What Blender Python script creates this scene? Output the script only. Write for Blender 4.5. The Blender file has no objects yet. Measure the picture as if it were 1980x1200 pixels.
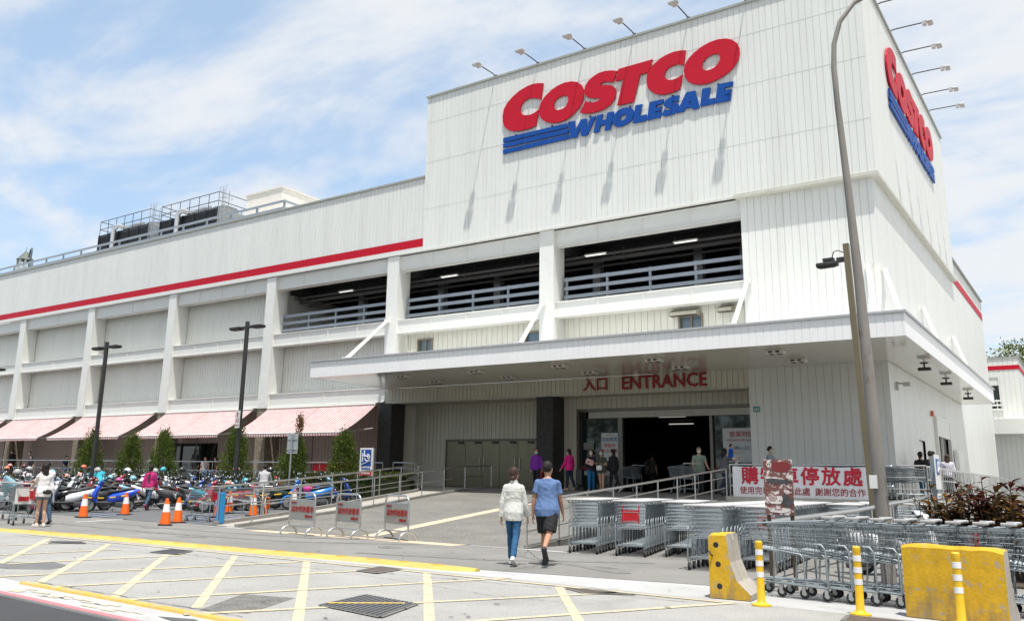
import bpy, bmesh, math, random
from mathutils import Vector, Matrix
from mathutils.geometry import tessellate_polygon
random.seed(7)
R = math.radians
sc = bpy.context.scene
COL = sc.collection

# ------------------------------------------------------------------ camera
cam_d = bpy.data.cameras.new("camera"); cam = bpy.data.objects.new("camera", cam_d); COL.objects.link(cam)
YAW, PITCH, ROLL, FPX, CX, CY = -.6252, .2193, .022, 1678.14, 919.43, 555.16
fw = Vector((math.sin(YAW)*math.cos(PITCH), math.cos(YAW)*math.cos(PITCH), math.sin(PITCH)))
rt = Vector((math.cos(YAW), -math.sin(YAW), 0)); up = rt.cross(fw)
rt2 = rt*math.cos(ROLL)+up*math.sin(ROLL); up2 = -rt*math.sin(ROLL)+up*math.cos(ROLL)
cam.matrix_world = Matrix(((rt2.x, up2.x, -fw.x, 0), (rt2.y, up2.y, -fw.y, 0), (rt2.z, up2.z, -fw.z, 1.40), (0, 0, 0, 1)))
cam_d.sensor_width = 36; cam_d.lens = 36*FPX/1980
cam_d.shift_x = (990-CX)/1980; cam_d.shift_y = -(600-CY)/1980
cam_d.clip_start = .1; cam_d.clip_end = 3000
sc.camera = cam

# ------------------------------------------------------------------ sky and sun
SUN = Vector((1.42, -1.56, 6.9)).normalized()          # towards the sun
sun_d = bpy.data.lights.new("sun", 'SUN'); sun = bpy.data.objects.new("sun", sun_d); COL.objects.link(sun)
sun_d.energy = 4.3; sun_d.angle = R(.5); sun_d.color = (1, .965, .91)
sun.rotation_euler = (-SUN).to_track_quat('-Z', 'Y').to_euler()
world = bpy.data.worlds.new("World"); sc.world = world; world.use_nodes = True
nt = world.node_tree; nt.nodes.clear()
def N(nt, t, **k):
    n = nt.nodes.new(t)
    for a, b in k.items(): setattr(n, a, b)
    return n
def mth(nt, op, a, b=None, c=None):
    n = N(nt, 'ShaderNodeMath', operation=op)
    for i, v in enumerate((a, b, c)):
        if v is None: continue
        if isinstance(v, (int, float)): n.inputs[i].default_value = v
        else: nt.links.new(v, n.inputs[i])
    return n.outputs[0]
sky = N(nt, 'ShaderNodeTexSky', sky_type='NISHITA', sun_disc=False)
sky.sun_elevation = math.asin(SUN.z); sky.sun_rotation = math.atan2(SUN.x, SUN.y)
sky.dust_density = 1.2; sky.air_density = 1.0; sky.ozone_density = 1.4
tc = N(nt, 'ShaderNodeTexCoord'); sep = N(nt, 'ShaderNodeSeparateXYZ'); nt.links.new(tc.outputs['Generated'], sep.inputs[0])
zz = mth(nt, 'ADD', mth(nt, 'MAXIMUM', sep.outputs[2], 0.0), .12)
px = mth(nt, 'DIVIDE', sep.outputs[0], zz); py = mth(nt, 'DIVIDE', sep.outputs[1], zz)
cb = N(nt, 'ShaderNodeCombineXYZ'); nt.links.new(px, cb.inputs[0]); nt.links.new(py, cb.inputs[1])
mp = N(nt, 'ShaderNodeMapping'); mp.inputs['Rotation'].default_value = (0, 0, R(28)); mp.inputs['Scale'].default_value = (1.3, 2.3, 1)
nt.links.new(cb.outputs[0], mp.inputs[0])
n1 = N(nt, 'ShaderNodeTexNoise'); n1.inputs['Scale'].default_value = 1.15; n1.inputs['Detail'].default_value = 9; n1.inputs['Roughness'].default_value = .58; n1.inputs['Distortion'].default_value = .25
nt.links.new(mp.outputs[0], n1.inputs['Vector'])
n2 = N(nt, 'ShaderNodeTexNoise'); n2.inputs['Scale'].default_value = .55; n2.inputs['Detail'].default_value = 3
nt.links.new(cb.outputs[0], n2.inputs['Vector'])
# cloudier to the right (+x), clearer to the far left
grad = mth(nt, 'MULTIPLY_ADD', sep.outputs[0], .50, .35)
s1 = mth(nt, 'ADD', mth(nt, 'ADD', n1.outputs[0], mth(nt, 'MULTIPLY', n2.outputs[0], .35)), mth(nt, 'MULTIPLY', grad, .42))
cr = N(nt, 'ShaderNodeValToRGB'); cr.color_ramp.elements[0].position = .585; cr.color_ramp.elements[1].position = .86
cr.color_ramp.interpolation = 'EASE'
nt.links.new(s1, cr.inputs[0])
cm = N(nt, 'ShaderNodeMix', data_type='RGBA'); cm.inputs[7].default_value = (6.6, 6.75, 6.95, 1)
skg = N(nt, 'ShaderNodeMix', data_type='RGBA', blend_type='MULTIPLY'); skg.inputs[0].default_value = 1; skg.inputs[7].default_value = (1.42, 1.55, 1.62, 1)
hz = N(nt, 'ShaderNodeMix', data_type='RGBA'); hz.inputs[0].default_value = .42; hz.inputs[7].default_value = (5.2, 6.4, 7.4, 1)
nt.links.new(sky.outputs[0], skg.inputs[6]); nt.links.new(skg.outputs[2], hz.inputs[6])
nt.links.new(mth(nt, 'MULTIPLY', cr.outputs[0], .92), cm.inputs[0]); nt.links.new(hz.outputs[2], cm.inputs[6])
bg = N(nt, 'ShaderNodeBackground'); bg.inputs[1].default_value = .10
wo = N(nt, 'ShaderNodeOutputWorld'); nt.links.new(cm.outputs[2], bg.inputs[0]); nt.links.new(bg.outputs[0], wo.inputs[0])
sc.view_settings.view_transform = 'Standard'; sc.view_settings.look = 'None'
sc.view_settings.exposure = .42; sc.view_settings.gamma = 1
sc.render.engine = 'CYCLES'
sc.cycles.max_bounces = 6; sc.cycles.diffuse_bounces = 3; sc.cycles.glossy_bounces = 3; sc.cycles.transmission_bounces = 4; sc.cycles.transparent_max_bounces = 8
sc.cycles.caustics_reflective = False; sc.cycles.caustics_refractive = False

# ------------------------------------------------------------------ materials
MATS = {}
def lin(c): return tuple(((x/255)/12.92 if x/255 <= .04045 else ((x/255+.055)/1.055)**2.4) for x in c)
def mat(name, col=(.5, .5, .5), rough=.6, metal=0., var=.08, scale=3., stretch=(1, 1, 1), bump=0., bscale=60., col2=None, thr=None, spec=.5, coat=0., emit=None, objcol=False, fine=0.):
    """procedural principled material: base colour with noise variation, optional second colour in patches, bump"""
    if name in MATS: return MATS[name]
    m = bpy.data.materials.new(name); m.use_nodes = True; t = m.node_tree; b = t.nodes['Principled BSDF']
    b.inputs['Roughness'].default_value = rough; b.inputs['Metallic'].default_value = metal
    b.inputs['Specular IOR Level'].default_value = spec; b.inputs['Coat Weight'].default_value = coat
    co = N(t, 'ShaderNodeTexCoord'); mpn = N(t, 'ShaderNodeMapping'); mpn.inputs['Scale'].default_value = stretch
    t.links.new(co.outputs['Object'], mpn.inputs[0])
    base = None
    if objcol:
        oi = N(t, 'ShaderNodeObjectInfo'); base = oi.outputs['Color']
    nz = N(t, 'ShaderNodeTexNoise'); nz.inputs['Scale'].default_value = scale; nz.inputs['Detail'].default_value = 6; nz.inputs['Roughness'].default_value = .6
    t.links.new(mpn.outputs[0], nz.inputs['Vector'])
    fac = nz.outputs[0]
    if fine:
        nf = N(t, 'ShaderNodeTexNoise'); nf.inputs['Scale'].default_value = bscale; nf.inputs['Detail'].default_value = 2
        t.links.new(mpn.outputs[0], nf.inputs['Vector'])
        fac = mth(t, 'ADD', fac, mth(t, 'MULTIPLY', mth(t, 'SUBTRACT', nf.outputs[0], .5), fine))
    mr = N(t, 'ShaderNodeMapRange'); mr.inputs[1].default_value = .3; mr.inputs[2].default_value = .7; mr.inputs[3].default_value = 1-var; mr.inputs[4].default_value = 1+var
    t.links.new(fac, mr.inputs[0])
    mx = N(t, 'ShaderNodeMix', data_type='RGBA', blend_type='MULTIPLY'); mx.inputs[0].default_value = 1
    if base is not None: t.links.new(base, mx.inputs[6])
    else: mx.inputs[6].default_value = (*col, 1)
    t.links.new(mr.outputs[0], mx.inputs[7]); out = mx.outputs[2]
    if col2 is not None:
        n3 = N(t, 'ShaderNodeTexNoise'); n3.inputs['Scale'].default_value = scale*1.7; n3.inputs['Detail'].default_value = 8; n3.inputs['Roughness'].default_value = .7
        t.links.new(mpn.outputs[0], n3.inputs['Vector'])
        r3 = N(t, 'ShaderNodeMapRange'); r3.inputs[1].default_value = thr[0]; r3.inputs[2].default_value = thr[1]
        t.links.new(n3.outputs[0], r3.inputs[0])
        m3 = N(t, 'ShaderNodeMix', data_type='RGBA'); m3.inputs[7].default_value = (*col2, 1)
        t.links.new(r3.outputs[0], m3.inputs[0]); t.links.new(out, m3.inputs[6]); out = m3.outputs[2]
    t.links.new(out, b.inputs['Base Color'])
    if bump:
        nb = N(t, 'ShaderNodeTexNoise'); nb.inputs['Scale'].default_value = bscale; nb.inputs['Detail'].default_value = 4
        t.links.new(mpn.outputs[0], nb.inputs['Vector'])
        bp = N(t, 'ShaderNodeBump'); bp.inputs['Strength'].default_value = bump; bp.inputs['Distance'].default_value = .02
        t.links.new(nb.outputs[0], bp.inputs['Height']); t.links.new(bp.outputs[0], b.inputs['Normal'])
    if emit:
        b.inputs['Emission Color'].default_value = (*emit[:3], 1); b.inputs['Emission Strength'].default_value = emit[3]
    MATS[name] = m
    return m

# ------------------------------------------------------------------ mesh builder
class MB:
    def __init__(s): s.v = []; s.f = []; s.m = []
    def add(s, vs, fs, mi=0):
        o = len(s.v); s.v += [tuple(v) for v in vs]
        for f in fs: s.f.append(tuple(i+o for i in f)); s.m.append(mi)
        return s
    def box(s, x0, x1, y0, y1, z0, z1, mi=0, M=None):
        vs = [Vector((x, y, z)) for z in (z0, z1) for y in (y0, y1) for x in (x0, x1)]
        if M is not None: vs = [M @ v for v in vs]
        return s.add(vs, [(0, 2, 3, 1), (4, 5, 7, 6), (0, 1, 5, 4), (1, 3, 7, 5), (3, 2, 6, 7), (2, 0, 4, 6)], mi)
    def bbox(s, x0, x1, y0, y1, z0, z1, b=.01, mi=0, M=None):      # box with chamfered edges
        bm = bmesh.new(); bmesh.ops.create_cube(bm, size=1)
        for v in bm.verts: v.co = Vector(((x0+x1)/2+v.co.x*(x1-x0), (y0+y1)/2+v.co.y*(y1-y0), (z0+z1)/2+v.co.z*(z1-z0)))
        bmesh.ops.bevel(bm, geom=bm.edges[:], offset=b, segments=2, affect='EDGES', profile=.5)
        bm.verts.index_update(); vs = [M @ v.co if M is not None else v.co.copy() for v in bm.verts]
        s.add(vs, [[v.index for v in f.verts] for f in bm.faces], mi); bm.free(); return s
    def tube(s, pts, r, n=8, mi=0, closed=False, caps=True):
        P = [Vector(p) for p in pts]; k = len(P); rings = []
        rr = r if isinstance(r, (list, tuple)) else [r]*k
        nrm = None
        for i in range(k):
            a = P[i-1] if (i > 0 or closed) else P[i]; b = P[(i+1) % k] if (i < k-1 or closed) else P[i]
            t = (b-a).normalized()
            if nrm is None: nrm = t.orthogonal().normalized()
            else:
                nrm = nrm-t*nrm.dot(t)
                nrm = nrm.normalized() if nrm.length > 1e-5 else t.orthogonal().normalized()
            bi = t.cross(nrm)
            sc_ = 1.
            if 0 < i < k-1 or closed:
                d1 = (P[i]-P[i-1]).normalized(); d2 = (P[(i+1) % k]-P[i]).normalized(); c = max(-.9, min(1, d1.dot(d2))); sc_ = min(1.4, 1/math.sqrt((1+c)/2))
            rings.append([P[i]+(nrm*math.cos(2*math.pi*j/n+math.pi/n)+bi*math.sin(2*math.pi*j/n+math.pi/n))*rr[i]*(1 if sc_ < 1.05 else (1+sc_)/2) for j in range(n)])
        vs = [v for ring in rings for v in ring]; fs = []
        for i in range(k if closed else k-1):
            a, b = i*n, ((i+1) % k)*n
            for j in range(n): fs.append((a+j, a+(j+1) % n, b+(j+1) % n, b+j))
        if caps and not closed: fs.append(tuple(range(n-1, -1, -1))); fs.append(tuple((k-1)*n+j for j in range(n)))
        return s.add(vs, fs, mi)
    def lathe(s, prof, c=(0, 0, 0), n=16, mi=0, axis='z', M=None):
        c = Vector(c); vs = []
        for r, h in prof:
            for j in range(n):
                a = 2*math.pi*j/n
                v = {'z': Vector((r*math.cos(a), r*math.sin(a), h)), 'y': Vector((r*math.cos(a), h, -r*math.sin(a))), 'x': Vector((h, r*math.cos(a), r*math.sin(a)))}[axis]
                v = c+v; vs.append(M @ v if M is not None else v)
        fs = []
        for i in range(len(prof)-1):
            for j in range(n): fs.append((i*n+j, i*n+(j+1) % n, (i+1)*n+(j+1) % n, (i+1)*n+j))
        if prof[0][0] > 1e-6: fs.append(tuple(range(n-1, -1, -1)))
        if prof[-1][0] > 1e-6: fs.append(tuple((len(prof)-1)*n+j for j in range(n)))
        return s.add(vs, fs, mi)
    def ell(s, c, r, n=12, m=8, mi=0, M=None, cut=None):
        vs = []; fs = []; c = Vector(c)
        for i in range(m+1):
            th = math.pi*i/m
            for j in range(n):
                ph = 2*math.pi*j/n
                v = c+Vector((r[0]*math.sin(th)*math.cos(ph), r[1]*math.sin(th)*math.sin(ph), r[2]*math.cos(th)))
                if cut is not None: v.z = max(v.z, c.z+cut)
                vs.append(M @ v if M is not None else v)
        for i in range(m):
            for j in range(n): fs.append((i*n+j, (i+1)*n+j, (i+1)*n+(j+1) % n, i*n+(j+1) % n))
        return s.add(vs, fs, mi)
    def prism(s, loops, M, d, mi=0):          # loops: outer + holes as 2-d points; M maps (u,v,w); thickness d along w
        pts = [Vector((p[0], p[1], 0)) for l in loops for p in l]
        tris = tessellate_polygon([[Vector((p[0], p[1], 0)) for p in l] for l in loops])
        n = len(pts); vs = [M @ p for p in pts]+[M @ (p+Vector((0, 0, d))) for p in pts]
        def area(t): a, b, c = (pts[i] for i in t); return (b-a).cross(c-a).z
        fs = []
        for t in tris:
            t = t if area(t) > 0 else t[::-1]
            fs.append(tuple(i+n for i in t)); fs.append(tuple(t[::-1]))
        o = 0
        for l in loops:
            k = len(l)
            ar = sum(l[i][0]*l[(i+1) % k][1]-l[(i+1) % k][0]*l[i][1] for i in range(k))
            outer = l is loops[0]
            for i in range(k):
                a, b = o+i, o+(i+1) % k
                q = (a, b, b+n, a+n)
                if (ar > 0) != outer: q = q[::-1]
                fs.append(q)
            o += k
        return s.add(vs, fs, mi)
    def loft(s, secs, mi=0, closed=True, caps=True):    # list of equal-length rings
        n = len(secs[0]); vs = [v for r in secs for v in r]; fs = []
        for i in range(len(secs)-1):
            for j in range(n if closed else n-1): fs.append((i*n+j, i*n+(j+1) % n, (i+1)*n+(j+1) % n, (i+1)*n+j))
        if caps: fs.append(tuple(range(n-1, -1, -1))); fs.append(tuple((len(secs)-1)*n+j for j in range(n)))
        return s.add(vs, fs, mi)
    def quad(s, a, b, c, d, mi=0): return s.add([a, b, c, d], [(0, 1, 2, 3)], mi)
    def sheet(s, pts, z, mi=0):               # flat polygon
        tris = tessellate_polygon([[Vector((p[0], p[1], 0)) for p in pts]])
        vs = [(p[0], p[1], z if not callable(z) else z(*p)) for p in pts]
        out = []
        for t in tris:
            a, b, c = (Vector((pts[i][0], pts[i][1], 0)) for i in t)
            out.append(t if (b-a).cross(c-a).z > 0 else t[::-1])
        return s.add(vs, out, mi)
    def build(s, name, mats, parent=None, smooth=None, loc=None, rz=0, fix=False):
        me = bpy.data.meshes.new(name); me.from_pydata(s.v, [], s.f); me.update()
        if not isinstance(mats, (list, tuple)): mats = [mats]
        for m in mats: me.materials.append(m)
        if len(mats) > 1: me.polygons.foreach_set('material_index', s.m)
        if fix:
            bm = bmesh.new(); bm.from_mesh(me); bmesh.ops.recalc_face_normals(bm, faces=bm.faces[:]); bm.to_mesh(me); bm.free()
        if smooth:
            me.polygons.foreach_set('use_smooth', [True]*len(me.polygons)); me.set_sharp_from_angle(angle=R(smooth))
        o = bpy.data.objects.new(name, me); COL.objects.link(o)
        if parent: o.parent = parent
        if loc: o.location = loc
        if rz: o.rotation_euler = (0, 0, rz)
        return o
def tag(o, label=None, cat=None, group=None, kind=None):
    if label: o['label'] = label
    if cat: o['category'] = cat
    if group: o['group'] = group
    if kind: o['kind'] = kind
    return o
def thing(name, label, cat, loc=(0, 0, 0), rz=0, group=None):
    o = bpy.data.objects.new(name, None); COL.objects.link(o); o.empty_display_size = .2
    o.location = loc; o.rotation_euler = (0, 0, rz)
    return tag(o, label, cat, group)
def copy_tree(o, parent=None):
    c = o.copy(); COL.objects.link(c)
    if parent: c.parent = parent
    for ch in list(o.children): copy_tree(ch, c)
    return c
def dup(o, loc, rz=0, label=None, group=None, scale=None):
    c = copy_tree(o); c.location = loc; c.rotation_euler = (0, 0, rz)
    if label: c['label'] = label
    if group: c['group'] = group
    if scale: c.scale = scale
    return c
FONT_CACHE = {}
def text(name, body, size, M, m, parent=None, d=.004, bold=0., align='CENTER', sx=1., sp=1.):
    """lettering as a solid mesh in the local x-y plane of M"""
    cu = bpy.data.curves.new(name, 'FONT'); cu.body = body; cu.size = size; cu.extrude = d; cu.align_x = align; cu.align_y = 'CENTER'; cu.resolution_u = 2; cu.space_character = sp
    o = bpy.data.objects.new(name, cu); COL.objects.link(o)
    dg = bpy.context.evaluated_depsgraph_get(); me = bpy.data.meshes.new_from_object(o.evaluated_get(dg))
    bpy.data.objects.remove(o); bpy.data.curves.remove(cu)
    if bold:                                  # heavier strokes: the same glyphs struck five times, each 0.4 mm prouder
        V = [v.co.copy() for v in me.vertices]; F = [tuple(p.vertices) for p in me.polygons]; mb = MB(); k = bold*size
        for i, (dx, dy) in enumerate(((0, 0), (k, 0), (-k, 0), (0, k), (0, -k))): mb.add([v+Vector((dx, dy, i*.0004)) for v in V], F)
        bpy.data.meshes.remove(me); me = bpy.data.meshes.new(name); me.from_pydata(mb.v, [], mb.f); me.update()
    me.materials.clear(); me.materials.append(m)
    me.transform(M @ Matrix.Diagonal((sx, 1, 1, 1))); me.name = name
    ob = bpy.data.objects.new(name, me); COL.objects.link(ob)
    if parent: ob.parent = parent
    return ob
def frame(o, xd, yd):      # matrix from origin, x dir, y dir
    x = Vector(xd).normalized(); y = Vector(yd).normalized(); z = x.cross(y); o = Vector(o)
    return Matrix(((x.x, y.x, z.x, o.x), (x.y, y.y, z.y, o.y), (x.z, y.z, z.z, o.z), (0, 0, 0, 1)))
def ribbed(mb, p0, p1, z0, z1, nrm, pitch=.3, depth=.02, groove=.10, holes=(), mi=0, phase=0.):
    """vertical metal siding as real ribs from p0 to p1 (x,y); holes = (u0,u1,z0,z1) along the wall"""
    p0 = Vector((p0[0], p0[1], 0)); p1 = Vector((p1[0], p1[1], 0)); L = (p1-p0).length; d = (p1-p0)/L; n = Vector((nrm[0], nrm[1], 0))
    flip = d.cross(Vector((0, 0, 1))).dot(n) < 0
    us = sorted({0, L, *[max(0, min(L, h[i])) for h in holes for i in (0, 1)]})
    for a, b in zip(us, us[1:]):
        if b-a < 1e-4: continue
        mid = (a+b)/2; cuts = sorted([(h[2], h[3]) for h in holes if h[0] <= mid <= h[1]])
        z = z0; segs = []
        for c0, c1 in cuts:
            if c0 > z: segs.append((z, c0))
            z = max(z, c1)
        if z < z1: segs.append((z, z1))
        prof = [(a, None)]; k = math.floor((a-phase)/pitch)
        while k*pitch+phase < b:
            for fr, dep in ((0, 0), (1-groove, 0), (1-groove*.8, depth), (1-groove*.2, depth)):
                u = (k+fr)*pitch+phase
                if a < u < b: prof.append((u, dep))
            k += 1
        def dep_at(u):
            f = ((u-phase)/pitch) % 1
            if f < 1-groove: return 0
            if f < 1-groove*.8: return depth*(f-1+groove)/(groove*.2)
            if f < 1-groove*.2: return depth
            return depth*(1-f)/(groove*.2)
        prof.append((b, None)); prof = [(u, dep_at(u) if dd is None else dd) for u, dd in prof]
        for s0, s1 in segs:
            vs = []
            for u, dd in prof:
                q = p0+d*u-n*dd; vs += [(q.x, q.y, s0), (q.x, q.y, s1)]
            fs = []
            for i in range(len(prof)-1):
                f = (2*i, 2*i+2, 2*i+3, 2*i+1); fs.append(f[::-1] if flip else f)
            mb.add(vs, fs, mi)
    return mb
SIGN = {
 'C1': [[(-19.953, 19.96), (-20.241, 20.036), (-20.54, 20.073), (-20.888, 20.037), (-21.309, 19.911), (-21.685, 19.707), (-22.015, 19.446), (-22.202, 19.17), (-22.268, 18.822), (-22.248, 18.517), (-22.138, 18.236), (-21.944, 18.043), (-21.658, 17.915), (-21.328, 17.848), (-21.003, 17.828), (-20.635, 17.848), (-20.352, 17.899), (-20.203, 18.67), (-20.458, 18.557), (-20.687, 18.52), (-20.942, 18.555), (-21.152, 18.661), (-21.238, 18.829), (-21.25, 19.001), (-21.182, 19.176), (-21.02, 19.326), (-20.788, 19.395), (-20.557, 19.37), (-20.281, 19.275), (-20.084, 19.163)]],
 'O1': [[(-18.41, 19.647), (-18.108, 19.526), (-17.894, 19.334), (-17.785, 19.082), (-17.778, 18.796), (-17.856, 18.493), (-18.071, 18.203), (-18.371, 17.973), (-18.717, 17.812), (-19.11, 17.774), (-19.507, 17.835), (-19.82, 17.969), (-20.046, 18.167), (-20.17, 18.425), (-20.19, 18.7), (-20.096, 18.969), (-19.872, 19.247), (-19.558, 19.459), (-19.201, 19.616), (-18.803, 19.685)], [(-18.804, 19.05), (-18.651, 18.97), (-18.586, 18.818), (-18.608, 18.66), (-18.717, 18.483), (-18.913, 18.388), (-19.133, 18.38), (-19.31, 18.452), (-19.385, 18.607), (-19.377, 18.79), (-19.266, 18.949), (-19.067, 19.043)]],
 'S1': [[(-16.06, 19.527), (-16.343, 19.633), (-16.672, 19.695), (-17.004, 19.685), (-17.299, 19.583), (-17.553, 19.427), (-17.703, 19.223), (-17.747, 18.991), (-17.727, 18.804), (-17.601, 18.663), (-17.391, 18.557), (-17.141, 18.494), (-16.967, 18.47), (-16.985, 18.355), (-17.101, 18.312), (-17.309, 18.316), (-17.519, 18.376), (-17.695, 18.469), (-17.986, 17.981), (-17.733, 17.891), (-17.439, 17.829), (-17.106, 17.82), (-16.776, 17.858), (-16.488, 17.973), (-16.282, 18.158), (-16.166, 18.366), (-16.135, 18.555), (-16.193, 18.748), (-16.353, 18.901), (-16.598, 18.993), (-16.804, 19.027), (-16.936, 19.082), (-16.906, 19.155), (-16.719, 19.185), (-16.514, 19.143), (-16.303, 19.035)]],
 'T1': [[(-16.006, 19.608), (-14.352, 19.62), (-14.578, 19.071), (-14.968, 19.067), (-15.318, 17.846), (-16.101, 17.873), (-15.781, 19.07), (-16.164, 19.054)]],
 'C2': [[(-12.833, 19.609), (-13.064, 19.668), (-13.362, 19.693), (-13.664, 19.657), (-13.97, 19.57), (-14.281, 19.385), (-14.498, 19.193), (-14.631, 18.957), (-14.664, 18.694), (-14.632, 18.414), (-14.521, 18.192), (-14.315, 18.005), (-14.053, 17.873), (-13.79, 17.832), (-13.491, 17.831), (-13.145, 17.904), (-12.996, 18.532), (-13.251, 18.431), (-13.474, 18.407), (-13.679, 18.461), (-13.807, 18.58), (-13.84, 18.742), (-13.779, 18.898), (-13.644, 19.015), (-13.455, 19.077), (-13.231, 19.08), (-13.048, 19.014), (-12.939, 18.934)]],
 'O2': [[(-11.051, 19.631), (-10.813, 19.504), (-10.616, 19.297), (-10.524, 19.048), (-10.526, 18.774), (-10.617, 18.506), (-10.798, 18.265), (-11.082, 18.068), (-11.435, 17.925), (-11.824, 17.844), (-12.214, 17.862), (-12.534, 17.976), (-12.782, 18.154), (-12.913, 18.396), (-12.947, 18.689), (-12.883, 18.956), (-12.711, 19.193), (-12.448, 19.402), (-12.116, 19.571), (-11.754, 19.672), (-11.399, 19.697)], [(-11.564, 19.098), (-11.425, 19.043), (-11.342, 18.915), (-11.349, 18.75), (-11.442, 18.61), (-11.588, 18.483), (-11.767, 18.421), (-11.944, 18.425), (-12.09, 18.511), (-12.15, 18.658), (-12.107, 18.833), (-11.976, 18.984), (-11.777, 19.077)]],
 'b1': [[(-22.214, 17.668), (-18.691, 17.616), (-18.64, 17.41), (-22.21, 17.447)]],
 'b2': [[(-22.209, 17.384), (-18.623, 17.346), (-18.576, 17.134), (-22.205, 17.172)]],
 'b3': [[(-22.203, 17.067), (-18.567, 17.06), (-18.512, 16.847), (-22.199, 16.856)]],
 'W': [[(-18.639, 17.664), (-18.252, 17.642), (-18.22, 17.193), (-17.924, 17.625), (-17.65, 17.608), (-17.62, 17.175), (-17.44, 17.638), (-17.17, 17.613), (-17.614, 16.798), (-17.929, 16.837), (-17.99, 17.24), (-18.153, 16.819), (-18.452, 16.826)]],
 'H': [[(-17.108, 17.63), (-16.811, 17.63), (-16.905, 17.345), (-16.659, 17.346), (-16.582, 17.642), (-16.262, 17.623), (-16.463, 16.812), (-16.747, 16.83), (-16.67, 17.113), (-16.94, 17.117), (-17.025, 16.83), (-17.301, 16.838)]],
 'O3': [[(-15.606, 17.662), (-15.41, 17.586), (-15.31, 17.446), (-15.306, 17.272), (-15.38, 17.059), (-15.579, 16.913), (-15.857, 16.843), (-16.096, 16.848), (-16.256, 16.935), (-16.342, 17.091), (-16.339, 17.285), (-16.248, 17.479), (-16.045, 17.625), (-15.824, 17.68)], [(-15.73, 17.362), (-15.66, 17.279), (-15.685, 17.189), (-15.774, 17.113), (-15.893, 17.095), (-15.972, 17.16), (-15.978, 17.258), (-15.909, 17.347), (-15.809, 17.373)]],
 'L1': [[(-15.22, 17.656), (-14.881, 17.637), (-15.047, 17.125), (-14.7, 17.115), (-14.718, 16.826), (-15.365, 16.851)]],
 'E1': [[(-14.553, 17.644), (-13.901, 17.625), (-13.932, 17.432), (-14.234, 17.439), (-14.275, 17.32), (-13.992, 17.314), (-14.034, 17.136), (-14.28, 17.139), (-14.3, 17.087), (-14.006, 17.072), (-14.042, 16.836), (-14.687, 16.838)]],
 'S2': [[(-13.172, 17.61), (-13.385, 17.653), (-13.608, 17.634), (-13.798, 17.55), (-13.895, 17.404), (-13.88, 17.287), (-13.733, 17.194), (-13.593, 17.13), (-13.606, 17.069), (-13.699, 17.065), (-13.884, 17.137), (-14.003, 16.891), (-13.78, 16.83), (-13.52, 16.824), (-13.315, 16.905), (-13.218, 17.068), (-13.221, 17.218), (-13.358, 17.319), (-13.505, 17.371), (-13.485, 17.404), (-13.374, 17.387), (-13.254, 17.338)]],
 'A': [[(-12.87, 17.671), (-12.473, 17.655), (-12.301, 16.824), (-12.627, 16.838), (-12.641, 16.945), (-12.93, 16.96), (-13.043, 16.839), (-13.328, 16.852)], [(-12.684, 17.27), (-12.678, 17.12), (-12.797, 17.131)]],
 'L2': [[(-12.157, 17.654), (-11.808, 17.63), (-11.922, 17.123), (-11.635, 17.116), (-11.665, 16.868), (-12.285, 16.894)]],
 'E2': [[(-11.487, 17.681), (-10.842, 17.649), (-10.875, 17.448), (-11.211, 17.463), (-11.244, 17.337), (-10.925, 17.327), (-10.957, 17.132), (-11.241, 17.143), (-11.226, 17.103), (-10.945, 17.086), (-10.997, 16.846), (-11.644, 16.87)]],
}
# ================================================================== MATERIALS used widely
M_WHITE = mat('white_siding', (.715, .725, .69), .42, var=.05, scale=1.2, stretch=(1, 1, .10), spec=.4, col2=(.60, .60, .55), thr=(.56, .80))
M_WHITE2 = mat('white_steel', (.72, .725, .69), .45, var=.03, scale=2)
M_GREY = mat('grey_siding', (.72, .725, .68), .5, var=.05, scale=1.2, stretch=(1, 1, .15))
M_CREAM = mat('shaded_cream_siding', (.60, .58, .48), .5, var=.05, scale=1.5, stretch=(1, 1, .15))  # canopy shade put into the cream colour, darker than the wall above
M_TRIM = mat('trim_grey_green', (.33, .35, .32), .5)
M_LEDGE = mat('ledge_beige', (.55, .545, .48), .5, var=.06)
M_RED = mat('red_paint', (.50, .004, .022), .5, var=.05, spec=.25)
M_BLUE = mat('blue_paint', (.004, .065, .31), .5, var=.05, spec=.25)
M_STONE = mat('dark_stone', (.042, .04, .037), .75, var=.35, scale=5, bump=.5, bscale=18)
M_RUBBLE = mat('rubble_stone', (.30, .26, .20), .9, var=.5, scale=9, bump=1., bscale=14, col2=(.09, .075, .06), thr=(.52, .6))
M_BROWN = mat('brown_siding', (.55, .43, .39), .5, var=.06, scale=1.2, stretch=(1, 1, .15))
M_STEEL = mat('stainless', (.56, .56, .55), .28, metal=.95, var=.06, scale=4)
M_STEELD = mat('door_steel', (.25, .23, .155), .38, metal=.75, var=.1, scale=2, stretch=(1, 1, .2))
M_BRONZE = mat('bronze_frame', (.16, .15, .13), .35, metal=.7)
M_DARK = mat('dark_metal', (.035, .034, .033), .5, metal=.2)
M_RAILB = mat('blue_grey_paint', (.27, .305, .35), .5)
M_INT_SHADE = mat('shade_dark_interior', (.06, .06, .064), .9)  # grey deck and shop interior, their deep shade put into the colour
M_CONC = mat('concrete_wall', (.42, .40, .35), .85, var=.14, scale=1.6, stretch=(1, 1, .3), bump=.3, bscale=25)
M_PLASTER = mat('beige_plaster', (.56, .54, .48), .8, var=.06)
M_SOFFIT = mat('glossy_soffit', (.66, .64, .58), .10, spec=.9, var=.03)
M_LAMPBODY = mat('lamp_housing', (.48, .47, .44), .45, metal=.3)
M_GLASSD = mat('dark_glass', (.012, .022, .022), .04, spec=.8, var=.0)
M_LAMPON = mat('fluorescent_tube', (.9, .9, .9), emit=(1, .98, .92, .85))
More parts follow.
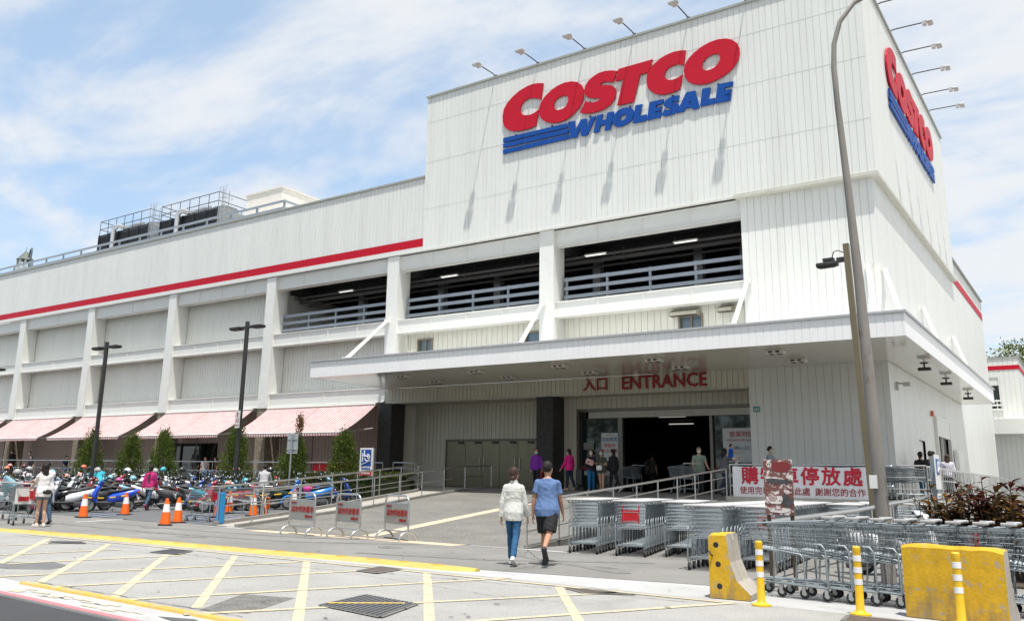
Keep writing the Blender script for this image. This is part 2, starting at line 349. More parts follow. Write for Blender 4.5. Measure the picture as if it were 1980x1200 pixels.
M_BLACK = mat('black_plastic', (.015, .015, .016), .45)
M_WIN = mat('window_glass', (.10, .15, .18), .05, spec=1.)

# ================================================================== THE STORE
store = thing('warehouse_store', 'long white metal-clad warehouse store with red stripe, tall corner tower and entrance canopy', 'building', (-28, 33, 0))
def bp(mb, name, m, **k):                     # a part of the store
    o = mb.build(name, m, **k); o.parent = store; o.matrix_parent_inverse = Matrix.Translation((28, -33, 0)); return o
CX_ = [-20.23+.37, -29.5+.37] + [-29.5+.37-9.33*k for k in range(1, 6)]         # column centres
XL = -92.0
# tower
t = MB(); ribbed(t, (-27.1, 32.9), (-5.8, 32.9), 12.78, 21., (0, -1), .26, .02); ribbed(t, (-5.8, 32.9), (-5.8, 53), 12.78, 21., (1, 0), .26, .018)
t.quad((-27.1, 53, 12.8), (-27.1, 32.9, 12.8), (-27.1, 32.9, 21), (-27.1, 53, 21)); t.quad((-5.8, 53, 12.8), (-27.1, 53, 12.8), (-27.1, 53, 21), (-5.8, 53, 21))
t.quad((-27.1, 32.9, 20.9), (-5.8, 32.9, 20.9), (-5.8, 53, 20.9), (-27.1, 53, 20.9)); t.quad((-27.1, 32.9, 12.80), (-27.1, 53, 12.80), (-5.8, 53, 12.80), (-5.8, 32.9, 12.80))
bp(t, 'tower_wall', M_WHITE)
t = MB(); t.box(-27.16, -5.74, 32.82, 32.98, 21., 21.1); t.box(-5.88, -5.72, 32.98, 53.06, 21., 21.1); t.box(-27.18, -27.02, 32.98, 53.06, 21., 21.1)
bp(t, 'tower_coping', M_TRIM)
t = MB(); t.box(-11.05, -5.70, 32.78, 33.2, 12.66, 12.79); t.box(-5.98, -5.70, 33.2, 53.1, 12.66, 12.79); bp(t, 'ledge_trim', M_LEDGE)
# seam strips across the tower where sheets overlap
t = MB()
for z in (14.9, 17.4, 19.6): t.box(-27.1, -5.8, 32.893, 32.9, z, z+.018)
bp(t, 'sheet_lap', M_WHITE)
# corner block down to the platform
t = MB(); ribbed(t, (-10.89, 33.1), (-5.93, 33.1), 0, 12.68, (0, -1), .28, .02)
ribbed(t, (-5.93, 33.1), (-5.93, 53), 0, 12.68, (1, 0), .30, .022, holes=[(5.0, 6.35, 2.1, 3.35), (9.1, 12.7, 1.1, 4.45)])
ribbed(t, (-5.93, 53), (-5.93, 67), 0, 14.0, (1, 0), .30, .022); t.quad((-10.89, 33.1, 0), (-10.89, 33.1, 12.68), (-10.89, 35.5, 12.68), (-10.89, 35.5, 0))
t.quad((-5.9, 67, 0), (-30, 67, 0), (-30, 67, 14), (-5.9, 67, 14)); t.quad((-5.9, 53, 13.9), (-5.9, 67, 13.9), (-30, 67, 13.9), (-30, 53, 13.9))
bp(t, 'corner_wall', M_WHITE)
t = MB(); ribbed(t, (-5.91, 53.1), (-5.91, 67), 12.72, 13.2, (1, 0), .30, .022); bp(t, 'red_stripe', M_RED)
t = MB(); t.box(-6.0, -5.8, 53, 67.06, 14., 14.1); bp(t, 'parapet_coping', M_TRIM)
# side door and side windows
t = MB(); t.box(-6.02, -5.98, 42.2, 45.8, 1.1, 4.45); bp(t, 'side_door', M_GLASSD)
t = MB(); t.box(-5.93, -5.80, 42.08, 42.2, 1.1, 4.55); t.box(-5.93, -5.80, 45.8, 45.92, 1.1, 4.55); t.box(-5.93, -5.80, 42.2, 45.8, 4.45, 4.57); t.box(-5.96, -5.82, 42.2, 45.8, 3.72, 4.45); t.box(-5.96, -5.9, 43.95, 44.05, 1.1, 3.72)
bp(t, 'door_frame', M_WHITE2)
t = MB(); t.box(-6.12, -6.02, 38.1, 39.45, 2.1, 3.35); bp(t, 'wall_hatch', M_GREY)
t = MB(); t.box(-5.9, -5.82, 41.4, 41.62, 4.5, 4.72); bp(t, 'alarm_box', mat('orange_red', (.55, .10, .03), .5))
t = MB(); t.box(-5.9, -5.75, 47.2, 49.2, 1.4, 3.3); t.box(-5.75, -5.72, 47.25, 49.15, 1.5, 3.2); bp(t, 'service_cabinet', M_GREY)

# low long facade (upper storey)
t = MB(); ribbed(t, (XL, 33.0), (-27.1, 33.0), 12.9, 16.66, (0, -1), .26, .025)
t.quad((XL, 33, 16.5), (-27.1, 33, 16.5), (-27.1, 67, 16.5), (XL, 67, 16.5)); bp(t, 'upper_wall', M_WHITE)
t = MB(); t.box(XL, -27.15, 32.92, 33.06, 16.66, 16.76); bp(t, 'parapet_coping', M_TRIM)
t = MB(); ribbed(t, (XL, 32.965), (-27.05, 32.965), 12.97, 13.4, (0, -1), .26, .02); t.quad((-27.05, 32.965, 12.97), (-27.05, 33, 12.97), (-27.05, 33, 13.4), (-27.05, 32.965, 13.4)); bp(t, 'red_stripe', M_RED)
t = MB(); t.box(XL, -27.1, 32.93, 33.05, 12.72, 12.95); t.box(-27.1, -11.05, 32.83, 33.05, 12.70, 12.78); bp(t, 'white_band', M_WHITE2)

# columns, beams
for x in CX_:
    t = MB(); zc = 6.5 if x > -30 else 5.13; t.box(x-.37, x+.37, 33., 33.06, zc, 12.68)
    # tapering web and rear flange
    for sx in (-.33, .33):
        t.box(x+sx-.03, x+sx+.03, 33.06, 34.0, zc, 12.68)
    t.box(x-.34, x+.34, 33.94, 34.0, zc, 12.68); t.box(x-.40, x+.40, 32.98, 33.0, zc, 6.95)
    bp(t, 'column', M_WHITE2)
def beam(x0, x1, z0, z1, name='beam'):
    t = MB(); t.box(x0, x1, 33.20, 33.24, z0, z1); t.box(x0, x1, 33.14, 33.6, z0, z0+.045); t.box(x0, x1, 33.14, 33.6, z1-.045, z1)
    for k in (range(1, 4) if (x1 > -39 and z0 > 6) else (2,)):
        x = x0+(x1-x0)*k/4; t.box(x-.02, x+.02, 33.16, 33.20, z0+.045, z1-.045)
    for x in (x0+.12, x1-.12):
        for k in range(6): t.box(x-.02, x+.02, 33.19, 33.20, z0+.12+k*.09, z0+.15+k*.09)
    bp(t, name, M_WHITE2)
xs = sorted(CX_)
spans = [(a+.36, b-.36) for a, b in zip([XL]+xs, xs+[-10.55])]
for a, b in spans:
    beam(a, b, 11.92, 12.66); beam(a, b, 8.62, 9.34)
    if b < -28:
        beam(a, b, 5.18, 5.93); t = MB(); t.box(a, b, 33.6, 34.02, 9.27, 9.335); bp(t, 'sun_stop_shelf', M_WHITE2)  # added shelf behind the beam, blocks sun stripes on the wall below
# recessed walls between the columns
t = MB(); ribbed(t, (XL, 34.03), (-38.6, 34.03), 5.2, 12.6, (0, -1), .24, .03); ribbed(t, (-38.6, 34.03), (-29.2, 34.03), 5.2, 9.1, (0, -1), .24, .03)
t.quad((-38.6, 34.03, 9.1), (-38.6, 52, 9.1), (-38.6, 52, 12.6), (-38.6, 34.03, 12.6)); bp(t, 'recessed_wall', M_GREY)
t = MB(); t.box(XL, -38.7, 33.62, 34.02, 12.3, 12.6); bp(t, 'recess_ceiling', M_GREY)
WINS = [(-28.06, -27.2, 7.2, 8.33), (-21.57, -19.95, 7.2, 8.2), (-13.95, -13.02, 7.2, 8.27)]
t = MB(); ribbed(t, (-29.2, 34.03), (-10.9, 34.03), 6.3, 9.1, (0, -1), .30, .03, holes=[(a+29.2, b+29.2, c, d) for a, b, c, d in WINS]); bp(t, 'recessed_wall', mat('lit_cream_siding', (.76, .755, .67), .5, var=.05, scale=1.5, stretch=(1, 1, .15)))  # same cream siding as below, daylight put into a lighter colour
for a, b, c, d in WINS:
    f = MB(); w = .07
    f.box(a-w, b+w, 33.96, 34.16, d, d+w); f.box(a-w, a, 33.96, 34.16, c, d); f.box(b, b+w, 33.96, 34.16, c, d); f.box((a+b)/2-.03, (a+b)/2+.03, 34.06, 34.14, c, d)
    fo = bp(f, 'window_frame', mat('frame_brown', (.24, .21, .16), .5))
    g = MB(); g.box(a, b, 34.14, 34.17, c, d); go = g.build('pane', M_WIN); go.parent = fo
for a, b, z0, z1 in ((-14.25, -13.05, 8.26, 8.6), (-12.2, -11.6, 8.26, 8.6)):
    t = MB(); t.add([(a, 34.02, z0), (b, 34.02, z0), (b, 34.02, z1), (a, 34.02, z1), (a, 33.5, z0), (b, 33.5, z0), (b, 33.5, z0+.14), (a, 33.5, z0+.14)],
        [(4, 5, 6, 7), (7, 6, 2, 3), (0, 4, 7, 3), (5, 1, 2, 6)]); t.box(a+.06, b-.06, 33.54, 34.0, z0+.03, z0+.05, 1)
    bp(t, 'vent_hood', [mat('hood_cream', (.45, .43, .34), .5, var=.15), M_DARK])
# parking deck behind the openings
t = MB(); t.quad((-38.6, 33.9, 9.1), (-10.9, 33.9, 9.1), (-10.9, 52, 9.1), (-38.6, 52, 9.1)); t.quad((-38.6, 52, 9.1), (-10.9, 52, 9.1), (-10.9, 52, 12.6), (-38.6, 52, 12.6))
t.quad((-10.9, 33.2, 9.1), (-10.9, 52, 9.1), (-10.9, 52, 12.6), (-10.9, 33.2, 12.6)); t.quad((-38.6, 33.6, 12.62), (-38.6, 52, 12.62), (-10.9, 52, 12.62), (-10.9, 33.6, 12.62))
bp(t, 'parking_deck', M_INT_SHADE)
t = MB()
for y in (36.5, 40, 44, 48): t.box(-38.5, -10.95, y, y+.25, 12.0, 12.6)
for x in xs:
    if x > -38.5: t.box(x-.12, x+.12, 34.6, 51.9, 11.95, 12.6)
bp(t, 'deck_beam', M_INT_SHADE)
for x in (-34.5, -28.6, -24.9, -19.1, -14, -11.9):
    t = MB(); t.box(x-.2, x+.2, 36.4, 36.8, 9.1, 12.0); bp(t, 'deck_column', mat('deck_column_paint', (.22, .23, .25), .7))
t = MB()
for y, z, r in ((34.9, 11.75, .07), (35.3, 11.62, .11), (36.0, 11.5, .06), (37.5, 11.4, .09)): t.tube([(-38.4, y, z), (-11, y, z)], r, 8)
for x in (-34, -30.5, -26, -23, -17.5, -15, -12.4):
    t.tube([(x, 34.9, 11.7), (x, 38.5, 11.7)], .04, 6); t.tube([(x+.4, 35.3, 11.6), (x+.4, 35.3, 12.2)], .02, 5)
bp(t, 'ceiling_pipe', mat('pipe_grey', (.12, .115, .115), .6))
for x in (-33.9, -26.6, -18.15, -13.8):
    t = MB(); t.box(x-.55, x+.55, 34.45, 34.60, 11.66, 11.72); f = bp(t, 'lamp_batten', M_GREY)
    t = MB(); t.box(x-.5, x+.5, 34.49, 34.56, 11.635, 11.66); e = t.build('tube', M_LAMPON); e.parent = f
for a, b in ((-38.2, -29.55), (-28.75, -20.3), (-19.35, -10.95)):
    t = MB(); n = 4
    for z in (9.55, 9.95, 10.36): t.box(a, b, 33.72, 33.77, z, z+.16)
    for k in range(n+1):
        x = a+.1+(b-a-.2)*k/n; t.box(x-.05, x+.05, 33.77, 33.86, 9.12, 10.56)
    bp(t, 'deck_railing', M_RAILB)

# canopy -------------------------------------------------------------
t = MB(); YF, XR = 27.72, -4.42
ribbed(t, (-29.2, YF), (XR, YF), 5.83, 6.53, (0, -1), .24, .014, .08); ribbed(t, (XR, YF), (XR, 51.8), 5.83, 6.53, (1, 0), .24, .01, .06); ribbed(t, (-29.2, 33.1), (-29.2, YF), 5.83, 6.53, (-1, 0), .33, .03)
t.quad((-29.2, YF, 6.5), (XR, YF, 6.5), (XR, 33.1, 6.5), (-29.2, 33.1, 6.5)); t.quad((-5.9, 33.1, 6.5), (XR, 33.1, 6.5), (XR, 51.8, 6.5), (-5.9, 51.8, 6.5)); t.quad((XR, 51.8, 5.83), (-5.9, 51.8, 5.83), (-5.9, 51.8, 6.53), (XR, 51.8, 6.53))
cano = bp(t, 'canopy', mat('canopy_fascia', (.86, .86, .85), .45, var=.03, scale=1, stretch=(1, 1, .2)))
t = MB(); t.box(-29.26, XR+.06, YF-.06, YF+.04, 6.53, 6.6); t.box(XR-.04, XR+.06, YF+.04, 51.85, 6.53, 6.6); t.box(-29.26, -29.16, YF+.04, 33.1, 6.53, 6.6); t.build('canopy_coping', mat('coping_grey', (.42, .43, .44), .5)).parent = cano
t = MB(); t.quad((-29.19, YF+.01, 5.835), (-29.19, 33.09, 5.835), (XR-.01, 33.09, 5.835), (XR-.01, YF+.01, 5.835)); t.quad((-5.9, 33.09, 5.835), (-5.9, 51.79, 5.835), (XR-.01, 51.79, 5.835), (XR-.01, 33.09, 5.835)); t.build('soffit', M_SOFFIT).parent = cano
for ob in cano.children: ob.matrix_parent_inverse = Matrix.Translation((28, -33, 0)) if False else Matrix.Identity(4)
def rod(a, b):
    t = MB(); t.tube([a, b], .085, 10)
    for p in (a, b): t.box(p[0]-.12, p[0]+.12, p[1]-.12, p[1]+.12, p[2]-.1, p[2]+.1)
    bp(t, 'tie_rod', M_WHITE2, smooth=40)
for x in (-29.3, -20.0, -10.68, -6.3): rod((x, 32.93, 9.3), (x+(1.9 if x < -15 else 1.0), 28.1, 6.6))
for y in (33.4, 41.6, 50.6): rod((-5.85, y, 9.2), (-4.75, y-4.3 if y > 34 else 29.5, 6.6))

# under the canopy ----------------------------------------------------
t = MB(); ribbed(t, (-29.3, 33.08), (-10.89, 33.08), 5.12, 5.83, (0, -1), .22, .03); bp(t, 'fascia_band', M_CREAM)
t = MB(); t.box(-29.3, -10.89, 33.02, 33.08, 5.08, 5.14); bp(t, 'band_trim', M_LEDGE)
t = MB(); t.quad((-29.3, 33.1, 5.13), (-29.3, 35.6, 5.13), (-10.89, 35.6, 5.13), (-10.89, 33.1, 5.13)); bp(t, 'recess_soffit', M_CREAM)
for x0, x1 in ((-29.71, -28.84), (-20.36, -19.51)):
    t = MB(); t.box(x0, x1, 33.02, 34.07, .9, 5.1)
    for k in range(8): t.box(x0-.004, x1+.004, 33.016, 34.074, 1.1+k*.5, 1.112+k*.5)
    bp(t, 'stone_pillar', M_STONE)
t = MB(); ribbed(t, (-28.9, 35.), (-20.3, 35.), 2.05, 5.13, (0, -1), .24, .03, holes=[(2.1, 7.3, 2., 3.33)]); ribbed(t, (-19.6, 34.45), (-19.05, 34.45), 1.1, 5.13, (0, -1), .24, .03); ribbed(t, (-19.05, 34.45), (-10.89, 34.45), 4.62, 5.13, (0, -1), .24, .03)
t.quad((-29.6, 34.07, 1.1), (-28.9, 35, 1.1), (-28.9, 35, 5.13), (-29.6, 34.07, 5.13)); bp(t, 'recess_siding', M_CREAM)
t = MB(); t.box(-28.9, -26.83, 34.94, 35.1, 1.1, 2.05); bp(t, 'plinth', M_PLASTER)
for i, (a, b) in enumerate(((-26.78, -25.65), (-25.63, -24.63), (-24.61, -23.61), (-23.59, -22.59), (-22.57, -21.6))):
    t = MB(); t.box(a, b, 34.98, 35.03, 1.12, 3.3); d = bp(t, 'steel_door', M_STEELD)
    if i:
        t = MB(); x = b-.12 if i % 2 else a+.12
        t.tube([(x, 34.93, 1.9), (x, 34.93, 2.5)], .015, 6); t.box(x-.02, x+.02, 34.93, 34.98, 1.9, 1.94); t.box(x-.02, x+.02, 34.93, 34.98, 2.46, 2.5); t.build('handle', M_STEEL).parent = d
    t = MB(); t.box(b-.4, b-.1, 34.9, 34.98, 3.18, 3.27); t.build('door_closer', M_DARK).parent = d
t = MB(); t.box(-26.86, -21.55, 34.92, 35.05, 3.32, 3.39); t.box(-26.86, -26.79, 34.94, 35.05, 1.1, 3.32); bp(t, 'door_frame', M_BRONZE)
# glazed entrance
t = MB(); t.box(-19.1, -18.98, 34.4, 34.62, 1.1, 4.62); t.box(-18.98, -10.9, 34.4, 34.62, 4.5, 4.62); t.box(-17.1, -16.88, 34.42, 34.62, 1.1, 4.2); t.box(-13.0, -12.88, 34.42, 34.62, 1.1, 4.2); bp(t, 'entrance_frame', M_BRONZE)
t = MB(); t.box(-18.5, -10.92, 34.38, 34.60, 4.2, 4.48); t.box(-15.6, -15.3, 34.33, 34.38, 4.3, 4.36); t.box(-14.0, -13.7, 34.33, 34.38, 4.3, 4.36); bp(t, 'sliding_door_header', mat('header_bronze', (.32, .30, .25), .35, metal=.6))
for a, b in ((-18.98, -17.1), (-12.88, -10.95)):
    t = MB(); t.box(a, b, 34.56, 34.585, 1.12, 4.2); g = bp(t, 'glass_panel', M_GLASSD)
    t = MB(); t.box(a, b, 34.5, 34.56, 1.95, 2.15); t.build('red_rail_band', mat('dark_red_band', (.12, .02, .02), .5)).parent = g
    t = MB(); t.box(a, b, 34.51, 34.56, 1.75, 1.93); t.build('pale_band', mat('pale_green_band', (.35, .42, .40), .5)).parent = g
# shop interior
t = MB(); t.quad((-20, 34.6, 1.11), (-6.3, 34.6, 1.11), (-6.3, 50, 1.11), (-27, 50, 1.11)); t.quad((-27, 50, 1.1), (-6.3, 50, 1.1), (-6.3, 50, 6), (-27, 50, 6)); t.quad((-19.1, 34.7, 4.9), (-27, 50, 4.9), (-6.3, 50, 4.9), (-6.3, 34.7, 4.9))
t.quad((-19.5, 34.7, 1.1), (-27, 50, 1.1), (-27, 50, 6), (-19.5, 34.7, 6)); t.quad((-6.3, 34.7, 1.1), (-6.3, 34.7, 6), (-6.3, 50, 6), (-6.3, 50, 1.1)); bp(t, 'shop_interior', M_INT_SHADE)
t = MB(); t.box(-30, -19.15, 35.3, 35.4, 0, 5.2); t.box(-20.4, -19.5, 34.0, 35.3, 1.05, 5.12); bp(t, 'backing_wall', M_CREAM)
for x, y in ((-17.4, 41), (-14.6, 44), (-19, 46)):
    t = MB(); t.box(x-.7, x+.7, y, y+.1, 4.7, 4.75); bp(t, 'ceiling_lamp', mat('dim_tube', (.8, .8, .8), emit=(1, .95, .85, .35)))

# brown ground-floor wall, stone piers of the long side -----------------
t = MB(); ribbed(t, (XL, 35.), (-29.6, 35.), 1.1, 5.2, (0, -1), .26, .03, holes=[(XL*-1-50.4, XL*-1-44.6, 1.1, 3.35)]); bp(t, 'ground_floor_wall', M_BROWN)
t = MB(); t.box(-50.4, -44.6, 35.2, 35.25, 1.1, 3.35); bp(t, 'glass_door', M_GLASSD)
t = MB()
for x in (-50.45, -48.5, -46.5, -44.62): t.box(x, x+.08, 35.1, 35.22, 1.1, 3.4)
t.box(-50.45, -44.54, 35.1, 35.2, 3.35, 3.45); bp(t, 'door_frame', M_BRONZE)
for x in xs:
    if x < -30:
        t = MB(); t.box(x-.42, x+.42, 33.02, 34.07, .9, 5.15); bp(t, 'stone_pillar', M_RUBBLE)
t = MB(); t.quad((XL, 33.1, 5.16), (XL, 35, 5.16), (-29.7, 35, 5.16), (-29.7, 33.1, 5.16)); bp(t, 'arcade_soffit', M_GREY)
for x in (-34.2, -43.5, -52.9, -62.2, -31.9, -41.0): t = MB(); t.tube([(x, 30.75, 1.1), (x, 30.75, 3.6)], .03, 6); bp(t, 'awning_post', M_DARK)

# lettering over the entrance (part of the wall)
FR = lambda x, y, z: frame((x, y, z), (1, 0, 0), (0, 0, 1))
M_DRED = mat('dark_red_letters', (.30, .012, .015), .45)
sg = thing('entrance_sign', 'dark red entrance lettering on the cream band under the canopy', 'sign', (-15.2, 33.05, 5.5))
for body, x, s_, b_, sx in (('入口', -17.42, .62, .012, 1.0), ('ENTRANCE', -14.36, .77, .018, .94)):
    o = text('letters', body, s_, FR(x, 33.03, 5.49), M_DRED, d=.02, bold=b_, sx=sx); o.parent = sg; o.matrix_parent_inverse = Matrix.Translation((15.2, -33.05, -5.5))
t = MB(); t.box(-10.74, -10.5, 33.04, 33.07, 4.18, 4.38); o = tag(t.build('house_number_plate', mat('teal_plate', (.05, .25, .27), .4)), 'small teal house number plate on the wall right of the entrance', 'number plate')
text('digits', '339', .13, FR(-10.62, 33.035, 4.26), mat('white_letters', (.8, .8, .8), .5), parent=o, d=.002, bold=.01)

# the big wall signs ---------------------------------------------------
def store_sign(label, M):
    root = thing('store_sign', label, 'sign')
    loc = M @ Vector((-5.9, 18.4, 0)); root.location = loc
    for k, loops in SIGN.items():
        m = M_RED if k in ('C1', 'O1', 'S1', 'T1', 'C2', 'O2') else M_BLUE
        L = [[(u+16.5, v) for u, v in lp] for lp in loops]
        mb = MB(); mb.prism(L, M, .07)
        o = mb.build('letter' if k[0] != 'b' else 'stripe', m, root); o.matrix_parent_inverse = Matrix.Translation(-loc)
    mb = MB()
    for x in range(-5, 6, 2):
        for z in (17.3, 17.7, 18.4, 19.2): mb.box(x-.04, x+.04, z-.04, z+.04, -.05, -.001, M=M)
    o = mb.build('bracket', M_DARK, root); o.matrix_parent_inverse = Matrix.Translation(-loc)
    return root
store_sign('big red and blue store name sign on the front of the tower', frame((-16.5, 32.86, 0), (1, 0, 0), (0, 0, 1)))
store_sign('big red and blue store name sign on the right side of the tower', frame((-5.76, 42.65, 0), (0, 1, 0), (0, 0, 1)))

# sign floodlights ------------------------------------------------------
def flood():
    r = thing('sign_floodlight', 'x', 'floodlight')
    t = MB(); t.tube([(0, 0, 0), (0, -.25, .06), (0, -1.62, .03)], .028, 6); t.box(-.05, .05, -.03, .05, -.12, .1); t.build('arm', M_DARK, r)
    t = MB(); t.bbox(-.21, .21, -1.78, -1.56, -.09, .02, .03); t.box(-.17, .17, -1.75, -1.58, -.11, -.09)
    t.box(-.12, .12, -1.52, -1.38, -.1, .06); t.build('lamp_head', M_LAMPBODY, r)
    return r
fl = flood()
xsf = (-22.81, -20.33, -17.78, -15.26, -12.71, -10.2)
for i, x in enumerate(xsf):
    o = fl if i == 0 else copy_tree(fl)
    o.location = (x, 32.95, 21.12); o['group'] = 'floodlights along the tower roof edge'
    o['label'] = ('sign floodlight on the front roof edge of the tower, %s from the left' % ('first', 'second', 'third', 'fourth', 'fifth', 'sixth')[i])
for i, y in enumerate((36.14, 38.78, 41.22, 43.81, 46.53, 48.85)):
    o = dup(fl, (-5.85, y, 21.1), R(90), 'sign floodlight on the right roof edge of the tower, %s from the front corner' % ('first', 'second', 'third', 'fourth', 'fifth', 'sixth')[i], 'floodlights along the tower roof edge')
# ceiling lights under the canopy
def cl():
    r = thing('canopy_light', 'x', 'ceiling light')
    t = MB(); t.bbox(-.3, .3, -.2, .2, -.14, 0, .02); t.build('housing', mat('light_box', (.62, .60, .54), .5), r)
    t = MB(); t.box(-.2, -.06, -.13, .13, -.15, -.135); t.box(.06, .2, -.13, .13, -.15, -.135); t.box(-.18, -.05, -.206, -.198, -.11, -.05); t.box(.05, .18, -.206, -.198, -.11, -.05); t.build('lens', M_DARK, r)
    return r
c0 = cl(); c0.location = (-24.6, 28.85, 5.83); c0['group'] = 'box lights under the canopy'; c0['label'] = 'box ceiling light under the canopy, first of the outer row'
od = ('first', 'second', 'third', 'fourth', 'fifth')
for i, x in enumerate((-24.6, -20.67, -16.74, -12.85, -8.55)):
    if i: dup(c0, (x, 28.85, 5.83), 0, 'box ceiling light under the canopy, %s of the outer row from the left' % od[i], 'box lights under the canopy')
    dup(c0, (x+.06, 31.15, 5.83), 0, 'box ceiling light under the canopy, %s of the inner row from the left' % od[i], 'box lights under the canopy')
def sfl():
    r = thing('side_canopy_floodlight', 'x', 'floodlight')
    t = MB(); t.tube([(0, 0, 0), (0, 0, -.16)], .03, 6); t.box(-.12, .12, -.12, .12, -.02, 0); t.build('stem', M_DARK, r)
    t = MB(); t.bbox(-.21, .21, -.12, .12, -.27, -.16, .03); t.build('lamp_head', M_DARK, r); return r
s0 = sfl()
for i, y in enumerate((34.2, 39.3, 46.0)):
    o = s0 if i == 0 else copy_tree(s0); o.location = (-4.95, y, 5.83); o['group'] = 'floodlights under the side canopy'
    o['label'] = 'dark floodlight under the right side canopy, %s from the front' % od[i]
t = MB(); t.box(-5.9, -5.84, 34.1, 34.22, 4.9, 5.2); t.tube([(-5.84, 34.16, 5.15), (-5.6, 34.1, 5.12)], .03, 6); t.bbox(-5.66, -5.42, 33.95, 34.17, 5.02, 5.16, .02)
tag(t.build('security_camera', M_LAMPBODY), 'small white security camera on the side wall just under the canopy', 'camera')

# awnings ----------------------------------------------------------------
def stripe_mat(name, pitch, ph=0.):
    m = mat(name, (1, 1, 1), .75); t_ = m.node_tree; b = t_.nodes['Principled BSDF']
    co = N(t_, 'ShaderNodeTexCoord'); sp = N(t_, 'ShaderNodeSeparateXYZ'); t_.links.new(co.outputs['Object'], sp.inputs[0])
    f = mth(t_, 'GREATER_THAN', mth(t_, 'FRACT', mth(t_, 'MULTIPLY', sp.outputs[0], 1/pitch)), .56)
    mx = N(t_, 'ShaderNodeMix', data_type='RGBA'); mx.inputs[6].default_value = (.60, .575, .555, 1); mx.inputs[7].default_value = (.44, .10, .11, 1)
    t_.links.new(f, mx.inputs[0]); b.inputs['Roughness'].default_value = .75
    old = [n for n in t_.nodes if n.bl_idname == 'ShaderNodeMapRange'][0]; old.inputs[3].default_value = .80; old.inputs[4].default_value = 1.08
    m2 = N(t_, 'ShaderNodeMix', data_type='RGBA', blend_type='MULTIPLY'); m2.inputs[0].default_value = 1; t_.links.new(mx.outputs[2], m2.inputs[6]); t_.links.new(old.outputs[0], m2.inputs[7]); t_.links.new(m2.outputs[2], b.inputs['Base Color'])
    return m
M_AWN = stripe_mat('striped_awning_cloth', .19)
for i in range(5):
    x1 = -29.85-9.33*i; x0 = x1-8.1; cx = (x0+x1)/2; h = (x1-x0)/2
    r = thing('awning', 'red and white striped awning, %s from the entrance canopy' % od[i], 'awning', (cx, 33, 5.08), 0, 'striped awnings along the long side')
    for s in (-1, 1):
        a, b = (-h, -.02) if s < 0 else (.02, h)
        t = MB(); n = 12
        for k in range(n):                    # sagging cloth
            f0, f1 = k/n, (k+1)/n
            yz = lambda f: (-2.35*f, -1.5*f-.10*math.sin(math.pi*f))
            (y0, z0), (y1, z1) = yz(f0), yz(f1)
            t.quad((a, y1, z1), (b, y1, z1), (b, y0, z0), (a, y0, z0))
            t.quad((a, y0, z0-.012), (b, y0, z0-.012), (b, y1, z1-.012), (a, y1, z1-.012))
        t.build('cloth', M_AWN, r)
        t = MB(); n = int((b-a)/.19)
        for k in range(n):
            xa, xb = a+(b-a)*k/n, a+(b-a)*(k+1)/n
            t.add([(xa, -2.36, -1.5), (xb, -2.36, -1.5), (xb, -2.37, -1.66), ((xa+xb)/2, -2.37, -1.70), (xa, -2.37, -1.66)], [(0, 4, 3, 2, 1)])
        t.build('valance', M_AWN, r)
    t = MB(); t.tube([(-h, -2.34, -1.52), (h, -2.34, -1.52)], .035, 8); t.tube([(-h, -.05, .02), (h, -.05, .02)], .05, 8)
    for x in (-h+.15, 0, h-.15): t.tube([(x, -.03, -1.2), (x, -2.34, -1.54)], .022, 6)
    t.build('roller_bar', M_WHITE2, r)

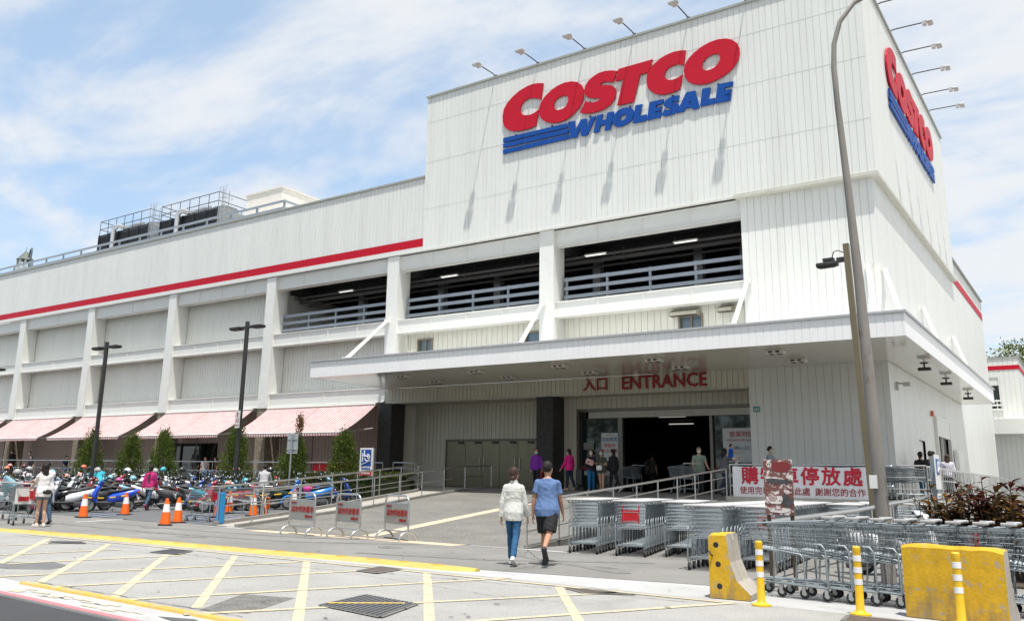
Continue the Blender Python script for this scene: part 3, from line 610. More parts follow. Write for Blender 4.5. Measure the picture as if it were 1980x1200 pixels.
# roof: railing, cooling towers, box ---------------------------------------
r = thing('roof_railing', 'blue-grey two-rail safety railing along the long roof edge', 'railing', (-60, 33.6, 16.6))
t = MB()
for z in (.45, .88): t.box(-32, 21.5, -.03, .03, z, z+.14); t.box(21.44, 21.5, .03, 6, z, z+.14)
t.build('rail', M_RAILB, r)
for k in range(20):
    t = MB(); x = 21.4-k*2.45; t.box(x-.06, x+.06, .03, .12, 0, 1.05); t.build('post', M_RAILB, r)
M_LOUV = mat('black_louvre', (.02, .022, .026), .55); M_GALV = mat('galvanised', (.42, .44, .45), .38, metal=.8, var=.12, scale=6)
M_PIPE = mat('aluminium_cladding', (.62, .63, .64), .3, metal=.75, var=.08)
for i, (x0, x1, top) in enumerate(((-64.3, -57.6, 20.05), (-56.1, -49.4, 19.95))):
    r = thing('cooling_tower', ('left' if i == 0 else 'right')+' cooling tower with black louvres and a railed top on the roof', 'cooling tower', (x0, 37, 16.5), 0, 'cooling towers on the roof'); W = x1-x0; H_ = top-16.5
    t = MB(); t.box(0, W, .1, 4, .9, H_); t.build('casing', M_GALV, r)
    t = MB()
    for k in range(14): t.add([(0, 0, 1.1+k*.17), (W, 0, 1.1+k*.17), (W, .1, 1.24+k*.17), (0, .1, 1.24+k*.17)], [(0, 1, 2, 3)])
    t.box(0, W, .06, .1, .9, H_)
    for k in range(6): t.box((W)*k/5-.03, (W)*k/5+.03, -.03, .06, .9, H_)
    t.build('louvre_panel', M_LOUV, r)
    t = MB(); t.box(0, W, 0, 4, .2, .9); t.build('basin', M_DARK, r)
    for fx in (2.6, W-1.7):
        t = MB(); t.lathe([(.95, H_), (.85, H_+.25), (.9, H_+.62), (.92, H_+.62)], (fx, 2, 0), 20); t.build('fan_stack', M_GALV, r, smooth=40)
    t = MB(); t.box(1.9, 2.7, 1.0, 1.6, H_+.1, H_+.75); t.tube([(2.0, 1.2, H_+.4), (2.9, 1.4, H_+.5)], .2, 10); t.build('fan_motor', M_DARK, r)
    t = MB(); p = [(W*.37, -.25, .5), (W*.37, -.25, H_+.05), (W*.37+.1, -.2, H_+.28), (W*.37+.35, -.1, H_+.36), (W*.37+.8, .2, H_+.22), (W*.37+1.3, .4, H_+.22), (W*.37+1.8, .5, H_+.38), (W*.37+2.5, .7, H_+.4)]
    t.tube(p, .19, 10); t.build('water_pipe', M_PIPE, r, smooth=60)
    t = MB()
    for z in (H_+.5, H_+1.15): t.tube([(0, .05, z), (W, .05, z), (W, 3.9, z), (0, 3.9, z)], .025, 5, closed=True)
    for k in range(7):
        for y in (.05, 3.9): t.tube([((W)*k/6, y, H_), ((W)*k/6, y, H_+1.15)], .025, 5)
    t.build('top_railing', M_DARK, r)
    t = MB()
    for y in (.1, .6): t.tube([(W+.42, y, .3), (W+.42, y, H_+1.3)], .03, 5)
    for k in range(14): t.tube([(W+.42, .1, .5+k*.28), (W+.42, .6, .5+k*.28)], .018, 4)
    for k in range(5):
        z = 1.6+k*.62; t.tube([(W+.42+.45*math.sin(a)-.0, .35+.42*math.cos(a), z) for a in [math.pi*j/6 for j in range(7)]], .02, 4)
        t.tube([(W+.12+.7*(j/2), .0, z) for j in (0, 1, 2)], .02, 4)
    for a in (0, .6, 1.2): t.tube([(W+.12+a*.55, -.02, 1.6), (W+.12+a*.55, -.02, H_+1.3), (W+.12+a*.55+.1, -.02, H_+1.5)], .022, 5)
    t.build('caged_ladder', M_GALV, r)
t = MB(); t.box(-49.2, -46.4, 37.2, 40, 16.5, 18.4); tag(t.build('timber_clad_box', mat('ochre_cladding', (.36, .24, .10), .7)), 'low ochre equipment box between the cooling tower and the white roof hut', 'equipment box')
r = thing('roof_hut', 'plain white rooftop hut at the right end of the roof railing', 'roof hut', (-46.3, 37, 16.5))
t = MB(); t.box(0, 3.6, 0, 4.2, 0, 3.65); t.build('wall', mat('hut_white', (.74, .70, .64), .7), r)
t = MB(); t.box(-.08, 3.68, -.08, 4.28, 3.65, 3.75); t.build('roof', mat('hut_roof', (.66, .63, .58), .7), r)

# distant houses at the left horizon and the annex at the right
r = thing('cupola_house', 'far house with green gabled roof and octagonal open cupola above the roof edge at left', 'house', (-126, 61.6, 0))
t = MB(); t.box(-12, 10, -5, 8, 0, 27); t.build('wall', mat('far_wall', (.55, .55, .52), .8), r)
t = MB(); t.add([(-13, -6, 27), (11, -6, 27), (11, 9, 27), (-13, 9, 27), (-12, 1.5, 30.6), (10, 1.5, 30.6)], [(0, 1, 5, 4), (1, 2, 5), (2, 3, 4, 5), (3, 0, 4)]); t.add([(-9, -7, 27), (-3, -7, 27), (-6, -7, 30.2), (-9, 0, 27), (-3, 0, 27), (-6, 0, 30.2)], [(0, 1, 2), (1, 4, 5, 2), (3, 0, 2, 5)]); t.build('roof', mat('far_roof', (.16, .19, .17), .7), r)
cp = MB()
for k in range(8):
    a = math.pi/8+k*math.pi/4; cp.box(.93*math.cos(a)-.13, .93*math.cos(a)+.13, .93*math.sin(a)-.13, .93*math.sin(a)+.13, 30.2, 31.6)
cp.lathe([(1.1, 29.4), (1.1, 30.3)], n=8); cp.lathe([(1.05, 31.5), (1.25, 31.5), (.1, 32.9), (.0, 32.95)], n=8, mi=1); cp.tube([(0, 0, 32.9), (0, 0, 33.5)], .03, 5, 1); cp.tube([(.9, .0, 31.9), (1.2, 0, 32.9), (1.5, 0, 33.1), (1.6, 0, 32.7), (1.5, 0, 30)], .12, 6, 1)
cp.build('cupola', [mat('far_wall2', (.5, .52, .52), .8), mat('far_roof2', (.12, .14, .13), .7)], r)

r = thing('annex_building', 'lower white annex with red stripe and barred window beyond the right end of the store', 'building', (-5, 71, 0))
t = MB(); ribbed(t, (-6.9, 71), (-4.45+5, 71), 0, 10.6, (0, -1), .3, .02, holes=[]); 
t = MB(); ribbed(t, (-3, 0), (.62, 0), 0, 10.6, (0, -1), .3, .02, holes=[(1.75, 2.3, 7.0, 9.3)]); ribbed(t, (.62, 0), (.62, 14), 0, 10.6, (1, 0), .3, .02); t.quad((-3, 0, 10.5), (.62, 0, 10.5), (.62, 14, 10.5), (-3, 14, 10.5)); t.build('wall', M_WHITE, r)
t = MB(); t.box(-3, .64, -.03, 0, 9.82, 10.12); t.box(.62, .65, -.03, 14, 9.82, 10.12); t.build('red_stripe', M_RED, r)
t = MB(); t.box(-3.05, .7, -.05, .08, 10.6, 10.72); t.box(.57, .7, .08, 14, 10.6, 10.72); t.build('coping', M_TRIM, r)
t = MB(); t.box(-1.25, -.7, .15, .2, 7., 8.75); w = t.build('window', M_GLASSD, r)
t = MB(); t.box(-1.25, -.7, .05, .1, 8.75, 9.3); t.build('blind', M_GREY, w)
t = MB()
for z in (7., 7.3, 7.6): t.box(-1.3, -.55, -.12, -.06, z, z+.12)
for x in (-1.28, -.92, -.6): t.box(x, x+.06, -.1, -.04, 6.9, 7.75)
t.build('guard_rail', M_WHITE2, w)
t = MB(); t.box(-3, 6, -1.6, 0, 5.3, 6.3); t.build('side_canopy', M_WHITE, r)
t = MB(); ribbed(t, (-3, -.2), (6, -.2), 0, 5.3, (0, -1), .3, .02, holes=[(3.8, 4.3, 2.2, 3.6), (4.5, 5.0, 2.2, 3.6)]); t.build('lower_wall', M_WHITE2, r)
t = MB(); t.box(.8, 1.3, -.12, -.08, 2.2, 3.6); t.box(1.5, 2.0, -.12, -.08, 2.2, 3.6); t.build('window', M_WIN, r)
# ================================================================== GROUND AND ROADS
M_ASPH = mat('road_asphalt', (.045, .045, .048), .85, var=.12, scale=.7, bump=.3, bscale=90, fine=.35)
M_FORE = mat('worn_forecourt_asphalt', (.20, .193, .18), .88, var=.16, scale=.45, bump=.3, bscale=30, fine=.8, col2=(.16, .155, .145), thr=(.52, .68))
M_APRON = mat('pale_apron_concrete', (.30, .293, .276), .88, var=.14, scale=.6, bump=.25, bscale=30, fine=1.0, col2=(.215, .215, .21), thr=(.55, .72))
M_STRIP = mat('smooth_pale_concrete', (.40, .40, .395), .85, var=.08, scale=.9, bump=.15, bscale=60, fine=.25, col2=(.30, .295, .28), thr=(.56, .7))
M_RAMP = mat('aggregate_ramp', (.165, .158, .142), .92, var=.22, scale=.8, bump=.6, bscale=22, fine=1.5)
M_LOT = mat('parking_asphalt', (.115, .117, .12), .88, var=.12, scale=.5, bump=.3, bscale=80, fine=.4)
M_FLOOR = mat('platform_floor', (.30, .28, .25), .8, var=.08, scale=1.2, fine=.3)
M_LPAINT = mat('faded_yellow_line', (.53, .455, .30), .8, var=.10, scale=2.5, fine=.7, bscale=30, col2=(.31, .305, .285), thr=(.49, .66))
M_YPAINT = mat('yellow_paint', (.52, .345, .06), .7, var=.10, scale=3, fine=.5, bscale=35, col2=(.40, .35, .26), thr=(.50, .63))
M_CPAINT = mat('cream_paint', (.52, .43, .31), .8, var=.07, scale=2, fine=.4, bscale=50, col2=(.38, .34, .27), thr=(.58, .74))
M_RPAINT = mat('pink_red_line', (.52, .17, .19), .8, var=.12, scale=4, fine=.4, bscale=50)
M_WPAINT = mat('white_line_paint', (.62, .62, .60), .8, var=.1, scale=4, fine=.4, bscale=50, col2=(.3, .3, .3), thr=(.56, .72))
M_BPAINT = mat('faded_blue_paint', (.20, .26, .38), .8, var=.15, scale=3, fine=.5, bscale=50, col2=(.17, .17, .175), thr=(.45, .62))
M_IRON = mat('cast_iron', (.050, .052, .056), .6, metal=.3, var=.25, scale=10)
M_KERB = mat('kerb_concrete', (.24, .23, .21), .85, var=.12, scale=2, fine=.3)

def flat(name, pts, z, m, kind='structure'):
    t = MB(); t.sheet(pts, z)
    ar = sum(a[0]*b[1]-b[0]*a[1] for a, b in zip(pts, pts[1:]+pts[:1])); q = pts if ar > 0 else pts[::-1]
    for a, b in zip(q, q[1:]+q[:1]): t.quad((a[0], a[1], z-.03), (b[0], b[1], z-.03), (b[0], b[1], z), (a[0], a[1], z))     # edge of the slab
    return tag(t.build(name, m), kind=kind)
flat('ground', [(-400, -200), (300, -200), (300, 500), (-400, 500)], -.10, mat('far_ground', (.22, .22, .21), .9, var=.15, scale=.05))
flat('road', [(-200, -30), (60, -30), (60, 4.6), (-3, 5.08), (-10.86, 5.5), (-30, 6.6), (-200, 16)], -.03, M_ASPH)
flat('pavement', [(-200, 16), (-30, 6.6), (-10.86, 5.5), (-3, 5.08), (60, 4.6), (60, 60), (-200, 60)], -.008, M_STRIP)
flat('apron', [(-60, 12.5), (-30, 8.2), (-11.44, 6.22), (-7.29, 6.08), (3, 5.9), (3, 11.0), (-8.2, 11.35), (-20, 11.3), (-60, 16)], -.004, M_APRON)
flat('forecourt', [(-60, 16.2), (-22, 11.0), (-14, 11.35), (-8, 12.2), (-5.0, 12.75), (-3.2, 12.9), (8, 12.6), (8, 40), (-10.4, 40), (-10.4, 16.38), (-22, 16.38), (-60, 16.6)], 0, M_FORE)
zlot = lambda x, y: .006+max(0, .04*(y-16.5))
t = MB()
for y0, y1 in ((16.3, 16.5), (16.5, 30)):
    t.quad((-95, y0, zlot(0, y0)), (-20.2, y0, zlot(0, y0)), (-20.2, y1, zlot(0, y1)), (-95, y1, zlot(0, y1)))
tag(t.build('parking_lot', M_LOT), kind='structure')
zr = lambda x, y: .008+.0753*max(0, y-16.4)
t = MB(); RL = [(-19.75, 16.4), (-19.95, 19), (-20.05, 21.7), (-21.2, 26.6), (-21.75, 29.7), (-21.7, 31.0)]
for (xa, ya), (xb, yb) in zip(RL, RL[1:]): t.quad((xa, ya, zr(0, ya)), (-10.4, ya, zr(0, ya)), (-10.4, yb, zr(0, yb)), (xb, yb, zr(0, yb)))
t.quad((-10.4, 16.4, 0), (-10.4, 16.41, 0), (-10.4, 31, 1.108), (-10.4, 31, 0)); tag(t.build('entrance_ramp', M_RAMP), kind='structure')
# access path for wheelchairs beside the ramp, with kerbs on both sides
OL = [(-20.9, 16.5), (-21.1, 19), (-21.6, 21.7), (-22.75, 26.0), (-23.3, 28.4), (-24.0, 29.6), (-25.4, 30.4), (-26.4, 30.5)]
t = MB(); IL = [(-19.85, 16.4), (-20.05, 19), (-20.15, 21.7), (-21.3, 26.6), (-21.85, 29.7), (-21.8, 31.0), (-23.5, 31.2), (-26.4, 31.2)]
zp = lambda y: min(1.104, .012+.0753*max(0, y-16.4))
for (a, b), (c, d) in zip(zip(OL, IL), zip(OL[1:], IL[1:])):
    t.quad((a[0], a[1], zp(a[1])), (b[0], b[1], zp(b[1])), (d[0], d[1], zp(d[1])), (c[0], c[1], zp(c[1])))
tag(t.build('access_path', mat('path_concrete', (.36, .34, .30), .85, var=.08, scale=1.5, fine=.3)), kind='structure')
def kerb(pts, zf, h, w=.14, m=M_KERB, name='kerb', base=None):
    t = MB()
    for (xa, ya), (xb, yb) in zip(pts, pts[1:]):
        d = Vector((xb-xa, yb-ya, 0)).normalized(); n = Vector((-d.y, d.x, 0))*w/2
        za, zb = zf(ya)+h, zf(yb)+h; la, lb = (zf(ya)-.3, zf(yb)-.3) if base is None else (base, base)
        A = [Vector((xa, ya, la))+n, Vector((xa, ya, la))-n, Vector((xa, ya, za))-n, Vector((xa, ya, za))+n]; B = [Vector((xb, yb, lb))+n, Vector((xb, yb, lb))-n, Vector((xb, yb, zb))-n, Vector((xb, yb, zb))+n]
        t.loft([A, B])
    return tag(t.build(name, m, fix=True), kind='structure')
kerb(OL, zp, .10, base=-.05); kerb([(x+.02, y) for x, y in IL[:6]], zp, .08)
# platform and arcade walk
t = MB(); t.sheet([(-30, 31), (-10.4, 31), (-10.4, 28.9), (-4.35, 28.9), (-4.35, 60), (-6.1, 60), (-6.1, 40), (-30, 40)], 1.1); tag(t.build('entrance_platform', M_FLOOR), kind='structure')
t = MB(); t.box(-10.4, -4.35, 28.86, 28.96, -.05, 1.095); t.box(-4.41, -4.3, 28.86, 60, -.05, 1.095); t.box(-10.45, -10.36, 28.9, 31, .5, 1.09); tag(t.build('platform_wall', M_CONC), kind='structure')
t = MB(); t.sheet([(-95, 29.8), (-26, 29.8), (-26, 36), (-95, 36)], 1.096); tag(t.build('arcade_walk', M_FLOOR), kind='structure')
t = MB(); t.box(-95, -26.1, 29.72, 29.82, -.05, 1.10); tag(t.build('walk_wall', M_CONC), kind='structure')

# painted lines -------------------------------------------------------
def line(mb, a, b, w, z, zf=None):
    a = Vector((a[0], a[1], 0)); b = Vector((b[0], b[1], 0)); d = (b-a).normalized(); n = Vector((-d.y, d.x, 0))*w/2
    q = [a+n, a-n, b-n, b+n]
    q = [Vector((v.x, v.y, (zf(v.x, v.y) if zf else 0)+z)) for v in q]
    mb.quad(*q)
t = MB()
for a, b in (((-18.73, 10.48), (-14.15, 7.17)), ((-16.6, 10.55), (-11.39, 6.31)), ((-13.9, 10.0), (-9.53, 6.19)), ((-12.95, 10.75), (-8.2, 6.33)), ((-11.36, 10.98), (-6.75, 6.45)), ((-8.75, 11.01), (-5.75, 7.3), ), ((-6.38, 10.96), (-4.3, 7.9))):
    line(t, a, b, .118, .0)
tag(t.build('box_junction_line', M_LPAINT), kind='structure')
t = MB()
for a, b in (((-17.5, 8.4), (-17.2, 10.3)), ((-15.6, 7.5), (-15.3, 10.0)), ((-14.0, 7.2), (-13.6, 10.1)), ((-12.4, 6.3), (-11.33, 10.8)), ((-10.9, 6.2), (-9.6, 10.7)), ((-9.25, 6.15), (-7.47, 11.4)), ((-7.9, 5.95), (-5.47, 10.98)), ((-5.6, 7.4), (-3.95, 11.1))):
    line(t, a, b, .11, .003)
for a, b in (((-20, 10.75), (-9.2, 11.02)), ((-9.2, 11.02), (-4.1, 11.03))): line(t, a, b, .09, .0045)
tag(t.build('box_junction_line', M_LPAINT), kind='structure')
t = MB(); line(t, (-60, 8.55), (-30, 6.66), .10, -.003); line(t, (-30, 6.66), (-10.86, 5.56), .10, -.003); line(t, (-10.86, 5.56), (-3, 5.14), .10, -.003); tag(t.build('no_stopping_line', M_RPAINT), kind='structure')
t = MB()
for k in range(26):                          # flecks of old yellow paint left on the gutter
    x = random.uniform(-11.2, -6.9); y = 5.98-(x+11.2)*.05-random.uniform(.02, .30); line(t, (x, y), (x+random.uniform(.08, .3), y+random.uniform(-.02, .02)), random.uniform(.02, .06), -.003)
tag(t.build('yellow_paint_patch', M_LPAINT), kind='structure')
t = MB(); t.loft([[Vector((x, y-.075, -.02)), Vector((x, y+.075, -.02)), Vector((x, y+.055, .016)), Vector((x, y-.055, .016))] for x, y in ((-11.5, 6.17), (-10.2, 6.13), (-9.0, 6.09), (-7.9, 6.04), (-6.9, 6.0))])
tag(t.build('kerb', M_YPAINT, fix=True), kind='structure')
t = MB(); line(t, (-18.6, 16.02), (-11.9, 16.1), .62, .004); tag(t.build('ramp_foot_band', M_CPAINT), kind='structure')
t = MB(); line(t, (-15.0, 16.5), (-15.8, 23.4), .42, .006, zr); line(t, (-15.8, 23.4), (-16.6, 30.9), .42, .006, zr); tag(t.build('ramp_lane_line', M_CPAINT), kind='structure')
t = MB(); line(t, (-11.8, 16.36), (-9.0, 16.36), .22, .005); line(t, (-22.3, 16.3), (-19.4, 16.3), .3, .005); tag(t.build('concrete_joint_band', M_STRIP), kind='structure')
t = MB(); line(t, (-24.29, 14.29), (-25.18, 16.61), .13, .006); tag(t.build('parking_bay_line', M_WPAINT), kind='structure')
t = MB()
for k in range(5): line(t, (-22.2-k*.55, 16.9+k*.15), (-22.6-k*.55, 18.9+k*.1), .16, .012, lambda x, y: zlot(x, y))
for k in range(3): line(t, (-26.5-k*.7, 16.4), (-26.9-k*.7, 18), .16, .012, lambda x, y: zlot(x, y))
tag(t.build('blue_bay_marking', M_BPAINT), kind='structure')

# speed hump strip with rounded end and studs
t = MB(); C = [(-60, 13.3), (-40, 11.9), (-30, 11.2), (-22.4, 10.95), (-18.7, 11.4), (-13.3, 11.62), (-11.0, 11.84), (-9.35, 11.84)]
secs = []
for i, (x, y) in enumerate(C): secs.append([Vector((x, y+o, z)) for o, z in ((-.30, -.012), (-.24, .022), (-.12, .036), (.12, .036), (.24, .022), (.30, -.012))])
for k in range(1, 6):
    a = math.pi/2*k/6; f = math.cos(a); secs.append([Vector((-9.35+1.0*math.sin(a), 11.84+o*f, z)) for o, z in ((-.30, -.012), (-.24, .022), (-.12, .036), (.12, .036), (.24, .022), (.30, -.012))])
t.loft(secs); hump = t.build('speed_hump', mat('yellow_hump', (.50, .37, .085), .7, var=.14, scale=2, fine=.5, bscale=45, col2=(.36, .29, .14), thr=(.52, .68)), smooth=50)
tag(hump, 'long yellow speed hump with raised studs crossing the forecourt', 'speed hump')
t = MB()
def hy(x):
    for (xa, ya), (xb, yb) in zip(C, C[1:]):
        if xa <= x <= xb: return ya+(yb-ya)*(x-xa)/(xb-xa)
    return C[-1][1]
for k in range(40):
    x = -9.2-k*.72; t = MB(); t.lathe([(.12, .034), (.085, .046), (0.001, .047)], (x, hy(x), 0), 10); t.build('stud', mat('yellow_stud', (.46, .27, .015), .7), hump)

# covers, grates and patches ------------------------------------------------
def cover(name, label, P, z, m, rim=True, kind='manhole cover', holes=0):
    t = MB(); t.sheet(P, z); o = t.build(name, m); tag(o, label, kind)
    if rim:
        t = MB()
        for i in range(len(P)):
            a, b = P[i], P[(i+1) % len(P)]; line(t, a, b, .05, z+.003)
        t.build('rim', mat('cover_rim', (.16, .155, .14), .6, var=.2), o)
    if holes:
        t = MB()
        for i in range(holes):
            for j in range(holes):
                u, v = (i+.5)/holes, (j+.5)/holes
                p = [Vector((*P[k], 0)) for k in range(4)]; c = p[0]*(1-u)*(1-v)+p[1]*u*(1-v)+p[2]*u*v+p[3]*(1-u)*v
                t.box(c.x-.016, c.x+.016, c.y-.03, c.y+.03, z+.002, z+.012)
        t.build('tread_bars', mat('worn_iron', (.22, .225, .23), .5, metal=.4), o)
    return o
cover('drain_grate', 'big dark tread-plate drain cover crossed by a yellow line in the junction box', [(-7.63, 8.40), (-7.39, 7.38), (-6.30, 7.18), (-6.66, 8.22)], .005, M_IRON, True, 'drain cover', 13)
t = MB(); line(t, (-7.38, 7.5), (-6.75, 8.1), .09, .019); tag(t.build('box_junction_line', M_YPAINT), kind='structure')
cover('manhole_cover', 'rusty square manhole cover beside the yellow hump, left of the walking couple', [(-9.87, 11.2), (-9.67, 10.42), (-9.2, 10.35), (-9.35, 11.13)], .006, mat('rust_iron', (.10, .08, .065), .7, var=.3, scale=8), True)
cover('manhole_cover', 'dark manhole cover on the apron at the left below the yellow hump', [(-14.8, 10.74), (-14.45, 10.03), (-13.75, 10.1), (-14.18, 10.75)], .006, M_IRON, True)
cover('manhole_cover', 'small dark manhole cover at the far left of the apron near the yellow hump', [(-17.9, 10.05), (-17.4, 9.75), (-16.95, 10.25), (-17.5, 10.5)], .006, M_IRON, True)
cover('manhole_cover', 'narrow rusty drain cover in front of the first cart stacks', [(-6.2, 10.85), (-5.75, 10.55), (-5.2, 10.9), (-5.9, 11.06)], .003, mat('rust_iron2', (.085, .07, .058), .7, var=.3, scale=8), True)
cover('drain_cover', 'brown drain cover at the foot of the second yellow bollard', [(-2.6, 11.0), (-2.55, 10.5), (-1.85, 10.5), (-1.9, 11.0)], .001, mat('rust_iron3', (.10, .07, .055), .7, var=.3, scale=8), True, 'drain cover')
flat('asphalt_patch', [(-8.76, 7.43), (-8.05, 7.62), (-7.5, 6.45), (-8.05, 6.25)], -.001, mat('rough_patch', (.15, .145, .135), .95, var=.3, scale=5, bump=.8, bscale=40, fine=1.2))
flat('asphalt_patch', [(-14.5, 7.2), (-13.8, 7.85), (-13.1, 7.75), (-12.85, 7.25), (-13.3, 6.85), (-14.2, 6.75)], -.001, mat('grey_patch', (.14, .14, .14), .95, var=.1, fine=.3))
flat('asphalt_patch', [(-8.0, 5.72), (-7.6, 5.86), (-7.2, 5.72), (-7.5, 5.6)], -.004, mat('tar_patch', (.09, .09, .09), .9, var=.3, scale=8))
def crack(pts, z, w, name='crack'):
    t = MB(); P = []
    for (a, b) in zip(pts, pts[1:]):
        n = max(2, int((Vector(b)-Vector(a)).length/.12))
        for k in range(n):
            f = k/n; P.append((a[0]+(b[0]-a[0])*f+random.uniform(-.02, .02), a[1]+(b[1]-a[1])*f+random.uniform(-.02, .02)))
    for a, b in zip(P, P[1:]):
        if (Vector(a)-Vector(b)).length > .01: line(t, a, b, w*random.uniform(.4, 1.3), z)
    return tag(t.build('pavement_crack', mat('crack_black', (.05, .05, .05), .95)), kind='structure')
crack([(-20, 10.4), (-14.2, 10.3), (-11, 10.1), (-8.5, 10.6), (-6.2, 10.7), (-4.2, 10.75)], .003, .014)
crack([(-11.6, 6.36), (-9.3, 6.30), (-7.2, 6.25)], .003, .016); crack([(-10.2, 16.2), (-8.2, 13.6), (-8.1, 11.9)], .006, .014)
crack([(-10.0, 10.2), (-8.3, 9.9), (-6.5, 9.5), (-4.8, 9.7)], .003, .008)
for pts in ([(-24, 13.6), (-19, 13.4), (-15, 13.9), (-12.6, 15.6)], [(-24, 14.9), (-19, 14.7), (-15.8, 15.1), (-13.8, 16.2)], [(-12, 12.9), (-9.5, 13.6), (-7, 15.5)], [(-6.5, 13.3), (-9.5, 14.8), (-10.2, 16)]):
    t = MB()
    for a, b in zip(pts, pts[1:]): line(t, a, b, .24, .0045)
    tag(t.build('tyre_mark', mat('tyre_mark_rubber', (.165, .16, .15), .85, var=.2, scale=2.5, fine=1.0, bscale=25, col2=(.195, .188, .176), thr=(.46, .6))), kind='structure')
for x, y, s_ in ((-12.5, 14.4, .3), (-17.5, 13.2, .4), (-7.2, 13.9, .25), (-21, 14.6, .4)):
    pts = [(x+s_*(1+.35*math.sin(3*a+x))*math.cos(a), y+s_*.8*(1+.3*math.cos(2*a+y))*math.sin(a)) for a in [2*math.pi*k/16 for k in range(16)]]
    t = MB(); t.sheet(pts, .0035 if y > 12 else -.0005); tag(t.build('oil_stain', mat('oil_stain', (.125, .123, .12), .7, var=.2, scale=3, fine=1.2, bscale=22, col2=(.195, .188, .176), thr=(.44, .58))), kind='structure')
t = MB()
for k in range(70):
    x, y = random.uniform(-16, -3.5), random.uniform(6.3, 16); s = random.uniform(.01, .04); line(t, (x, y), (x+s*1.8, y+random.uniform(-s, s)), s, .011)
tag(t.build('litter_specks', mat('speck_dark', (.07, .065, .06), .9)), kind='stuff')

# ================================================================== PLANTS
def leafmesh(n, fn, size, seed, up=.4):
    """many small leaf-sized faces; fn(rng) -> (position, outward)"""
    g = random.Random(seed); vs = []; fs = []
    for k in range(n):
        p, o = fn(g); s = size*g.uniform(.6, 1.4)
        d = (o+Vector((g.uniform(-1, 1), g.uniform(-1, 1), g.uniform(-1, 1)+up))*.8).normalized(); a = d.orthogonal().normalized(); a = (Matrix.Rotation(g.uniform(0, 6.28), 3, d) @ a)
        b = d.cross(a); i = len(vs)
        vs += [p-a*s*.35, p+b*s*.2+d*s*.45-a*s*.3, p+d*s*1.1, p+a*s*.3+d*s*.4]; fs.append((i, i+1, i+2, i+3))
    return vs, fs
def leafmat(name, c1, c2, c3=None):
    m = bpy.data.materials.new(name); m.use_nodes = True; t_ = m.node_tree; b = t_.nodes['Principled BSDF']
    ge = N(t_, 'ShaderNodeNewGeometry'); rp = N(t_, 'ShaderNodeValToRGB'); rp.color_ramp.elements[0].color = (*c1, 1); rp.color_ramp.elements[1].color = (*c2, 1)
    if c3: e = rp.color_ramp.elements.new(.85); e.color = (*c2, 1); rp.color_ramp.elements[-1].color = (*c3, 1)
    t_.links.new(ge.outputs['Random Per Island'], rp.inputs[0]); t_.links.new(rp.outputs[0], b.inputs['Base Color'])
    b.inputs['Roughness'].default_value = .65; b.inputs['Specular IOR Level'].default_value = .3
    tr = N(t_, 'ShaderNodeBsdfTranslucent'); mx = N(t_, 'ShaderNodeMixShader'); mx.inputs[0].default_value = .25
    t_.links.new(rp.outputs[0], tr.inputs[0]); t_.links.new(b.outputs[0], mx.inputs[1]); t_.links.new(tr.outputs[0], mx.inputs[2]); t_.links.new(mx.outputs[0], t_.nodes['Material Output'].inputs[0])
    return m
M_CON = leafmat('conifer_leaf', (.025, .05, .010), (.125, .18, .028), (.31, .32, .06))
M_HEDGE = leafmat('hedge_leaf', (.05, .085, .015), (.17, .22, .03), (.30, .32, .05))
M_HEDGE2 = leafmat('hedge_leaf_dark', (.03, .05, .015), (.09, .12, .03), (.16, .07, .04))
M_CRO = leafmat('croton_leaf', (.035, .010, .010), (.12, .028, .018), (.16, .06, .02))
M_CRO2 = leafmat('croton_leaf_green', (.05, .035, .012), (.15, .07, .022), (.36, .22, .03))
M_TREE = leafmat('tree_leaf', (.05, .08, .02), (.15, .19, .04), (.26, .28, .08))
M_BARK = mat('bark', (.10, .075, .05), .9, var=.3, scale=10, bump=.5)
def conifer_mesh(seed, lean, h=2.95, w=.82):
    g = random.Random(seed); tufts = []
    for k in range(230):
        f = g.random()**1.25; a = g.uniform(0, 6.283)
        r = 1.14*w*(1-f)**.62*(.80+.26*math.sin(3*a+seed+f*9)+.10*math.sin(5*a-f*17))*g.uniform(.75, 1.02)
        tufts.append((Vector((r*math.cos(a)+lean*f*f*.8, r*math.sin(a), .16+f*(h-.25))), Vector((math.cos(a)*.8, math.sin(a)*.8, .9)).normalized(), g.uniform(.13, .24)))
    def fn(g):
        c, o, s = g.choice(tufts); v = Vector((g.gauss(0, .5), g.gauss(0, .5), g.gauss(0, .9)))*s
        return c+v+o*s*.3, o
    return leafmesh(11000, fn, .066, seed, up=1.8)
conif = [((-47.0, 28), .95, 1.05, .6), ((-43.0, 28), .98, .96, .30), ((-40.0, 28), .92, .98, -.1), ((-34.3, 28), .94, 1.04, .1), ((-30.3, 28), 1.05, .86, .25), ((-27.05, 28), 1.02, .90, -.05)]
lab = ['clipped conifer leaning right beside the leftmost dark lamp post', 'bent-topped conifer behind the blue scooter, second from the left', 'broad conifer right of the bent-topped one, behind the magenta jacket', 'tall conifer directly behind the lamp post with the arrow sign', 'ragged conifer with a brown dead tip behind the grey sign back', 'full rounded conifer at the right, beside the wheelchair ramp sign']
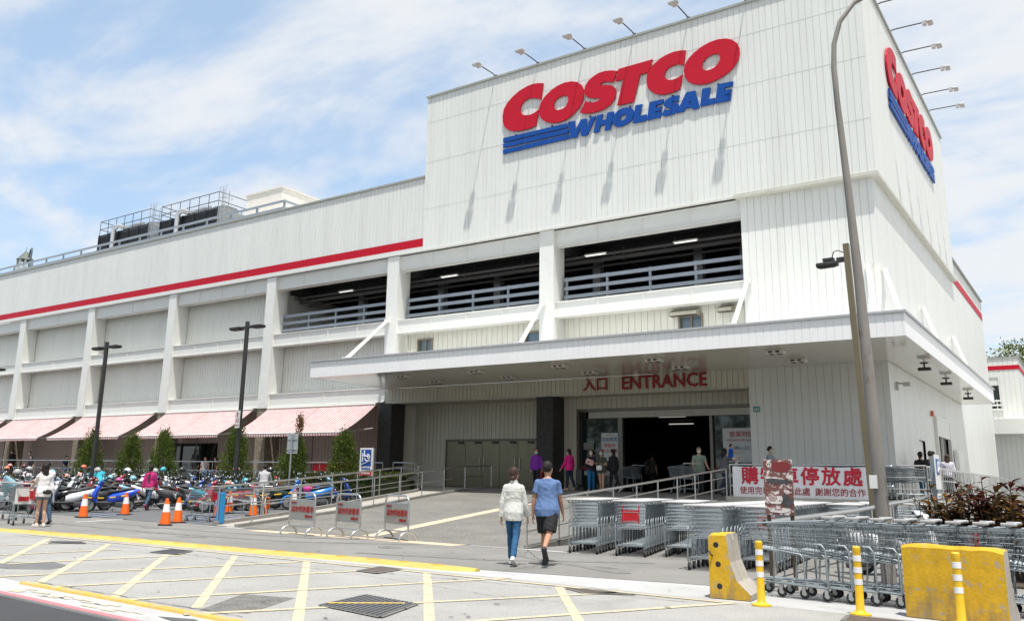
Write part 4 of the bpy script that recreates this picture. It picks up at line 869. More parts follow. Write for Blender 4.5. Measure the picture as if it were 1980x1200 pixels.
for i, ((x, y), sx, sz, lean) in enumerate(conif):
    r = thing('conifer_tree', lab[i], 'tree', (x, y, .62), i*1.3, 'conifers in the hedge strip')
    vs, fs = conifer_mesh(20+i, lean); mb = MB(); mb.add(vs, fs); o = mb.build('crown', M_CON, r); o.scale = (sx, sx, sz); o.rotation_euler = (0, 0, -i*1.3)
    t = MB(); t.tube([(0, 0, -.3), (0, 0, .6), (lean*.1, 0, 2.2)], [.09, .08, .02], 7); o = t.build('trunk', M_BARK, r); o.rotation_euler = (0, 0, -i*1.3)
    if i == 4:
        g = random.Random(5); vs, fs = leafmesh(500, lambda g: (Vector((.35+g.gauss(0, .10), g.gauss(0, .10), 3.15+g.gauss(0, .22))), Vector((0, 0, 1))), .07, 9, up=1.5); mb = MB(); mb.add(vs, fs); o = mb.build('dead_tip', leafmat('dead_leaf', (.10, .06, .02), (.24, .15, .05)), r); o.rotation_euler = (0, 0, -i*1.3)
def hedge(name, label, x0, x1, y0, y1, z0, z1, n, m, cat='hedge', seed=3):
    def fn(g):
        x = g.uniform(x0, x1); y = g.uniform(y0, y1); z = z0+(z1-z0)*(g.random()**.5)
        q = g.random()
        if q < .5: z = z1+g.gauss(0, .04)+.05*math.sin(x*2.3)+.04*math.sin(x*5.1+y)
        elif q < .85: y = y0+g.gauss(0, .04)
        return Vector((x, y, z)), Vector((0, -.5 if q > .5 else 0, 1)).normalized()
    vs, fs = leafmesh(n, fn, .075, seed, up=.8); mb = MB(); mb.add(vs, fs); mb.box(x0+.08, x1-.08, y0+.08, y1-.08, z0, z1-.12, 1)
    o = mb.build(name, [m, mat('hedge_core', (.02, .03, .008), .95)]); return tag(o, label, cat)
hedge('hedge', 'long low bright green hedge in front of the arcade railing behind the scooters', -62, -24.9, 26.7, 27.5, .40, 1.0, 15000, M_HEDGE)
hedge('hedge', 'block of clipped hedge with reddish leaves inside the curve of the handrail', -27.8, -23.9, 26.2, 29.2, .5, 1.5, 9000, M_HEDGE2, seed=8)
hedge('hedge', 'bright yellow-green hedge row behind the reddish hedge block inside the handrail curve', -28.8, -24.6, 28.8, 29.5, .8, 1.62, 4500, M_HEDGE, seed=11)
t = MB(); t.box(-70, -24, 25.9, 26.05, .2, .55); tag(t.build('planter_kerb', M_KERB), kind='structure')
# crotons at the right
def croton(label, x, y, h, seed, m):
    r = thing('croton_shrub', label, 'shrub', (x, y, 0), 0, 'croton shrubs below the platform wall'); g = random.Random(seed); vs = []; fs = []; st = MB()
    for k in range(24):
        a = g.uniform(0, 6.28); rr = g.uniform(.1, .65); top = Vector((rr*math.cos(a), rr*math.sin(a), h*g.uniform(.6, 1)))
        st.tube([(top.x*.25, top.y*.25, 0), (top.x*.7, top.y*.7, top.z*.6), tuple(top)], [.015, .012, .007], 5)
        for j in range(26):
            f = g.uniform(.3, 1); p = Vector((top.x*f, top.y*f, top.z*f)); b = g.uniform(0, 6.28); d = Vector((math.cos(b), math.sin(b), g.uniform(-.2, .9))).normalized(); s = d.cross(Vector((0, 0, 1))).normalized(); L = g.uniform(.16, .32); i = len(vs); w = L*.17
            n = s.cross(d)
            vs += [p, p+d*L*.4+s*w+n*.015, p+d*L*.75+s*w*.8-n*.01, p+d*L-n*.05, p+d*L*.75-s*w*.8-n*.01, p+d*L*.4-s*w+n*.015]; fs.append((i, i+1, i+2, i+3, i+4, i+5))
    mb = MB(); mb.add(vs, fs); mb.build('foliage', m, r); st.build('stem', M_BARK, r)
for i, (x, y, h, m, lb) in enumerate(((-2.95, 17.6, 1.55, M_CRO2, 'croton shrub with yellow and orange tips, leftmost of the crotons'), (-2.35, 17.9, 1.65, M_CRO, 'dark red croton shrub beside the yellow-tipped one'), (-1.9, 17.0, 1.4, M_CRO2, 'low green croton shrub in front of the dark red ones'), (-1.4, 17.5, 1.6, M_CRO, 'dark red croton shrub in the middle of the croton bed'), (-.85, 16.8, 1.45, M_CRO, 'low dark red croton shrub at the right of the bed'), (-.3, 17.2, 1.7, M_CRO, 'tallest dark red croton shrub at the right frame edge'))): croton(lb, x+.62, y, h, 40+i, m)
flat('planting_bed', [(-2.6, 16.0), (1.5, 15.6), (1.5, 19.6), (-2.6, 19.4)], .03, mat('soil', (.06, .045, .03), .95, var=.3, scale=6))
# tree beyond the annex
r = thing('leafy_tree', 'light green leafy tree rising behind the annex roof at right', 'tree', (-3.5, 92, 0))
t = MB(); t.tube([(0, 0, 0), (.2, 0, 7), (0, 0, 11)], [.4, .3, .12], 8)
for k in range(7):
    a = k*.9; t.tube([(.1, 0, 8+k*.4), (2*math.cos(a), 2*math.sin(a), 11+k*.3), (3.2*math.cos(a), 3.2*math.sin(a), 12.2+k*.25)], [.12, .07, .03], 5)
t.build('trunk', M_BARK, r)
g = random.Random(3); cl_ = [(Vector((g.gauss(.6, 2.0), g.gauss(0, 2.0), 11.9+abs(g.gauss(0, 1.1)))), g.uniform(.35, .8)) for k in range(46)]
def fn(g):
    c, s = g.choice(cl_); v = Vector((g.gauss(0, 1), g.gauss(0, 1), g.gauss(0, .5)))*s; return c+v, (v+Vector((0, 0, .3))).normalized()
vs, fs = leafmesh(9000, fn, .22, 4); mb = MB(); mb.add(vs, fs); mb.build('crown', M_TREE, r)
r = thing('leafy_tree', 'small pale tree crown peeping over the annex roof, left of the leafy tree', 'tree', (-8.2, 95, 0))
t = MB(); t.tube([(0, 0, 0), (0, 0, 11)], [.3, .1], 7); t.build('trunk', M_BARK, r)
vs, fs = leafmesh(2500, lambda g: (Vector((g.gauss(0, 1.3), g.gauss(0, 1), 11.2+g.gauss(0, .5))), Vector((0, 0, 1))), .2, 6); mb = MB(); mb.add(vs, fs); mb.build('crown', M_TREE, r)
# ================================================================== STREET FURNITURE
M_GALV2 = mat('galvanised_wire', (.26, .295, .315), .5, metal=.55, var=.08, scale=8)
M_RUBBER = mat('tyre_rubber', (.018, .018, .019), .8, var=.2, scale=12)
M_WPLAS = mat('white_plastic', (.72, .72, .70), .4)
M_RPLAS = mat('red_plastic', (.48, .012, .02), .4)
M_ORANGE = mat('orange_cone', (.78, .13, .008), .55, var=.06, scale=8)
M_REFL = mat('white_reflective', (.75, .75, .75), .4, var=.08, scale=14)
M_YEL = mat('yellow_bollard', (.70, .43, .012), .45, var=.06, scale=6, col2=(.28, .19, .05), thr=(.66, .72))
M_POLE = mat('weathered_pole', (.21, .195, .175), .7, var=.18, scale=3, stretch=(1, 1, .3), col2=(.14, .095, .065), thr=(.58, .68), bump=.2, bscale=30)
M_SKIN_T = None

def railing(name, label, pts, hs, step=1.6, r=.024, cat='handrail', group=None, posts=True, pickets=0., rp=.02):
    """pts (x,y,z base); one tube child per height, one child per post"""
    c = Vector(pts[0]); root = thing(name, label, cat, c, 0, group); P = [Vector(p)-c for p in pts]
    for i, h in enumerate(hs):
        t = MB(); q = [p+Vector((0, 0, h)) for p in P]
        if len(q) == 2: q = [q[0], (q[0]+q[1])/2, q[1]]
        t.tube(q, r if i == 0 else r*.62, 8); t.build('rail', M_STEEL, root, smooth=50)
    L = [0]
    for a, b in zip(P, P[1:]): L.append(L[-1]+(b-a).length)
    n = max(1, round(L[-1]/step)); t2 = MB()
    def pos(s):
        for i in range(len(P)-1):
            if s <= L[i+1]+1e-6: return P[i].lerp(P[i+1], (s-L[i])/max(1e-6, L[i+1]-L[i]))
        return P[-1]
    for k in range(n+1):
        p = pos(L[-1]*k/n); t = MB(); t.tube([p, p+Vector((0, 0, hs[0]))], rp, 8); t.lathe([(.05, 0), (.05, .012), (.02, .014)], p, 10); t.build('post', M_STEEL, root, smooth=50)
    if pickets:
        m = int(L[-1]/pickets)
        for k in range(m):
            p = pos(L[-1]*(k+.5)/m); t = MB(); t.tube([p+Vector((0, 0, hs[-1])), p+Vector((0, 0, hs[0]))], .012, 5); t.build('picket', M_STEEL, root)
    return root
zq = lambda x, y: (x, y, zp(y)+.08)
railing('handrail', 'outer stainless handrail climbing the access path and curving round the hedge', [zq(x, y) for x, y in [(-20.9, 16.6), (-21.1, 19), (-21.6, 21.7), (-22.75, 26.0), (-23.3, 28.4), (-24.0, 29.6), (-25.4, 30.35), (-26.4, 30.5)]], (.98, .72, .42), 1.7, .03)
railing('handrail', 'inner stainless handrail between the access path and the entrance ramp', [zq(x, y) for x, y in [(-19.9, 17.0), (-20.0, 19), (-20.1, 21.7), (-21.25, 26.6), (-21.8, 29.7), (-21.75, 31.6)]], (.88, .46), 1.9, .024)
railing('handrail', 'stainless handrail on the right edge of the ramp ending at the white banner', [(-10.4, 16.5, .02), (-10.4, 22, .45), (-10.4, 28.9, 1.02)], (.95, .68, .34), 1.35, .03)
railing('arcade_railing', 'long low stainless railing along the arcade walk behind the hedge and conifers', [(-92, 29.9, 1.1), (-60, 29.9, 1.1), (-26.5, 29.9, 1.1)], (1.0, .55), 2.0, .028, 'railing')
railing('platform_railing', 'stainless railing along the platform front that carries the white banner', [(-10.3, 28.98, 1.1), (-4.4, 28.98, 1.1)], (1.02, .68, .34), 1.45, .028, 'railing')
railing('platform_railing', 'stainless picket railing running back along the right side of the platform', [(-4.4, 28.98, 1.1), (-4.4, 40, 1.1), (-4.4, 53.5, 1.1)], (1.0, .62, .22), 2.6, .03, 'railing', pickets=.42)
railing('step_railing', 'sloping picket railing going down the steps at the far right end of the platform', [(-4.4, 53.6, 1.1), (-4.0, 60, .2)], (1.0, .22), 2.4, .03, 'railing', pickets=.4)
# thick sloping tube rail among the carts
c = Vector((-4.3, 13.5, 0)); root = thing('tube_rail', 'thick sloping steel tube rail rising behind the side-on cart row to the sign pole', 'handrail', c)
t = MB(); t.tube([(0, 0, .88), (-.02, 6, .98), (.05, 14.6, 1.24)], .045, 12, caps=False); t.build('rail', M_STEEL, root, smooth=60)
for k in range(7): t = MB(); t.tube([(0, .4+k*2.3, 0), (0, .4+k*2.3, .86+k*.055)], .022, 8); t.build('post', M_STEEL, root)
# blue padding on the rail foot
t = MB(); t.bbox(-21.02, -20.82, 16.62, 16.78, .06, .92, .02); tag(t.build('blue_post_pad', mat('blue_foam', (.02, .22, .48), .7, var=.1)), 'bright blue foam pad tied to the first post of the outer handrail', 'post pad')

# no-parking stands -----------------------------------------------------------
M_SIGNRED = mat('sign_red', (.36, .02, .015), .5)
def stand():
    r = thing('no_parking_stand', 'x', 'barrier stand'); w = .5
    t = MB(); P = [(-w, 0, .17), (-w, 0, .85)]+[(-w+.16-.16*math.cos(a), 0, .85+.16*math.sin(a)) for a in [math.pi/2*k/5 for k in range(1, 6)]]+[(w-.16+.16*math.sin(a), 0, .85+.16*math.cos(a)) for a in [math.pi/2*k/5 for k in range(0, 6)]]+[(w, 0, .17)]
    t.tube(P, .024, 10); t.tube([(-w, 0, .20), (w, 0, .20)], .018, 8); t.tube([(-w, 0, .36), (w, 0, .36)], .014, 8); t.tube([(-w, 0, .83), (w, 0, .83)], .014, 8); t.build('frame', M_STEEL, r, smooth=50)
    for s in (-1, 1):
        t = MB(); t.tube([(s*w, .25*math.cos(a), .19*math.sin(a)) for a in [math.pi*k/10 for k in range(11)]], .024, 10); t.build('foot', M_STEEL, r, smooth=50)
    t = MB(); t.box(-w+.02, w-.02, -.012, .012, .375, .82); p = t.build('panel', mat('brushed_panel', (.40, .395, .37), .42, metal=.6, var=.06, scale=3, stretch=(.2, 1, 1)), r)
    text('letters', '請勿停放機車', .165, frame((.02, -.016, .60), (1, 0, 0), (0, 0, 1)), M_SIGNRED, p, d=.003, bold=.010, sx=.9)
    text('small_letters', '謝謝合作', .075, frame((.28, -.016, .44), (1, 0, 0), (0, 0, 1)), M_SIGNRED, p, d=.003, bold=.012)
    text('logo_letters', 'COSTCO', .055, frame((-.33, -.016, .765), (1, 0, 0), (0, 0, 1)), M_SIGNRED, p, d=.003, bold=.03)
    t = MB(); t.box(-.42, -.23, -.0155, -.0125, .725, .737); t.build('logo_bar', M_BLUE, p)
    return r
s0 = stand()
for i, (x, y, a) in enumerate(((-16.54, 15.72, -.10), (-15.13, 15.9, -.2), (-13.93, 16.3, -.28))):
    o = s0 if i == 0 else copy_tree(s0); o.location = (x, y, .01); o.rotation_euler = (0, 0, a); o['group'] = 'no-parking stands across the ramp foot'
    o['label'] = ('stainless no-parking stand with red characters, left of the three', 'stainless no-parking stand with red characters, middle of the three', 'stainless no-parking stand with red characters, right of the three')[i]

# cones and bars -------------------------------------------------------------------
def cone():
    r = thing('traffic_cone', 'x', 'traffic cone')
    t = MB(); t.bbox(-.19, .19, -.19, .19, 0, .035, .012); t.build('base', M_BLACK, r)
    t = MB(); t.lathe([(.15, .03), (.145, .06), (.105, .36)], n=20); t.lathe([(.0765, .575), (.048, .70), (.05, .72), (.02, .73), (0, .73)], n=20); t.build('body', M_ORANGE, r, smooth=40)
    t = MB(); t.lathe([(.1055, .36), (.0775, .575)], n=20); t.build('collar', M_REFL, r, smooth=40); return r
k0 = cone()
CN = [(-26.6, 15.9, 'orange cone with white collar in front of the white scooter'), (-26.9, 17.55, 'orange cone in front of the rear wheel of the bright blue scooter'), (-21.7, 15.45, 'orange cone standing alone in the open forecourt, front of a pair'), (-22.6, 16.5, 'orange cone half hidden behind the one alone in the forecourt'),
      (-23.3, 18.5, 'orange cone behind the empty cart and the blue rail pad'), (-24.6, 20.0, 'orange cone at the right of the empty cart, seen through the rail'), (-22.9, 19.6, 'orange cone behind the cream bicycle'), (-24.0, 22.4, 'orange cone far behind the left no-parking stand')]
for i, (x, y, lb) in enumerate(CN):
    o = k0 if i == 0 else copy_tree(k0); o.location = (x, y, zlot(x, y)); o.rotation_euler = (0, 0, i*.5); o['label'] = lb; o['group'] = 'orange traffic cones'
def bar(a, b, label, m=9):
    a = Vector(a); b = Vector(b); t = MB()
    for k in range(m):
        p, q = a.lerp(b, k/m), a.lerp(b, (k+1)/m); s = -.05*math.sin(math.pi*k/m), -.05*math.sin(math.pi*(k+1)/m)
        t.tube([p+Vector((0, 0, s[0])), q+Vector((0, 0, s[1]))], .018 if k % 2 else .024, 8, mi=k % 2)
    tag(t.build('cone_bar', [M_YEL, M_BLACK]), label, 'barrier bar', 'black and yellow bars between cones')
bar((-26.6, 15.9, .62), (-26.9, 17.55, .68), 'black and yellow bar between the two cones by the bright blue scooter', 7)
bar((-22.6, 16.5, .62), (-23.3, 18.5, .68), 'black and yellow bar from the forecourt cone to the cone behind the cart', 9)
bar((-23.3, 18.5, .66), (-24.6, 20.0, .75), 'black and yellow bar between the cones behind the empty cart', 7)
bar((-24.6, 20.0, .75), (-24.0, 22.4, .85), 'black and yellow bar on the farthest cones behind the bicycle', 9)

# jersey barriers ----------------------------------------------------------------------
M_JY = mat('chipped_yellow_concrete', (.58, .345, .012), .8, var=.16, scale=5, bump=.16, bscale=30, col2=(.38, .32, .22), thr=(.565, .62), fine=.5)
def grime(m, col, zmax, sc=3.):          # dirt splashed on the foot of the block, broken up by noise, and rust-brown runs
    t_ = m.node_tree; b = t_.nodes['Principled BSDF']; src = b.inputs['Base Color'].links[0].from_socket
    co = N(t_, 'ShaderNodeTexCoord'); sp = N(t_, 'ShaderNodeSeparateXYZ'); t_.links.new(co.outputs['Object'], sp.inputs[0])
    nz = N(t_, 'ShaderNodeTexNoise'); nz.inputs['Scale'].default_value = sc; nz.inputs['Detail'].default_value = 8; nz.inputs['Roughness'].default_value = .68; mp_ = N(t_, 'ShaderNodeMapping'); mp_.inputs['Scale'].default_value = (2.2, 2.2, .7); t_.links.new(co.outputs['Object'], mp_.inputs[0]); t_.links.new(mp_.outputs[0], nz.inputs['Vector'])
    f = mth(t_, 'SUBTRACT', mth(t_, 'ADD', nz.outputs[0], mth(t_, 'MULTIPLY', mth(t_, 'SUBTRACT', zmax, sp.outputs[2]), .55)), .53)
    f = mth(t_, 'MULTIPLY', f, 4.5); cl = N(t_, 'ShaderNodeClamp'); t_.links.new(f, cl.inputs[0])
    mx = N(t_, 'ShaderNodeMix', data_type='RGBA'); mx.inputs[7].default_value = (*col, 1); t_.links.new(mth(t_, 'MULTIPLY', cl.outputs[0], .8), mx.inputs[0]); t_.links.new(src, mx.inputs[6]); t_.links.new(mx.outputs[2], b.inputs['Base Color'])
grime(M_JY, (.25, .18, .09), .36)
M_JC = mat('bare_concrete', (.38, .35, .30), .88, var=.16, scale=4, stretch=(1, 1, .4), bump=.4, bscale=30)
def jersey(label, loc, rz, L, h, end_holes):
    prof = [(0, 0), (.52, 0), (.52, .07), (.36, .22), (.27, .45), (.235, .72), (.22, h), (.03, h), (.0, h-.03)]
    r = thing('jersey_barrier', label, 'concrete barrier', loc, rz, 'yellow concrete barriers'); g = random.Random(int(L*100)); t = MB(); n = 10; secs = []
    for i in range(n+1):
        f = i/n; e = .02 if i in (0, n) else 0
        secs.append([Vector((f*L, max(0, min(.52, y+(g.uniform(-.008, .008)))) , z if z == 0 else z+g.uniform(-.008, .008)-e*(z > h-.1))) for y, z in prof])
    k = len(prof); o = len(t.v); vs = [v for s in secs for v in s]; yel = []; con = []
    for i in range(n):
        for j in range(k):
            f = (i*k+j, i*k+(j+1) % k, (i+1)*k+(j+1) % k, (i+1)*k+j); (con if 1 <= j <= 5 else yel).append(f)
    t.add(vs, yel, 0); t.f += [tuple(f) for f in con]; t.m += [1]*len(con)
    t.add(secs[0], [tuple(range(k-1, -1, -1))], 1); t.add(secs[-1], [tuple(range(k))], 0 if end_holes else 1)
    t.build('body', [M_JY, M_JC], r, fix=True)
    if end_holes:
        t = MB()
        for z, y in ((.66, .10), (.42, .12), (.15, .13)): t.lathe([(.036, .0005), (.034, .002), (.0, .002)], (L, y, z), 14, axis='x')
        t.build('bolt_hole', M_BLACK, r)
        t = MB(); t.tube([(L+.0, .05, .52), (L+.04, .04, .54), (L+.04, .02, .58)], .012, 6); t.build('lifting_hook', M_IRON, r)
    return r
jersey('chipped yellow concrete barrier seen end-on with three bolt holes', (-4.37-.087*.62, 11.37+.996*.62, 0), R(-85), .62, .80, True)
o = jersey('long yellow concrete barrier with a scuffed flat face, at the lower right', (-2.07, 11.42, 0), R(-6), 1.04, .80, False)

# bollards
def bollard():
    r = thing('flexible_bollard', 'x', 'bollard')
    t = MB(); t.lathe([(.115, 0), (.115, .018), (.07, .03), (.046, .06), (.042, .68), (.045, .69), (.045, .745), (.03, .76), (0, .76)], n=20); t.build('post', M_YEL, r, smooth=40)
    for z in (.365, .495, .625):
        t = MB(); t.lathe([(.0465, z-.032), (.0465, z+.032)], n=20); t.build('reflective_band', M_REFL, r, smooth=40)
    return r
b0 = bollard()
for i, (x, y, lb) in enumerate(((-3.62, 11.1, 'yellow flexible bollard with white bands next to the end-on barrier'), (-2.5, 11.15, 'yellow flexible bollard with white bands in front of the side-on carts'), (-1.47, 11.1, 'yellow flexible bollard with white bands in front of the long yellow barrier'))):
    o = b0 if i == 0 else copy_tree(b0); o.location = (x, y, -.003); o['label'] = lb; o['group'] = 'yellow bollards by the kerb'

# poles and lamps ---------------------------------------------------------------------
r = thing('street_light_pole', 'tall rust-stained grey street light pole curving right at its top', 'street lamp', (-2.87, 14.74, 0))
t = MB(); pts = [(-x0+x, y, z) for x0 in (-2.87,) for x, y, z in ((-2.865, -.02, 0), (-2.874, -.02, .76), (-2.902, -.02, 1.76), (-2.934, -.02, 3.37), (-2.969, -.02, 4.71), (-3.02, -.04, 6.2), (-3.085, -.06, 7.8), (-3.103, -.06, 8.45), (-3.074, -.04, 8.9), (-2.967, .02, 9.32), (-2.734, .12, 9.66), (-2.3, .4, 9.95), (-1.5, .9, 10.05))]
t.tube(pts, [.108, .104, .099, .088, .075, .060, .048, .044, .042, .04, .038, .036, .034], 18); t.build('pole', M_POLE, r, smooth=60)
t = MB(); t.bbox(1.25, 1.95, .75, 1.1, 9.98, 10.12, .04); t.build('lamp_head', M_LAMPBODY, r)
t = MB(); t.lathe([(.24, 0), (.24, .03), (.17, .05)], n=16); t.build('base_plate', M_IRON, r)
t = MB(); t.box(-.14, -.03, -.16, -.13, 1.42, 1.62); t.build('plate', M_WPLAS, r)
t = MB()
for z in (1.45, 1.75): t.tube([(.10, -.10, z), (.17, -.14, z)], .014, 6); t.ell((.18, -.145, z), (.022, .022, .022), 8, 6)
t.build('bolt', M_GALV, r)
r = thing('square_lamp_post', 'slim square brown lamp post with one black lamp arm pointing left', 'street lamp', (-4.37, 21.5, 0)); r.rotation_euler = (0, -.027, 0)
t = MB(); t.box(-.065, .065, -.065, .065, 0, 7.15); t.build('post', mat('brown_post', (.15, .125, .075), .55, var=.12, scale=2, stretch=(1, 1, .3)), r)
t = MB(); t.box(-.25, -.065, -.03, .03, 6.72, 6.84); t.bbox(-.72, -.22, -.11, .11, 6.65, 6.76, .03); t.box(-.66, -.3, -.08, .08, 6.635, 6.66); t.box(-.55, -.3, -.1, .1, 6.78, 6.85); t.build('lamp_head', M_DARK, r)
t = MB(); t.tube([(-.35, 0, 6.85), (-.3, 0, 7.0), (-.2, 0, 7.02), (-.07, 0, 6.95)], .012, 5); t.build('cable', M_BLACK, r)
def dlamp(label, x, y, z, H_, lean=0.):
    r = thing('car_park_lamp', label, 'street lamp', (x, y, z))
    t = MB(); t.tube([(0, 0, 0), (0, 0, H_)], .095, 10); t.lathe([(.2, 0), (.2, .04), (.1, .06)], n=12); t.build('post', M_DARK, r, smooth=50)
    for s in (-1, 1):
        t = MB(); t.box(min(s*.09, s*.5), max(s*.09, s*.5), -.035, .035, H_-.3, H_-.2); t.bbox(min(s*.35, s*1.0), max(s*.35, s*1.0), -.17, .17, H_-.32, H_-.2, .03); t.box(min(s*.45, s*.95), max(s*.45, s*.95), -.12, .12, H_-.335, H_-.318); t.build('lamp_head', M_DARK, r)
    return r
dlamp('dark twin-armed car park lamp at left, rising from the scooters', -37.4, 22.55, zlot(0, 22.55), 7.1)
dl = dlamp('dark twin-armed car park lamp with the arrow sign, right of the other', -29.42, 24.1, zlot(0, 24.1), 7.55)
dlamp('dark car park lamp at the left frame edge showing only one lamp head', -51.9, 24.5, zlot(0, 24), 7.0)
r = thing('arrow_sign', 'small white sign with red up arrow and entrance characters on the lamp post', 'sign', (-29.4, 23.98, 3.7))
t = MB(); t.box(-.19, .19, -.03, -.012, -.36, .36); p = t.build('panel', M_WPLAS, r)
SF = frame((0, -.031, 0), (1, 0, 0), (0, 0, 1))
t = MB(); t.prism([[(-.035, .08), (.035, .08), (.035, .2), (.08, .2), (0, .32), (-.08, .2), (-.035, .2)]], SF, .004); t.build('arrow', M_SIGNRED, p)
text('letters', '入口', .17, SF @ Matrix.Translation((0, -.06, 0)), M_SIGNRED, p, d=.003, bold=.02)
text('small_letters', 'ENTRANCE', .065, SF @ Matrix.Translation((0, -.25, 0)), M_SIGNRED, p, d=.003, bold=.02)
r.rotation_euler = (0, 0, R(-12))
r = thing('sign_post', 'grey back of a rectangular road sign on a steel post', 'sign', (-26.3, 24.2, .3))
t = MB(); t.tube([(0, 0, 0), (0, 0, 2.75)], .035, 10); t.build('post', M_GALV, r, smooth=50)
t = MB(); t.bbox(-.30, .30, .04, .06, 2.0, 2.78, .008); t.box(-.29, .29, .02, .04, 2.15, 2.2); t.box(-.29, .29, .02, .04, 2.55, 2.6); t.build('panel', mat('sign_back', (.42, .45, .46), .5, metal=.3), r)
r = thing('ramp_sign', 'blue and white wheelchair ramp sign with red lower band on two posts', 'sign', (-24.1, 26.2, .5))
for s in (-.36, .36): t = MB(); t.tube([(s, .03, 0), (s, .03, 2.1)], .025, 8); t.build('post', M_STEEL, r)
t = MB(); t.box(-.34, .34, -.01, .015, 1.0, 2.1); p = t.build('panel', M_WPLAS, r)
SF = frame((0, -.014, 0), (1, 0, 0), (0, 0, 1))
t = MB(); t.box(-.27, .27, -.016, -.011, 1.38, 2.03); t.build('blue_field', mat('sign_blue', (.01, .07, .30), .5), p)
t = MB(); t.box(-.33, .33, -.016, -.011, 1.02, 1.18); t.build('red_band', M_RPLAS, p)
t = MB(); W3 = lambda pts: [(x, -.022, z) for x, z in pts]
t.tube(W3([(-.24, 1.44), (.22, 1.60)]), .022, 5); t.tube(W3([(.06+.13*math.cos(a), 1.72+.13*math.sin(a)) for a in [math.pi*k/8 for k in range(-9, 5)]]), .02, 5); t.tube(W3([(-.10, 1.96), (-.08, 1.78), (.08, 1.78), (.12, 1.68)]), .026, 5); t.tube(W3([(-.19, 1.56), (-.19, 1.9)]), .022, 5); t.tube(W3([(-.19, 1.8), (-.08, 1.78)]), .018, 5); t.ell((-.10, -.022, 1.97), (.035, .006, .035), 10, 6)
t.build('wheelchair_symbol', M_WPLAS, p)
text('letters', '無障礙坡道', .095, SF @ Matrix.Translation((0, 1.28, 0)), mat('sign_blue', ()), p, d=.002, bold=.01); text('small_letters', '請勿停放車輛', .08, SF @ Matrix.Translation((0, 1.10, .003)), M_WPLAS, p, d=.002, bold=.01)
r = thing('side_sign_post', 'grey square post with a narrow blue and white sign at the platform corner', 'sign', (-4.1, 28.3, 0))
t = MB(); t.box(-.07, .07, -.05, .05, 0, 2.38); t.build('post', mat('grey_post', (.22, .27, .29), .5), r)
t = MB(); t.box(.09, .11, -.42, .42, 1.45, 2.42); p = t.build('panel', M_WPLAS, r)
t = MB(); t.box(.11, .115, -.28, .28, 1.85, 2.3); t.build('blue_field', mat('sign_blue', ()), p)
t = MB(); t.tube([(.12, -.1, 1.92), (.12, -.1, 2.2), (.12, .12, 2.2)], .03, 5); t.tube([(.12, -.18, 1.95), (.12, .2, 2.05)], .025, 5); t.build('symbol', M_WPLAS, p)
t = MB(); t.box(.08, .095, -.3, .3, .98, 1.34); q = t.build('lower_panel', M_WPLAS, r)
t = MB()
for k in range(3): t.box(.095, .098, -.22, .22, 1.05+k*.09, 1.09+k*.09)
t.build('text_lines', mat('sign_grey_text', (.15, .16, .18), .6), q)
# banner on the platform railing
r = thing('banner', 'white banner with red characters hung on the platform railing above the carts', 'banner', (-8.0, 28.9, 1.6))
t = MB(); n = 24; BW = 2.18
vs = []
for i in range(n+1):
    x = -BW+2*BW*i/n
    for z in (-.52, -.2, .15, .46): vs.append((x, (.004*math.sin(i*1.1+z*3)-.004*math.cos(z*4+i*.4)), z-.012*math.sin(i*.45)))
fs = [(i*4+j, (i+1)*4+j, (i+1)*4+j+1, i*4+j+1) for i in range(n) for j in range(3)]
t.add(vs, fs); t.add([(a, b+.012, c) for a, b, c in vs], [f[::-1] for f in fs]); p = t.build('cloth', mat('banner_cloth', (.80, .80, .82), .6, var=.03), r, smooth=60)
M_BRED = mat('banner_red', (.55, .010, .035), .5); SF = frame((0, -.012, 0), (1, 0, 0), (0, 0, 1))
text('letters', '購物車停放處', .585, SF @ Matrix.Translation((-.02, .13, 0)), M_BRED, p, d=.003, bold=.024, sx=1.0, sp=1.17)
text('small_letters', '使用完畢請推回此處  謝謝您的合作', .26, SF @ Matrix.Translation((-.02, -.32, 0)), mat('banner_dark_red', (.36, .02, .03), .5), p, d=.003, bold=.004, sx=.96)
t = MB()
for x in (-BW, BW):
    for z in (-.5, .44): t.tube([(x, 0, z), (x*1.02, .08, z)], .008, 4)
t.build('tie', M_BLACK, r)
# poster on a stand
r = thing('poster_stand', 'shiny red-brown food poster on a dark steel stand among the carts', 'poster stand', (-3.92, 13.0, 0), R(8))
t = MB()
for x in (-.15, .17): t.box(x-.025, x+.025, .01, .06, 0, 1.78 if x < 0 else 1.3)
t.box(-.17, .19, .01, .05, 1.02, 1.06); t.build('stand', mat('dark_brown_steel', (.09, .07, .05), .5, metal=.4), r)
m = mat('poster_print', (.15, .05, .042), .16, var=.35, scale=7, col2=(.60, .56, .54), thr=(.52, .56), spec=.9, bump=.12, bscale=14)
t = MB(); t.box(-.19, .21, -.012, .01, 1.02, 1.80); p = t.build('panel', m, r)
MP = mat('poster_red', (.19, .016, .02), .25, spec=.8); MPW = mat('poster_white', (.66, .62, .60), .3); MPD = mat('poster_charcoal', (.06, .06, .065), .25, var=.3, scale=12)
SF = frame((0, -.014, 0), (1, 0, 0), (0, 0, 1))
def blob(pts, m, nm, d=.002):
    t = MB(); t.prism([pts], SF, d); t.build(nm, m, p)
def oval(cx, cz, rx, rz_, n=20, w=.12, ph=0): return [(cx+rx*math.cos(a)*(1+w*math.sin(3*a+ph)), cz+rz_*math.sin(a)*(1+w*math.cos(2*a+ph))) for a in [2*math.pi*k/n for k in range(n)]]
